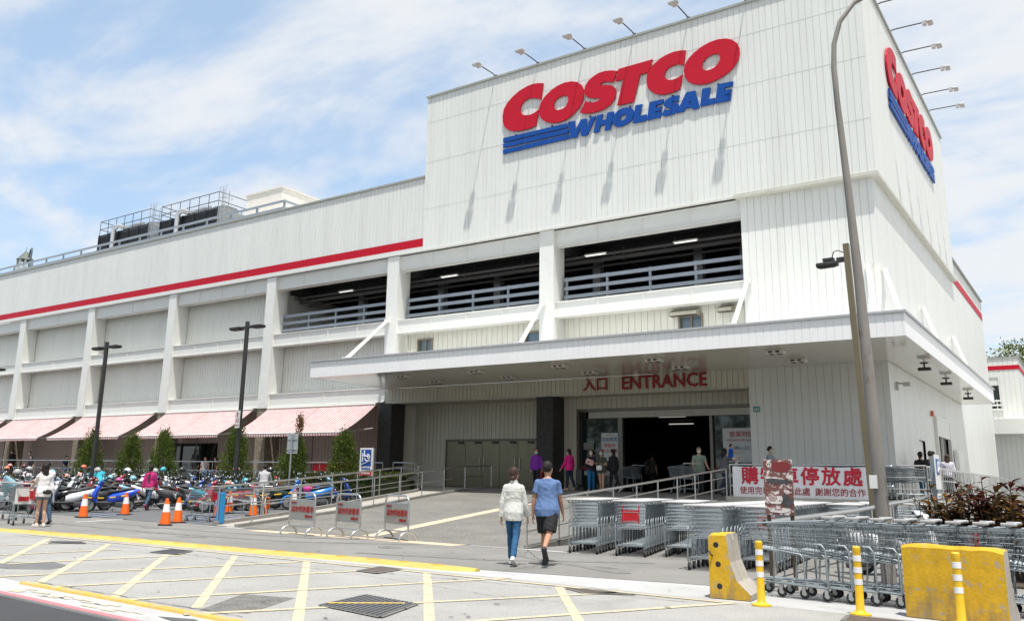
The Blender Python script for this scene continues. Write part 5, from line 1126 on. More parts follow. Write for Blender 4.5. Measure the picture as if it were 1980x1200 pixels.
blob(oval(.05, 1.69, .135, .085), MP, 'red_shape'); blob(oval(.0, 1.49, .17, .04, w=.25, ph=1), MPD, 'meat_shape'); blob(oval(-.04, 1.23, .12, .07, w=.2), MPW, 'white_shape'); blob(oval(.11, 1.22, .075, .085, w=.3, ph=2), MPD, 'grey_shape', .003); blob(oval(-.01, 1.09, .15, .045, w=.2, ph=1), MPW, 'white_shape')
t = MB(); g = random.Random(4)
for row in range(5):
    for k in range(9):
        if g.random() < .75: x = -.14+k*.021+(row % 2)*.006; z = 1.265-row*.026-(.07 if row > 2 else 0); t.box(x, x+.013, -.019, -.0165, z, z+.014)
t.build('print_marks', MP, p)
text('letters', '○', .09, SF @ Matrix.Translation((-.11, 1.72, .002)), MPW, p, d=.002, bold=.02)
# posters on the entrance glass
def poster(label, x0, x1, z0, z1, rows):
    t = MB(); t.box(x0, x1, 34.47, 34.49, z0, z1); r = tag(t.build('glass_poster', mat('poster_paper', (.62, .65, .64), .5)), label, 'poster')
    for s, size, z, m, dx in rows: text('letters', s, size, frame(((x0+x1)/2+dx, 34.468, z), (1, 0, 0), (0, 0, 1)), m, r, d=.003, bold=.008)
    return r
MB_ = mat('poster_blue', (.02, .07, .25), .5); MR_ = mat('poster_dred', (.42, .02, .03), .5); MO_ = mat('poster_orange', (.55, .22, .03), .5); MK_ = mat('poster_black', (.03, .03, .03), .5)
poster('white health notice with blue and red characters on the left glass panel', -17.92, -17.12, 2.38, 3.56, [('防疫期間', .185, 3.27, MB_, 0), ('請保持', .185, 3.02, MR_, 0), ('安全距離', .185, 2.79, MR_, 0), ('● ●', .12, 2.5, MK_, .05), ('━━━━━', .1, 3.46, MO_, 0)])
poster('pale opening hours board on the right glass panel', -12.48, -11.0, 2.35, 3.68, [('營業時間', .25, 3.42, MR_, .02), ('WAREHOUSE HOURS', .125, 3.2, MR_, .0), ('10:00—21:30', .2, 2.9, MB_, .02)])
t = MB(); t.box(-18.8, -18.3, 34.47, 34.5, 2.85, 3.15); tag(t.build('small_notice', mat('grey_notice', (.22, .23, .22), .6)), 'small grey notice on the left edge of the entrance glass', 'notice')
# small things of the arcade
t = MB(); t.lathe([(.12, 0), (.12, 1.15), (.08, 1.18), (0, 1.18)], (0, 0, 0), 14); tag(t.build('yellow_bollard', mat('bright_yellow', (.72, .5, .01), .5), smooth=40, loc=(-52.4, 28.6, .5)), 'plain thick yellow bollard by the arcade railing at far left', 'bollard')
r = thing('service_counter', 'small white service counter with rounded top under the awnings', 'counter', (-44.3, 31, 1.1)); t = MB(); t.bbox(-.9, .9, -.4, .4, .95, 1.05, .03); t.bbox(-.85, .85, -.35, .35, 0, .95, .03); t.build('body', M_PLASTER, r); t = MB(); t.tube([(-1, -.3, 0), (-1, -.3, 1.0), (-.9, -.3, 1.08), (1.0, -.3, 1.08), (1.1, -.3, 1.0), (1.1, -.3, 0)], .03, 8); t.build('hoop', M_STEEL, r)
r = thing('red_crate_stack', 'stack of red folded stall furniture behind the arcade railing', 'stall furniture', (-30.6, 31.2, 1.1)); t = MB(); t.bbox(-1.3, .2, -.4, .4, 0, .95, .04); t.build('crate', M_RPLAS, r); t = MB(); t.bbox(.3, 1.1, -.35, .35, 0, 1.1, .05); t.build('cabinet', M_RPLAS, r); t = MB(); t.bbox(-1.4, .1, -.5, .45, .98, 1.05, .02); t.build('lid', M_RPLAS, r); t = MB(); t.ell((.8, 0, 1.35), (.38, .3, .28), 12, 8); t.build('hood', M_DARK, r)

# ================================================================== SHOPPING CARTS
def wires(t, pa, pb, n, r=.0026, skip=0):
    """n straight wires between two polylines given as callables f(0..1)"""
    for k in range(n+1):
        f = k/n; t.tube([pa(f), pb(f)], r, 4, caps=False)
def lerp(a, b): a = Vector(a); b = Vector(b); return lambda f: a.lerp(b, f)
def make_cart():
    """handle at -x, nose at +x"""
    r = thing('shopping_cart', 'x', 'shopping cart')
    # basket corners: (rear,front) x (bottom,top)
    RB, RT, FB, FT = (-.42, .27, .50), (-.50, .30, .97), (.44, .20, .60), (.52, .235, .90)
    c = lambda p, s: (p[0], p[1]*s, p[2])
    t = MB()
    for s in (-1, 1):
        wires(t, lerp(c(RB, s), c(FB, s)), lerp(c(RT, s), c(FT, s)), 22)
        wires(t, lerp(c(RB, s), c(RT, s)), lerp(c(FB, s), c(FT, s)), 5)
    wires(t, lerp(c(FB, -1), c(FB, 1)), lerp(c(FT, -1), c(FT, 1)), 9); wires(t, lerp(c(FB, -1), c(FT, -1)), lerp(c(FB, 1), c(FT, 1)), 5)
    wires(t, lerp(c(RB, -1), c(RB, 1)), lerp(c(FB, -1), c(FB, 1)), 12); wires(t, lerp(c(RB, -1), c(FB, -1)), lerp(c(RB, 1), c(FB, 1)), 14)
    t.tube([c(RT, -1), c(FT, -1), c(FT, 1), c(RT, 1)], .009, 6); t.tube([c(RB, -1), c(FB, -1), c(FB, 1), c(RB, 1)], .006, 5)
    t.build('basket', M_GALV2, r)
    t = MB(); G1, G2 = (-.43, .265, .50), (-.36, .28, .93)
    wires(t, lerp(c(G1, -1), c(G1, 1)), lerp(c(G2, -1), c(G2, 1)), 12); wires(t, lerp(c(G1, -1), c(G2, -1)), lerp(c(G1, 1), c(G2, 1)), 7); t.tube([c(G2, -1), c(G2, 1)], .006, 5); t.build('rear_gate', M_GALV2, r)
    t = MB()
    for s in (-1, 1):
        t.tube([(-.50, .29*s, .16), (-.49, .285*s, .62), (-.44, .28*s, .68), (-.36, .275*s, .68)], .0125, 7)
        t.tube([(-.50, .29*s, .16), (.40, .20*s, .185), (.46, .16*s, .19)], .0125, 7)
        t.tube([(-.22, .262*s, .17), (-.21, .255*s, .50), (-.17, .252*s, .545), (.10, .23*s, .575), (.16, .226*s, .55), (.19, .225*s, .18)], .011, 7)
    t.tube([(.46, -.16, .19), (.46, .16, .19)], .0125, 7); t.tube([(-.50, -.29, .19), (-.50, .29, .19)], .010, 6); t.tube([(-.50, -.29, .52), (-.50, .29, .52)], .008, 6); t.build('frame', M_GALV2, r, smooth=60)
    t = MB(); wires(t, lerp((-.46, -.25, .21), (-.46, .25, .21)), lerp((.40, -.16, .21), (.40, .16, .21)), 7, .004); wires(t, lerp((-.46, -.25, .21), (.40, -.16, .21)), lerp((-.46, .25, .21), (.40, .16, .21)), 5, .004); t.build('lower_rack', M_GALV2, r)
    t = MB(); t.tube([(-.60, -.30, 1.02), (-.60, .30, 1.02)], .019, 10)
    for s in (-1, 1): t.tube([(-.50, .29*s, .97), (-.60, .29*s, 1.02)], .011, 6, 1)
    for s in (-1, 1): t.bbox(-.635, -.47, .30*s-.013, .30*s+.013, 1.0, 1.035, .010)
    t.build('handle', [mat('cart_handle_grey', (.42, .42, .42), .4), M_GALV2], r, smooth=40)
    for x, y in ((-.47, .27), (-.47, -.27), (.40, .18), (.40, -.18)):
        t = MB(); t.lathe([(.03, -.014), (.058, -.016), (.062, -.008), (.062, .008), (.058, .016), (.03, .014)], (x-.015, y, .062), 14, axis='y'); w = t.build('wheel', M_RUBBER, r, smooth=40)
        t = MB(); t.lathe([(.028, -.018), (.028, .018)], (x-.015, y, .062), 10, axis='y'); t.box(x-.03, x+.015, y-.024, y-.018, .05, .15); t.box(x-.03, x+.015, y+.018, y+.024, .05, .15); t.box(x-.03, x+.02, y-.024, y+.024, .145, .17); t.build('fork', M_GALV, w)
    return r
def add_flap(cart):
    t = MB(); t.box(-.452, -.44, -.14, .14, .66, .81); 
    t.box(-.46, -.44, -.17, -.15, .60, .94); t.box(-.46, -.44, .15, .17, .60, .94); t.box(-.46, -.44, -.17, .17, .82, .85)
    for k in range(8): t.box(-.456, -.452, -.14+k*.037, -.125+k*.037, .62, .80)
    t.build('child_seat_flap', M_RPLAS, cart)
cart0 = make_cart(); used = [0]
def place_cart(x, y, rz, label, group=None, z=0., flap=False, sc_=1.05):
    o = cart0 if used[0] == 0 else copy_tree(cart_clean)
    used[0] += 1; o.location = (x, y, z); o.rotation_euler = (0, 0, rz+random.uniform(-.02, .02)); o.scale = (sc_,)*3; o['label'] = label
    if group: o['group'] = group
    elif 'group' in o: del o['group']
    if flap: add_flap(o)
    return o
cart_clean = cart0
ORD = ('first','second','third','fourth','fifth','sixth','seventh','eighth','ninth','tenth','eleventh','twelfth','thirteenth','fourteenth','fifteenth','sixteenth','seventeenth','eighteenth','nineteenth','twentieth','twenty-first','twenty-second','twenty-third','twenty-fourth','twenty-fifth','twenty-sixth','twenty-seventh','twenty-eighth','twenty-ninth','thirtieth','thirty-first','thirty-second','thirty-third','thirty-fourth','thirty-fifth','thirty-sixth')
NTH = ('front', 'second', 'third', 'fourth', 'fifth', 'sixth', 'seventh', 'eighth', 'ninth', 'tenth', 'eleventh', 'twelfth', 'thirteenth', 'fourteenth', 'fifteenth', 'sixteenth', 'seventeenth', 'eighteenth')
def nest(x, y, ang, n, row, z=0., step=.30, flap=()):
    d = Vector((math.cos(ang), math.sin(ang), 0))
    for k in range(n):
        p = Vector((x, y, 0))+d*(step*k+.55)
        place_cart(p.x, p.y, ang, '%s cart of %s' % (ORD[k] if k else 'front', row), 'carts of '+row, z, flap=k in flap)
A_ = math.atan2(.97, -.25)
nest(-8.92, 16.3, A_, 9, 'the nested stack right of the blue-shirted man', flap=())
nest(-7.92, 16.42, A_, 13, 'the nested stack with the red seat flap', flap=(0,))
nest(-7.1, 17.0, A_, 10, 'the long nested stack right of the red seat flap')
A2 = math.atan2(.99, -.12)
nest(-5.72, 14.72, A2, 30, 'the nested stack behind the end-on yellow barrier')
nest(-4.97, 15.2, A2, 26, 'the nested stack under the left half of the banner', flap=(3,))
nest(-4.72, 20.2, A2, 12, 'the nested stack between the poster and the brown post')
nest(-4.1, 24.3, A_, 5, 'the short nested stack below the platform corner')
nest(-4.95, 24.4, A_, 5, 'the short nested stack left of the platform corner')
# side-on row, noses to the left
for k in range(17):
    place_cart(-3.58+k*.285, 12.35+.012*k, math.pi, '%s cart from the left in the side-on row behind the yellow bollards' % ('first',*NTH[1:])[k], 'carts of the side-on row', flap=k in (6, 11), sc_=1.02)
for k in range(6): place_cart(-5.6-k*.32, 29.75+.05*k, 0, '%s cart from the right in the row behind the banner on the platform' % ('first',*NTH[1:])[k], 'carts on the platform', 1.1)
for k in range(5): place_cart(-5.0-k*.3, 31.2, 0, '%s cart from the right in the rear platform row beside the wall' % ('first',*NTH[1:])[k], 'carts on the platform', 1.1)
place_cart(-22.6, 17.35, R(195), 'single empty cart with red flap beside the blue rail pad', flap=True)
place_cart(-24.2, 20.2, R(200), 'single cart half hidden behind the handrail near the cream bicycle')
place_cart(-24.0, 12.55, R(165), 'cart with a paper notice pushed by the couple at the left edge', z=.0, flap=True)
place_cart(-26.6, 13.3, R(170), 'cart cut by the left frame edge in front of the scooters')
t = MB(); t.box(-23.55, -23.53, 12.1, 12.55, .55, .95); r = tag(t.build('cart_notice', M_WPLAS), 'white paper notice with red print hanging on the couple\'s cart', 'notice')
t = MB(); t.box(-23.528, -23.522, 12.18, 12.46, .62, .74); t.build('red_print', M_RPLAS, r)
place_cart(-12.6, 30.5, R(150), 'cart pushed by the masked man in the pale green shirt at the entrance', z=1.1)
place_cart(-8.9, 30.4, R(0), 'cart pushed by the masked man in grey on the platform', z=1.1)
place_cart(-16.3, 33.6, R(170), 'cart parked by the glass at the left of the entrance opening', z=1.1)

# ================================================================== SCOOTERS
M_PAINT = mat('scooter_paint', rough=.25, var=.04, objcol=True, coat=.5); M_SEAT = mat('black_vinyl', (.02, .02, .021), .5); M_ENG = mat('engine_grey', (.09, .09, .092), .5, metal=.5, var=.2)
M_RIM = mat('rim_grey', (.30, .30, .31), .35, metal=.8); M_CHROME = mat('mirror_glass', (.75, .77, .80), .08, metal=1.); M_TAIL = mat('tail_red', (.45, .01, .01), .2); M_HEADL = mat('headlight_glass', (.6, .62, .64), .08, spec=1.); M_PLATE = mat('plate_white', (.66, .68, .68), .45)
def ring(x, w, zb, zt, n=10, pw=.75):
    cz = (zb+zt)/2; h = (zt-zb)/2; out = []
    for k in range(n):
        a = 2*math.pi*k/n; ca, sa = math.cos(a), math.sin(a)
        out.append(Vector((x, w*math.copysign(abs(ca)**pw, ca), cz+h*math.copysign(abs(sa)**pw, sa))))
    return out
def make_scooter(variant=0, full=True):
    r = thing('motor_scooter', 'x', 'scooter')
    v = variant
    def stack(L): return [[Vector((xc+(f if math.cos(a) > 0 else b)*math.cos(a), w*math.copysign(abs(math.sin(a))**.8, math.sin(a)), z)) for a in [2*math.pi*k/14 for k in range(14)]] for z, xc, w, f, b in L]
    t = MB(); t.loft(stack([(.27, .40, .12, .04, .05), (.40, .46, .19, .10, .06), (.55, .47, .225, .14, .06), (.70, .44, .21, .13, .06), (.82, .39, .16, .11, .06), (.91, .345, .10, .08, .06)])); t.build('leg_shield', M_PAINT, r, smooth=50)
    t = MB(); t.loft(stack([(.90, .33, .08, .07, .06), (.95, .33, .15, .11, .07), (1.01, .31, .155, .10, .08), (1.06, .285, .10, .06, .06), (1.075, .28, .05, .03, .03)])); t.build('handlebar_cover', M_PAINT, r, smooth=50)
    t = MB(); secs = []
    for k in range(9):
        a = math.radians(-12+k*22); rr = .262; secs.append([Vector((.66+(rr+o)*math.cos(a), y, .235+(rr+o)*math.sin(a))) for y, o in ((-.075, -.05), (-.055, 0), (.055, 0), (.075, -.05), (.045, -.02), (-.045, -.02))])
    t.loft(secs); t.build('front_fender', M_PAINT, r, smooth=40)
    t = MB(); secs = [ring(.06, .11, .29, .56), ring(-.1, .165, .29, .66), ring(-.35, .195, .35, .71), ring(-.6, .18, .47, .76), ring(-.82, .12, .60, .80), ring(-.95, .05, .70, .81)] if v == 0 else [ring(.07, .12, .28, .58), ring(-.1, .19, .28, .66), ring(-.36, .215, .30, .71), ring(-.62, .20, .36, .74), ring(-.82, .15, .48, .76), ring(-.93, .07, .60, .74)]
    t.loft(secs); t.build('rear_body', M_PAINT, r, smooth=55)
    t = MB(); secs = [ring(.10, .09, .60, .67), ring(.0, .135, .63, .735), ring(-.2, .15, .67, .775), ring(-.38, .145, .70, .785), ring(-.46, .14, .72, .835), ring(-.68, .115, .755, .855), ring(-.80, .06, .785, .84)]
    t.loft(secs); t.build('seat', M_SEAT, r, smooth=55)
    t = MB(); t.bbox(-.1, .42, -.16, .16, .27, .35, .03); t.bbox(-.35, -.05, -.11, .11, .2, .42, .04); t.build('floorboard', M_BLACK, r)
    t = MB(); t.bbox(-.72, -.2, .05, .16, .17, .36, .04); t.bbox(-.5, -.2, -.12, .05, .2, .45, .04); t.lathe([(.03, 0), (.05, .05), (.06, .12), (.06, .48), (.04, .52)], (-.38, -.20, .24), 12, axis='x', M=Matrix.Translation((-.38, 0, .24)) @ Matrix.Rotation(R(172), 4, 'Y') @ Matrix.Translation((.38, 0, -.24)))
    t.tube([(-.12, -.05, .12), (-.1, -.2, .0)], .012, 6); t.tube([(-.62, -.12, .3), (-.72, -.13, .6)], .025, 8); t.build('engine', M_ENG, r, smooth=40)
    for x in (.66, -.62):
        t = MB(); n = 24 if full else 16
        t.lathe([(.165, -.035), (.215, -.042), (.235, -.015), (.235, .015), (.215, .042), (.165, .035)], (x, 0, .235), n, axis='y'); w = t.build('wheel', M_RUBBER, r, smooth=50)
        t = MB(); t.lathe([(.165, -.04), (.15, -.02), (.15, .02), (.165, .04)], (x, 0, .235), n, axis='y'); t.lathe([(.05, -.06), (.05, .06)], (x, 0, .235), 10, axis='y')
        for k in range(5):
            a = 2*math.pi*k/5; t.tube([(x+.04*math.cos(a), 0, .235+.04*math.sin(a)), (x+.155*math.cos(a), 0, .235+.155*math.sin(a))], .018, 5)
        t.build('rim', M_RIM, w)
    t = MB()
    for s in (-1, 1): t.tube([(.66, .07*s, .235), (.50, .06*s, .62)], .022, 7)
    t.build('fork', M_ENG, r)
    t = MB(); t.tube([(.24, .36, 1.0), (.30, .25, 1.02), (.33, .08, 1.0), (.33, -.08, 1.0), (.30, -.25, 1.02), (.24, -.36, 1.0)], .014, 6)
    for s in (-1, 1): t.tube([(.30, .24*s, 1.02), (.24, .365*s, 1.0)], .021, 7); t.tube([(.33, .22*s, 1.03), (.32, .34*s, 1.0)], .008, 4)
    t.build('handlebar', M_BLACK, r, smooth=40)
    for s in (-1, 1):
        t = MB(); t.tube([(.31, .2*s, 1.03), (.29, .27*s, 1.16), (.28, .30*s, 1.2)], .007, 5); t.ell((.285, .33*s, 1.235), (.018, .075, .05), 10, 6); m = t.build('mirror', M_BLACK, r, smooth=60)
        t = MB(); t.ell((.272, .33*s, 1.235), (.012, .066, .042), 10, 6); t.build('mirror_glass', M_CHROME, m, smooth=60)
    t = MB(); t.ell((.415, 0, .985), (.04, .085, .04), 12, 8); 
    t.build('headlight', M_HEADL, r, smooth=60)
    for s in (-1, 1): t = MB(); t.ell((.59, .10*s, .60), (.03, .05, .03), 8, 6); t.build('turn_signal', M_HEADL, r, smooth=60)
    t = MB(); t.bbox(-.955, -.88, -.09, .09, .67, .74, .02); t.build('tail_light', M_TAIL, r)
    t = MB(); t.tube([(-.85, 0, .66), (-.95, 0, .45)], .03, 5); M2 = Matrix.Translation((-.965, 0, .47)) @ Matrix.Rotation(R(-22), 4, 'Y'); t.box(-.006, .006, -.15, .15, -.08, .08, M=M2); t.build('licence_plate', M_PLATE, r)
    return r
def make_small(variant=0):
    """rows far behind: fewer parts"""
    a = make_scooter(variant, False); return a
proto = [make_scooter(0), make_scooter(1)]
GREYS = [(.015, .015, .017), (.02, .02, .025), (.05, .05, .055), (.13, .13, .135), (.03, .03, .03), (.6, .6, .6), (.62, .62, .6), (.3, .3, .31)]
HUES = [('black', (.015, .015, .016)), ('black', (.015, .015, .018)), ('black', (.015, .015, .018)), ('black', (.02, .02, .022)), ('black', (.012, .012, .015)), ('dark green', (.01, .03, .02)), ('charcoal', (.04, .04, .045)), ('dark grey', (.07, .07, .075)), ('silver', (.35, .36, .37)), ('red', (.36, .015, .02)), ('blue', (.02, .06, .26)), ('teal', (.04, .17, .21)), ('dark red', (.16, .01, .02)), ('white', (.68, .68, .68)), ('pale blue', (.25, .45, .58)), ('black', (.015, .015, .018)), ('navy', (.02, .03, .10)), ('black', (.02, .02, .02)), ('grey', (.2, .2, .21)), ('lilac', (.36, .32, .42))]
M_HELM = mat('helmet_shell', rough=.2, objcol=True, coat=.6, var=.02)
def helmet_proto():
    r = thing('helmet', 'x', 'helmet'); t = MB(); t.ell((0, 0, 0), (.15, .125, .135), 16, 10, cut=-.05); t.build('shell', M_HELM, r, smooth=60)
    t = MB(); t.ell((.02, 0, -.005), (.14, .115, .09), 14, 8, cut=-.06); t.build('visor', mat('smoked_visor', (.03, .03, .035), .08, spec=.9), r, smooth=60); return r
helm0 = helmet_proto(); hused = [0]
def put_helmet(loc, rz, col, label):
    o = helm0 if hused[0] == 0 else copy_tree(helm0); hused[0] += 1
    o.location = loc; o.rotation_euler = (0, 0, rz); o['label'] = label; o['group'] = 'helmets left on scooters'
    for c in o.children: c.color = (*col, 1)
sused = [0, 0]; HC = [('black', (.02, .02, .022)), ('white', (.65, .65, .65)), ('orange', (.62, .16, .07)), ('pink', (.6, .06, .25)), ('silver', (.35, .35, .35)), ('pale blue', (.2, .5, .6)), ('salmon', (.62, .25, .2)), ('cream', (.55, .5, .4)), ('black', (.02, .02, .022)), ('teal', (.03, .35, .45)), ('dark red', (.12, .02, .02))]
def put_scooter(x, y, rz, hue, label, v=0, z=None, lean=.07, group='scooters parked in rows in front of the store'):
    o = proto[v] if sused[v] == 0 else copy_tree(proto[v]); sused[v] += 1
    o.location = (x, y, zlot(x, y) if z is None else z); o.rotation_euler = (lean, 0, rz); o['label'] = label
    if group: o['group'] = group
    def setc(c):
        c.color = (*hue, 1)
        for d in c.children: setc(d)
    for c in o.children: setc(c)
    return o
gs = random.Random(12)
ROWS = [('front', 18.4, -37.0, -26.0, .60), ('second', 20.7, -41.2, -25.2, .62), ('third', 23.0, -46.5, -24.6, .66), ('back', 24.9, -49.5, -24.6, .72)]
DIRF = math.atan2(-.9, -.42)
for rn, Y0, xa, xb, stp in ROWS:
    n = int((xb-xa)/stp)
    for k in range(n):
        x = xa+(xb-xa)*k/max(1, n-1)+gs.uniform(-.08, .08); y = Y0+gs.uniform(-.18, .18)+(x-xb)*.02*(rn != 'front')
        if rn == 'front':
            y = 18.4+(x+28.4)*.36+gs.uniform(-.08, .08)
            if -29.6 < x < -27.2: continue          # the bright blue one is placed by hand
            if x > -27.2: continue
        if rn == 'second' and -29.6 < x < -28.2: continue
        hn, hue = gs.choice(HUES); back = gs.random() < (.2 if rn == 'front' else .6)
        rz = DIRF+gs.uniform(-.1, .1)+(math.pi if back else 0); v = gs.choice((0, 0, 1))
        put_scooter(x, y, rz, hue, '%s scooter, %s from the left in the %s row' % (hn, ORD[k], rn), v, lean=gs.uniform(.05, .12))
        if gs.random() < .42:
            cn, hc = gs.choice(HC); d = Vector((math.cos(rz), math.sin(rz), 0)); top = gs.random() < .6
            p = Vector((x, y, 0))+(d*-.15 if not top else d*.27+Vector((-d.y, d.x, 0))*.3*gs.choice((-1, 1)))
            put_helmet((p.x, p.y, zlot(0, y)+(.93 if not top else 1.32)), gs.uniform(0, 6.28), hc, '%s helmet on the %s scooter, %s from the left in the %s row' % (cn, hn, ORD[k], rn))
put_scooter(-28.5, 17.95, math.atan2(-.75, -.62), (.008, .07, .55), 'bright blue sport scooter seen side-on behind the two joined cones', 0)
put_scooter(-29.9, 17.2, DIRF-.05, (.70, .72, .74), 'white scooter with pale blue trim beside the bright blue one', 0)
put_scooter(-30.0, 15.7, math.atan2(-.1, 1.), (.13, .008, .02), 'dark red scooter facing right behind the girl in white', 1)
put_scooter(-31.6, 14.6, math.atan2(-.3, 1), (.45, .40, .6), 'lilac scooter at the left frame edge behind the cart', 1)
put_scooter(-25.9, 20.4, DIRF+math.pi, (.02, .28, .38), 'teal scooter with white rear plate right of the magenta jacket', 0)
put_scooter(-25.2, 20.2, DIRF, (.34, .012, .03), 'red scooter nosing out behind the empty cart', 1)
put_scooter(-23.9, 22.9, math.atan2(-.75, -.62), (.01, .18, .55), 'bright blue scooter behind the middle no-parking stand', 0)
put_scooter(-3.0, 16.6, R(15), (.74, .74, .74), 'white scooter half hidden behind the grey pole and the cart handles', 1, z=.0, group=None)
# pink bag on the blue scooter
t = MB(); t.ell((-23.6, 22.6, 1.0), (.16, .14, .15), 12, 8); tag(t.build('pink_bag', mat('pink_cloth', (.62, .05, .30), .7), smooth=60), 'bright pink bag hanging on the blue scooter behind the stands', 'bag')
# blue raincoat/bag on a scooter at left
t = MB(); t.loft([ring(0, .02, 1.18, 1.22), ring(.06, .10, .95, 1.2), ring(.16, .19, .72, 1.15), ring(.3, .2, .70, 1.1), ring(.42, .12, .72, 1.0), ring(.48, .03, .78, .9)]); o = t.build('light_blue_bag', mat('light_blue_cloth', (.28, .48, .58), .8, var=.1, scale=8, bump=.5, bscale=20), smooth=60, loc=(-26.2, 13.1, .05), rz=R(120)); tag(o, 'light blue cloth bag held up by the man at the left edge', 'bag')

# bicycle ------------------------------------------------------------------------------
r = thing('bicycle', 'cream folding bicycle with orange rear rack leaning by the inner handrail', 'bicycle', (-21.6, 18.9, .1), math.atan2(.75, -.62)+math.pi)
M_CREAMB = mat('cream_frame', (.62, .56, .42), .35)
for x in (-.5, .5):
    t = MB(); t.tube([(x+.29*math.cos(a), 0, .31+.29*math.sin(a)) for a in [2*math.pi*k/28 for k in range(28)]], .02, 7, closed=True); w = t.build('wheel', M_RUBBER, r, smooth=60)
    t = MB(); t.tube([(x+.265*math.cos(a), 0, .31+.265*math.sin(a)) for a in [2*math.pi*k/28 for k in range(28)]], .008, 5, closed=True)
    for k in range(14): a = 2*math.pi*k/14; t.tube([(x, 0, .31), (x+.26*math.cos(a), 0, .31+.26*math.sin(a))], .0025, 3)
    t.build('rim', M_GALV, w)
t = MB(); t.tube([(-.5, 0, .31), (-.12, 0, .30), (.36, 0, .72)], .022, 8); t.tube([(-.12, 0, .3), (-.24, 0, .8)], .02, 8); t.tube([(-.5, 0, .31), (-.2, 0, .62)], .013, 6); t.tube([(.5, 0, .31), (.38, 0, .72), (.33, 0, .98)], .02, 8); t.build('frame', M_CREAMB, r, smooth=50)
t = MB(); t.tube([(.26, .27, 1.0), (.34, 0, .99), (.26, -.27, 1.0)], .013, 6); t.build('handlebar', M_STEEL, r)
t = MB(); t.loft([ring(-.38, .10, .80, .86), ring(-.26, .09, .81, .87), ring(-.12, .02, .82, .86)]); t.build('saddle', M_SEAT, r, smooth=50)
t = MB(); t.box(-.72, -.30, -.07, .07, .62, .645); t.box(-.62, -.59, -.08, .08, .31, .63); t.build('rack', M_ORANGE, r)
t = MB(); t.lathe([(.09, -.012), (.09, .012)], (-.12, .04, .3), 16, axis='y'); t.tube([(-.12, .06, .3), (-.02, .06, .17)], .01, 5); t.box(-.06, .02, .06, .14, .155, .175); t.build('crank', M_ORANGE, r)

# globe lamp at the right edge
r = thing('globe_lamp', 'white globe street lamp on a dark post at the right frame edge', 'street lamp', (.35, 24, 0))
t = MB(); t.tube([(0, 0, 0), (0, 0, 3.55)], .05, 8); t.build('post', M_DARK, r)
t = MB(); t.ell((0, 0, 3.8), (.2, .2, .26), 14, 10); t.build('globe', M_WPLAS, r, smooth=60)
t = MB(); t.lathe([(.1, 3.5), (.14, 3.56), (.1, 3.62)], n=12); t.box(-.3, .3, -.03, .03, 3.42, 3.5); t.build('collar', M_DARK, r)

# trees across the road behind the viewer: they screen the low sky and show in the door glass
g = random.Random(77); mb = MB(); cs = []
for k in range(26):
    x = -85+k*5.2+g.uniform(-1, 1); y = -24+g.uniform(-4, 4); h = g.uniform(9, 14)
    mb.tube([(x, y, -.1), (x+g.uniform(-.4, .4), y, h*.6)], [.3, .15], 6, 1)
    for j in range(10): cs.append((Vector((x+g.gauss(0, 1.9), y+g.gauss(0, 1.6), h*g.uniform(.35, 1))), g.uniform(1., 1.8)))
def fn(g):
    c, s = g.choice(cs); v = Vector((g.gauss(0, .6), g.gauss(0, .6), g.gauss(0, .55)))*s; return c+v, (v+Vector((0, 0, .2))).normalized()
vs, fs = leafmesh(26000, fn, .55, 5); mb.add(vs, fs, 0); tag(mb.build('roadside_trees', [M_TREE, M_BARK]), kind='stuff')
# ================================================================== PEOPLE
M_SKIN = mat('skin', (.50, .30, .205), .55, var=.06, scale=6); M_SKIN2 = mat('skin_tan', (.40, .215, .135), .55, var=.07, scale=6)
M_HAIR = mat('black_hair', (.014, .011, .010), .62, spec=.25, var=.3, scale=30, stretch=(1, 1, .15)); M_HAIRG = mat('grey_hair', (.12, .115, .11), .6, var=.3, scale=30); M_HAIRB = mat('brown_hair', (.045, .024, .018), .6, spec=.3, var=.3, scale=30, stretch=(1, 1, .15))
M_MASK = mat('mask_green', (.45, .68, .60), .8); M_MASKW = mat('mask_white', (.72, .74, .74), .8); M_EYE = mat('eye_dark', (.02, .015, .012), .3); M_LIP = mat('lip', (.33, .13, .11), .5)
CLOTH = {}
def cloth(name, c, var=.10): return mat('cloth_'+name, c, .85, var=var, scale=7, stretch=(1, 1, .7), bump=.45, bscale=16)
def rings2(secs, n=16):
    return [[Vector((x0+d*math.cos(a), w*math.sin(a), z)) for a in [2*math.pi*k/n for k in range(n)]] for z, w, d, x0 in secs]
def caps(mb, a, b, ra, rb, n=10):
    a = Vector(a); b = Vector(b); d = b-a; L = d.length; d = d/L
    pts = [a-d*ra, a-d*ra*.7, a, b, b+d*rb*.7, b+d*rb]; rr = [ra*.05, ra*.72, ra, rb, rb*.72, rb*.05]; mb.tube(pts, rr, n)
from mathutils import noise as mnoise
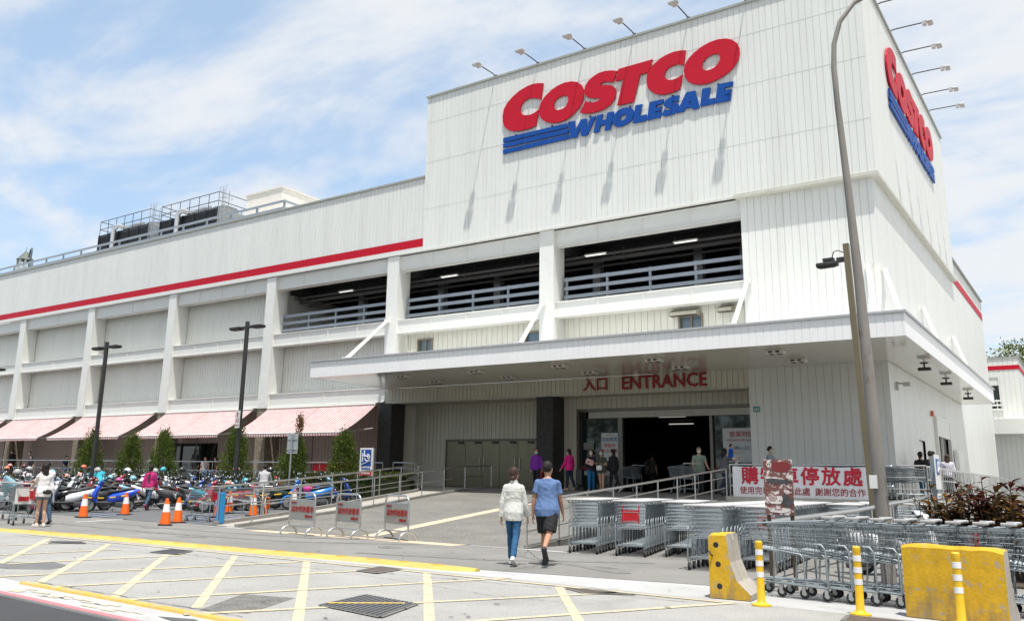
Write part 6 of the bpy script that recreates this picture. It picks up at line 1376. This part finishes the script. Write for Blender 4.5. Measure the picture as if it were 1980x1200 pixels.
def remesh(mb, name, m, parent, vox, smooth_it=4, folds=0.):
    me = bpy.data.meshes.new(name); me.from_pydata(mb.v, [], mb.f)
    bm = bmesh.new(); bm.from_mesh(me); bmesh.ops.recalc_face_normals(bm, faces=bm.faces[:]); bm.to_mesh(me); bm.free()
    o = bpy.data.objects.new(name, me); COL.objects.link(o)
    r = o.modifiers.new('r', 'REMESH'); r.mode = 'VOXEL'; r.voxel_size = vox
    s = o.modifiers.new('s', 'SMOOTH'); s.iterations = smooth_it; s.factor = .5
    dg = bpy.context.evaluated_depsgraph_get(); me2 = bpy.data.meshes.new_from_object(o.evaluated_get(dg))
    o.modifiers.clear(); o.data = me2; bpy.data.meshes.remove(me); me2.name = name
    if folds:                                 # creases of cloth as real relief
        o_ = Vector((random.uniform(0, 50), random.uniform(0, 50), 0)); nr = [v.normal.copy() for v in me2.vertices]
        for v, n_ in zip(me2.vertices, nr):
            p = v.co; a = mnoise.noise(Vector((p.x*7+p.z*6, p.y*9-p.z*5, p.z*5))+o_); b = mnoise.noise(Vector((p.x*16, p.y*16, p.z*9))+o_); v.co = p+n_*folds*((1-abs(a)*2)*.7+b*.5-.3)
    me2.materials.clear(); me2.materials.append(m); me2.polygons.foreach_set('use_smooth', [True]*len(me2.polygons)); o.parent = parent
    return o
def person(label, loc, head, h=1.65, legs=((12, 6), (-14, 22)), arms=((6, 10, 14), (-4, 10, 18)), top='tee', topc=('grey', (.3, .3, .3)), bottom='jeans', botc=('denim', (.05, .12, .22)), shoe=(.03, .03, .03), hair='short', hairm=None, mask=None, lean=2, look=0, vox=.011, inward=(0, 0), build=1.0, skin=None, group=None, sit=False, gait=1.0):
    r = thing('person', label, 'person', loc, R(head), group); S = h/1.72; skin = skin or M_SKIN; hairm = hairm or M_HAIR
    LT, LS = .43, .41; hz = 1.0; B = build
    J = {}
    low = 9
    for s, (a, b) in zip((1, -1), legs):
        a, b = R(a), R(b); hip = Vector((0, .082*s, hz-.08)); kn = hip+Vector((math.sin(a), -.03*s, -math.cos(a))).normalized()*LT; an = kn+Vector((math.sin(a-b), -.0*s, -math.cos(a-b)))*LS
        fp = (a-b)*.9 if (a-b) < -.25 else 0      # trailing foot tips on its toe
        toe = an+Vector((math.cos(fp)*.16, .02*s, math.sin(fp)*.16-.055)); heel = an+Vector((-.055*math.cos(fp)+.0, 0, -.055-.055*math.sin(fp)))
        J[s] = (hip, kn, an, toe, heel); low = min(low, toe.z-.028, heel.z-.028)
    dz = -low; 
    for s in J: J[s] = tuple(p+Vector((0, 0, dz)) for p in J[s])
    hz = hz-.08+dz; pv = Vector((0, 0, hz)); LR = Matrix.Translation(pv) @ Matrix.Rotation(R(lean), 4, 'Y') @ Matrix.Translation(-pv)
    T = lambda x, y, z: LR @ Vector((x, y, z+hz-.92))
    A = {}
    for s, (f, ab, e), inw in zip((1, -1), arms, inward):
        f, ab, e = R(f), R(ab), R(e); sh = T(-.005, .168*s*B, 1.362)
        el = sh+LR.to_3x3() @ (Vector((math.sin(f)*math.cos(ab), s*math.sin(ab), -math.cos(f)*math.cos(ab)))*.29)
        dv = Vector((math.sin(f+e), s*math.sin(ab)*.5-s*inw, -math.cos(f+e))).normalized(); wr = el+LR.to_3x3() @ dv*.25
        A[s] = (sh, el, wr, (LR.to_3x3() @ dv).normalized())
    hd = T(.015, 0, 1.605); HM = Matrix.Translation(hd) @ Matrix.Rotation(R(look), 4, 'Z')
    # ---- body: one continuous surface
    mb = MB()
    def torso(inf, z0, z1, fl=0.):
        secs = [(.84, .145, .105, -.01), (.92, .165, .118, -.012), (1.0, .158, .112, -.005), (1.10, .146, .10, 0), (1.20, .156, .108, .0), (1.29, .170, .115, 0), (1.35, .168, .102, -.004), (1.395, .138, .085, -.008), (1.43, .095, .070, -.010), (1.46, .062, .058, -.01)]
        out = []
        for z, w, d, x0 in secs:
            if z < z0-.05 or z > z1+.03: continue
            zz_ = max(z0, min(z1, z)); k = inf+fl*max(0, (1.25-zz_)/.4)
            out.append([T(x0+(d*B+k)*math.cos(a), (w*B+k)*math.sin(a), zz_) for a in [2*math.pi*q/18 for q in range(18)]])
        return out
    mb.loft(torso(0, .84, 1.455))
    caps(mb, T(-.008, 0, 1.42), T(.005, 0, 1.54), .056, .052)
    mb.ell((0, 0, 0), (.097, .076, .118), 18, 14, M=HM); mb.ell((.028, 0, -.055), (.062, .056, .06), 14, 10, M=HM)          # skull, jaw
    mb.ell((.098, 0, -.018), (.018, .013, .024), 8, 6, M=HM)
    for s in (1, -1): mb.ell((-.005, .077*s, -.01), (.016, .010, .030), 8, 6, M=HM)
    for s in (1, -1):
        hip, kn, an, toe, heel = J[s]
        caps(mb, hip+Vector((0, 0, .02)), kn, .088*B, .056); caps(mb, kn, kn.lerp(an, .35), .053, .055*B); caps(mb, kn.lerp(an, .3)+Vector((-.012, 0, 0)), an, .054*B, .036); caps(mb, an, heel, .034, .03); caps(mb, heel, toe, .032, .028)
        sh, el, wr, dv = A[s]
        caps(mb, sh, el, .050*B, .038*B); caps(mb, el, el.lerp(wr, .3), .038*B, .039*B); caps(mb, el.lerp(wr, .25), wr, .039*B, .025)
        # palm and five fingers, slightly curled
        side = Vector((0, 0, 1)).cross(dv); side = side.normalized() if side.length > .2 else Vector((0, 1, 0)); fwd = dv.cross(side).normalized()
        if abs(dv.z) > .6: side, fwd = Vector((1, 0, 0)), Vector((0, -s, 0))
        p1 = wr+dv*.085
        for q in (-.024, -.008, .008, .024): caps(mb, wr+side*q*.7, p1+side*q, .013, .012, 7)
        for q, L in ((-.030, .062), (-.010, .075), (.010, .080), (.030, .072)):
            k1 = p1+side*q*1.0+dv*L*.5+fwd*.008; k2 = k1+dv*L*.42+fwd*.022; caps(mb, p1+side*q*.9, k1, .0095, .009, 7); caps(mb, k1, k2, .009, .0075, 7)
        t0 = wr+dv*.025+side*.028; t1 = t0+side*.032+dv*.03+fwd*.01; caps(mb, t0, t1, .013, .011, 7); caps(mb, t1, t1+dv*.032+fwd*.012, .011, .009, 7)
    ob = remesh(mb, 'body', skin, r, vox); ob.scale = (S,)*3
    def child(mb, name, m, sm=3, vx=None, folds=0.):
        o = remesh(mb, name, m, r, vx or vox, sm, folds); o.scale = (S,)*3; return o
    # ---- trousers / shorts / jeans
    bm_ = cloth(*botc); mb = MB(); up = {'jeans': (.012, 1.0), 'trousers': (.022, 1.0), 'shorts': (.032, .5), 'hotpants': (.016, .30)}[bottom]
    sec = torso(min(.006, up[0]*.5), .84, .99); mb.loft(sec)
    for s in (1, -1):
        hip, kn, an, toe, heel = J[s]; k = up[0]
        if up[1] >= 1: caps(mb, hip, kn, .090*B+k, .057+k); caps(mb, kn, kn.lerp(an, .4)+Vector((-.008, 0, 0)), .056+k, .056*B+k); caps(mb, kn.lerp(an, .35)+Vector((-.008, 0, 0)), an+(kn-an)*.06, .056*B+k, .041+k*1.2)
        else:
            e = kn.lerp(hip, .1) if up[1] > .4 else hip.lerp(kn, .42)
            mb.tube([hip+Vector((0, 0, .06)), hip, hip.lerp(e, .5), e], [.07, .093*B+k, .088*B+k*1.05, (.066 if up[1] > .4 else .080)*B+k*1.3], 16)
    child(mb, 'trousers' if up[1] >= 1 else 'shorts', bm_, folds=.008)
    # ---- top
    tm = cloth(*topc); mb = MB(); inf, z0, fl, slv = {'tee': (.016, .80, .045, .62), 'shirt': (.020, .82, .015, 1.9), 'jacket': (.024, .77, .028, 1.95), 'blouse': (.020, .84, .02, 1.5), 'vest': (.014, .86, .01, .15)}[top]
    sec = torso(inf, max(z0, .84), 1.44, fl)
    if z0 < .84: sec = [[p+Vector((0, 0, z0-.84)) for p in sec[0]]]+sec
    mb.loft(sec)
    for s in (1, -1):
        sh, el, wr, dv = A[s]; k = inf*.95; mb.ell(sh+Vector((0, 0, -.004)), (.056*B+k*.7, .050*B+k*.7, .058*B+k*.55), 14, 10); caps(mb, sh.lerp(T(0, 0, 1.36), .5), sh, .066*B+k*.3, .050*B+k*.5)
        if slv <= 1: mb.tube([sh, sh.lerp(el, slv*.5), sh.lerp(el, slv)], [.050*B+k*.7, .048*B+k*.9, .046*B+k*1.25], 12)
        else:
            caps(mb, sh, el, .050*B+k*.8, .041*B+k); e2 = el.lerp(wr, min(1, slv-1)); mb.tube([el, el.lerp(e2, .5), e2, e2+dv*.008], [.041*B+k, .039*B+k, .031+k*1.1, .031+k*1.1], 12)
    if top in ('jacket', 'shirt'): mb.lathe([(.062+inf*.4, 1.40), (.064+inf*.4, 1.49), (.05, 1.492)], (0, 0, 0), 14, M=LR @ Matrix.Translation((-.004, 0, hz-.92)))
    to = child(mb, 'jacket' if top == 'jacket' else 'shirt', tm, folds=.009)
    # ---- shoes
    sm_ = mat('shoe_%.2f_%.2f_%.2f' % shoe, shoe, .6)
    for s in (1, -1):
        hip, kn, an, toe, heel = J[s]; mb = MB(); u = (toe-heel).normalized(); upv = Vector((0, 1, 0)).cross(u)*-1
        if upv.z < 0: upv = -upv
        caps(mb, heel+upv*.004, heel.lerp(toe, .45)+upv*.006, .043, .042); caps(mb, heel.lerp(toe, .4), toe+u*.015, .042, .036); caps(mb, an.lerp(heel, .3), heel, .043, .04)
        sec = []
        for f in (-.18, 0, .4, .75, 1.05, 1.2):
            c = heel.lerp(toe, f); w = (.030, .042, .042, .048, .042, .02)[(-.18, 0, .4, .75, 1.05, 1.2).index(f)]
            sec.append([c+Vector((0, y*w, 0))+upv*z for y, z in ((-1, -.03), (1, -.03), (1, -.008), (-1, -.008))])
        mb.loft(sec); child(mb, 'shoe', sm_, 2, .009)
    # ---- hair
    mb = MB(); bk = -.020
    gh = random.Random(int(abs(loc[0]*77+loc[1]*13)))
    mb.ell((bk, 0, .028), (.100, .085, .108), 18, 12, M=HM)
    if hair in ('short', 'cap'): mb.ell((-.05, 0, -.012), (.050, .070, .062), 14, 10, M=HM)
    else: mb.ell((-.055, 0, -.03), (.055, .074, .085), 14, 10, M=HM)
    for q in range(46):                        # uneven locks
        a, b = gh.uniform(0, 6.283), gh.uniform(-.15, 1.45); d = Vector((math.cos(a)*math.cos(b), math.sin(a)*math.cos(b), math.sin(b)))
        if d.x > .45 and d.z < .6: continue
        c = Vector((bk+d.x*.094, d.y*.080, .028+d.z*.102)); caps(mb, HM @ c, HM @ (c+Vector((-.018+gh.uniform(-.012, .006), gh.uniform(-.015, .015), -.03))), .015, .008, 6)
    if hair == 'long':
        secs = []
        for z, w, d, x in ((.04, .075, .05, -.055), (-.08, .085, .05, -.075), (-.2, .085, .045, -.095), (-.32, .075, .038, -.11), (-.42, .05, .025, -.115)): secs.append([HM @ Vector((x+d*math.cos(a), w*math.sin(a), z)) for a in [2*math.pi*q/14 for q in range(14)]])
        mb.loft(secs)
        for s in (1, -1): caps(mb, HM @ Vector((.0, .078*s, .03)), HM @ Vector((-.02, .082*s, -.16)), .022, .016)
    if hair == 'bun': mb.ell((-.105, -.01, -.075), (.038, .042, .036), 12, 8, M=HM)
    if hair == 'pony': caps(mb, HM @ Vector((-.1, 0, .0)), HM @ Vector((-.15, 0, -.16)), .032, .018)
    child(mb, 'hair', hairm, 2, .008)
    mb = MB()
    for s in (1, -1): mb.ell((.088, .033*s, .012), (.010, .015, .008), 8, 6, M=HM)
    o = mb.build('eyes', M_EYE, r, smooth=60); o.scale = (S,)*3
    if mask:
        mb = MB(); mb.ell((.052, 0, -.052), (.064, .064, .052), 14, 10, M=HM); o = mb.build('face_mask', mask, r, smooth=60); o.scale = (S,)*3
        mb = MB()
        for s in (1, -1): mb.tube([HM @ Vector((.07, .058*s, -.03)), HM @ Vector((.0, .084*s, .0))], .003, 4)
        o = mb.build('mask_strap', M_MASKW, r); o.scale = (S,)*3
    else:
        mb = MB(); mb.ell((.086, 0, -.062), (.008, .022, .007), 8, 6, M=HM); o = mb.build('mouth', M_LIP, r); o.scale = (S,)*3
    r['_s'] = S
    return r, A, J, T, S
HW = 112      # heading of people walking up to the entrance
# the couple in front
m_, A, J, T, S = person('man seen from behind in blue T-shirt and black shorts, walking up to the ramp', (-8.10, 13.52, .004), HW-4, 1.76, legs=((10, 4), (-22, 38)), arms=((-6, 11, 12), (12, 9, 16)), top='tee', topc=('blue_heather', (.095, .165, .33), .09), bottom='shorts', botc=('black', (.012, .012, .014)), shoe=(.025, .025, .03), hair='short', vox=.008, build=1.02, skin=M_SKIN2, look=-14, lean=3)
t = MB(); sh, el, wr, dv = A[1]; a, b = sh.lerp(el, .68), sh.lerp(el, .84); t.tube([a, b], [.0515, .0495], 14, caps=False); o = t.build('arm_tattoo', mat('tattoo_ink', (.16, .09, .065), .6, var=.3, scale=30), m_); o.scale = (S,)*3
w_, A, J, T, S = person('woman seen from behind in pale windbreaker and blue jeans beside the man in blue', (-8.53, 13.1, .004), HW-2, 1.63, legs=((12, 4), (-12, 20)), arms=((-4, 12, 10), (8, 12, 14)), top='jacket', topc=('pale_jacket', (.56, .57, .54), .05), bottom='jeans', botc=('mid_denim', (.018, .085, .19), .16), shoe=(.66, .66, .66), hair='bun', hairm=M_HAIRB, vox=.008, build=.86, lean=1, look=-10)
t = MB()
for z, w, d in ((1.285, .20, .148), (.80, .205, .168)): t.tube([T(-.004+(d+.004)*math.cos(a), (w+.004)*math.sin(a), z) for a in [math.pi/2+math.pi*k/14 for k in range(15)]], .005, 5)
o = t.build('seam', mat('jacket_seam', (.30, .31, .30), .8), w_); o.scale = (S,)*3
# people in the car park
g_, A, J, T, S = person('woman seen from behind in magenta top with dark back panel among the scooters', (-28.45, 19.45, .12), 125, 1.60, legs=((14, 5), (-18, 26)), arms=((-14, 9, 12), (8, 9, 20)), top='shirt', topc=('magenta', (.42, .015, .14)), botc=('dark_denim', (.035, .075, .13)), shoe=(.25, .03, .06), hair='pony')
t = MB(); t.loft([[T(-.142-.0*k, y, z) for y, z in ((-.035, .9), (.035, .9), (.035, 1.38), (-.035, 1.38))] for k in (0,)]+[[T(-.12, y, z) for y, z in ((-.035, .9), (.035, .9), (.035, 1.38), (-.035, 1.38))]]); o = t.build('back_panel', cloth('charcoal', (.03, .03, .035)), g_); o.scale = (S,)*3
t = MB()
for k in range(4): t.tube([T(-.004+.146*math.cos(a), .186*math.sin(a), .80+k*.024) for a in [2*math.pi*q/20 for q in range(20)]], .007, 5, closed=True)
o = t.build('striped_hem', M_WPLAS, g_); o.scale = (S,)*3
g_, A, J, T, S = person('girl with long black hair in white T-shirt and denim shorts at the left cart', (-22.68, 12.37, .004), 172, 1.60, legs=((4, 3), (-4, 5)), arms=((42, 8, 30), (46, 8, 26)), top='tee', topc=('white', (.66, .64, .64), .06), bottom='hotpants', botc=('light_denim', (.14, .18, .23)), shoe=(.62, .55, .50), hair='long', inward=(.15, .15), lean=4, build=.93)
t = MB(); M2 = LRM = Matrix.Translation(T(-.16, -.05, .93)); t.ell((0, 0, 0), (.05, .13, .07), 12, 8, M=M2); o = t.build('belt_bag', mat('black_leather', (.015, .015, .016), .3), g_, smooth=60); o.scale = (S,)*3
person('black-haired man in white shirt and jeans holding up a blue bag at the left cart', (-23.75, 13.05, .004), 178, 1.66, legs=((8, 6), (-8, 14)), arms=((62, 10, 22), (55, 10, 30)), top='tee', topc=('off_white', (.60, .58, .60), .06), botc=('dark_denim', (.035, .075, .13)), hair='short', lean=10, look=-20, mask=M_MASKW)
p = (-25.6, 22.3, .23); person('man seen from behind in light grey long-sleeved shirt by the bicycle and scooters', p, 130, 1.62, top='shirt', topc=('light_grey', (.42, .42, .43)), bottom='trousers', botc=('charcoal', (.03, .03, .035)), arms=((30, 14, 30), (34, 14, 30)), lean=12, inward=(.2, .2))
person('person in cyan shirt bending over a scooter beside the leftmost conifer', (-34.0, 20.9, .18), 160, 1.6, top='tee', topc=('cyan', (.03, .38, .48)), lean=30, arms=((30, 10, 20), (35, 10, 20)))
# arcade
M_STOOL = mat('stool_grey', (.25, .25, .25), .6)
SIT = dict(legs=((82, 84), (78, 80)), lean=8)
def stool(x, y, label):
    t = MB(); t.bbox(x-.2, x+.2, y-.2, y+.2, 1.50, 1.54, .01)
    for a in (-.16, .16):
        for b in (-.16, .16): t.box(x+a-.015, x+a+.015, y+b-.015, y+b+.015, 1.1, 1.5)
    tag(t.build('stool', M_STOOL), label, 'stool')
person('masked person in black standing at far left under the awnings', (-62.0, 31.3, 1.1), 200, 1.72, topc=('black', (.012, .012, .014)), top='shirt', bottom='trousers', botc=('black', (.012, .012, .014)), mask=M_MASKW)
person('person in striped grey top under the awnings at far left', (-59.9, 31.4, 1.1), -60, 1.62, topc=('grey_stripe', (.20, .18, .18)), top='tee', mask=M_MASKW)
person('person in black sitting near the yellow post under the awnings', (-58.6, 30.9, 1.1), -70, 1.6, topc=('black', (.012, .012, .014)), botc=('black', (.012, .012, .014)), top='tee', **SIT); stool(-58.6, 30.9, 'grey stool under the sitting person in black, far left')
person('person in dark blue shirt sitting under the awnings left of the leaning conifer', (-55.0, 31.2, 1.1), 10, 1.65, topc=('dark_blue', (.02, .035, .07)), top='tee', arms=((50, 8, 70), (20, 8, 60)), **SIT); stool(-55.0, 31.2, 'grey stool under the sitting person in dark blue')
person('person in black standing under the awnings between the third and fourth conifer', (-41.4, 31.0, 1.1), 100, 1.72, topc=('black', (.012, .012, .014)), top='shirt', bottom='trousers', botc=('black', (.012, .012, .014)), hair='long')
person('dark-haired person in pale top seated beside the standing person in black', (-40.6, 31.1, 1.1), -40, 1.6, topc=('pale', (.42, .36, .36)), top='tee', hair='long', **SIT); stool(-40.6, 31.1, 'grey stool under the seated person in the pale top')
person('dark-haired person in dark red top seated second from the standing person in black', (-39.8, 31.3, 1.1), -120, 1.6, topc=('dark_red', (.10, .02, .02)), top='tee', hair='long', **SIT); stool(-39.8, 31.3, 'grey stool under the seated person in the dark red top')
# entrance queue
person('woman in purple long-sleeved top, black trousers and mint mask by the dark pillar', (-18.95, 30.75, 1.1), -60, 1.62, legs=((16, 6), (-12, 18)), top='shirt', topc=('purple', (.17, .02, .30)), bottom='jeans', botc=('black', (.012, .012, .014)), shoe=(.5, .02, .03), hair='short', mask=M_MASK)
person('person in mustard jacket sitting against the dark pillar holding a red bag', (-19.75, 32.5, 1.1), -65, 1.62, top='shirt', topc=('mustard', (.16, .09, .015)), botc=('black', (.012, .012, .014)), hair='bun', mask=M_MASKW, arms=((30, 8, 70), (30, 8, 70)), inward=(.2, .2), **SIT)
t = MB(); t.bbox(-20.0, -19.5, 32.3, 32.75, 1.1, 1.52, .02); tag(t.build('bench', M_STOOL), 'low grey bench under the person in the mustard jacket', 'bench')
t = MB(); t.bbox(-19.75, -19.45, 32.0, 32.2, 1.55, 1.85, .05); tag(t.build('red_bag', mat('dark_red_cloth', (.22, .02, .04), .7)), 'dark red bag on the lap of the person in the mustard jacket', 'bag')
person('woman in bright pink top and navy trousers in the queue', (-17.75, 31.35, 1.1), 165, 1.62, legs=((8, 4), (-10, 14)), top='shirt', topc=('hot_pink', (.66, .015, .22)), bottom='jeans', botc=('navy', (.015, .022, .045)), shoe=(.42, .28, .22), hair='pony', mask=M_MASK, build=1.1, arms=((14, 10, 30), (0, 10, 25)))
person('woman in dark red top standing behind the girl with the pink bag', (-16.95, 31.9, 1.1), 170, 1.6, top='shirt', topc=('wine', (.10, .012, .03)), bottom='jeans', botc=('black', (.012, .012, .014)), hair='short', mask=M_MASKW)
person('woman in navy top and bright blue jeans hugging a pale pink bag', (-16.65, 31.15, 1.1), -70, 1.62, legs=((-6, 4), (18, 12)), top='blouse', topc=('dark_navy', (.015, .013, .025)), bottom='jeans', botc=('bright_denim', (.01, .12, .28)), shoe=(.4, .3, .25), hair='long', mask=M_MASKW, arms=((20, 8, 95), (20, 8, 95)), inward=(.5, .5))
t = MB(); M2 = Matrix.Translation((-16.58, 30.90, 2.22)) @ Matrix.Rotation(R(20), 4, 'Y'); t.bbox(-.17, .17, -.05, .05, -.11, .11, .04, M=M2); tag(t.build('pink_handbag', mat('pale_pink_leather', (.58, .36, .34), .5)), 'pale pink handbag held by the woman in navy', 'bag')
person('girl in black and white top and denim shorts in the queue', (-16.25, 31.25, 1.1), -80, 1.6, legs=((6, 3), (-4, 4)), top='tee', topc=('black_white', (.06, .065, .05), .6), bottom='hotpants', botc=('light_denim', (.14, .18, .23)), shoe=(.3, .26, .24), hair='long', mask=M_MASK, arms=((20, 8, 80), (20, 8, 80)), inward=(.4, .4))
person('woman in black sportswear with white side stripe, last in the queue', (-15.85, 31.5, 1.1), 160, 1.64, top='shirt', topc=('black', (.012, .012, .014)), bottom='jeans', botc=('black', (.012, .012, .014)), shoe=(.6, .6, .6), hair='pony', mask=M_MASKW)
t = MB(); t.bbox(-16.33, -16.1, 30.93, 31.05, 1.9, 2.1, .04); tag(t.build('white_bag', M_WPLAS, smooth=60), 'white bag held by the girl in denim shorts', 'bag')
t = MB(); t.bbox(-17.35, -17.05, 31.1, 31.35, 1.3, 1.95, .06); t.tube([(-17.3, 31.2, 1.95), (-17.3, 31.2, 2.15), (-17.1, 31.2, 2.15), (-17.1, 31.2, 1.95)], .012, 5)
for a in (-17.32, -17.08):
    t.lathe([(.08, -.02), (.08, .02)], (a, 31.15, 1.18), 12, axis='y'); t.tube([(a, 31.2, 1.18), (a, 31.2, 1.4)], .012, 5)
tag(t.build('pushchair', M_BLACK), 'black pushchair between the pink top and the girls in the queue', 'pushchair')
person('masked man in pale green T-shirt pushing a cart out of the entrance', (-12.15, 31.0, 1.1), -60, 1.66, legs=((14, 6), (-12, 16)), arms=((28, 12, 30), (24, 12, 30)), top='tee', topc=('pale_green', (.22, .27, .23)), bottom='trousers', botc=('black', (.012, .012, .014)), hair='cap', hairm=M_HAIRG, mask=M_MASKW, build=1.08)
person('woman in grey top lifting a child at the top of the ramp rail', (-10.95, 30.3, 1.1), 60, 1.60, top='tee', topc=('slate', (.10, .10, .115)), botc=('navy', (.015, .022, .045)), hair='long', arms=((75, 14, 40), (75, 14, 40)), inward=(.3, .3))
person('small child in bright blue top and white trousers carried by the woman in grey', (-10.78, 30.5, 1.98), 20, .95, legs=((60, 70), (50, 70)), top='tee', topc=('royal_blue', (.01, .08, .45)), bottom='jeans', botc=('white', (.66, .64, .64), .06), shoe=(.6, .6, .62), arms=((60, 20, 30), (60, 20, 30)), build=1.1)
person('masked man in grey T-shirt pushing a cart behind the white banner', (-9.45, 30.6, 1.1), 0, 1.68, arms=((40, 8, 30), (42, 8, 28)), top='tee', topc=('blue_grey', (.22, .27, .31)), bottom='trousers', botc=('navy', (.015, .022, .045)), mask=M_MASK, look=0)
# shoppers by the side door
person('person in black T-shirt with black hair at the side railing, nearest of the four', (-5.05, 34.4, 1.1), 95, 1.66, top='tee', topc=('black', (.012, .012, .014)), bottom='trousers', botc=('black', (.012, .012, .014)), arms=((10, 12, 60), (5, 12, 50)), build=1.12)
person('dark-haired person in black half hidden behind the side sign post', (-5.45, 34.9, 1.1), 80, 1.66, top='tee', topc=('black', (.012, .012, .014)), hair='pony')
person('man in light blue shirt at the side railing beside the long-haired woman', (-5.25, 36.3, 1.1), 80, 1.72, top='tee', topc=('light_blue', (.16, .30, .50)), bottom='trousers', botc=('charcoal', (.03, .03, .035)), look=-30)
person('woman with long brown hair and white blouse at the side railing', (-4.85, 36.8, 1.1), 95, 1.64, top='blouse', topc=('white_lilac', (.55, .53, .60), .06), bottom='trousers', botc=('black', (.012, .012, .014)), hair='long', hairm=M_HAIRB, shoe=(.5, .35, .28))
# inside
for x, y, lb, c in ((-16.8, 37.2, 'person in dark clothes inside the dark shop, left of the opening', (.05, .05, .055)), (-17.6, 38.6, 'person in a pale shirt inside the dark shop near the left', (.30, .28, .28)), (-15.2, 38.2, 'person in pale grey inside the dark shop at the middle', (.26, .26, .28)), (-13.6, 37.4, 'person in dark grey inside the dark shop toward the right', (.08, .08, .09))):
    person(lb, (x, y, 1.11), 90, 1.65, top='tee', topc=('inside_%.2f' % c[0], c), botc=('charcoal', (.03, .03, .035)), vox=.014)
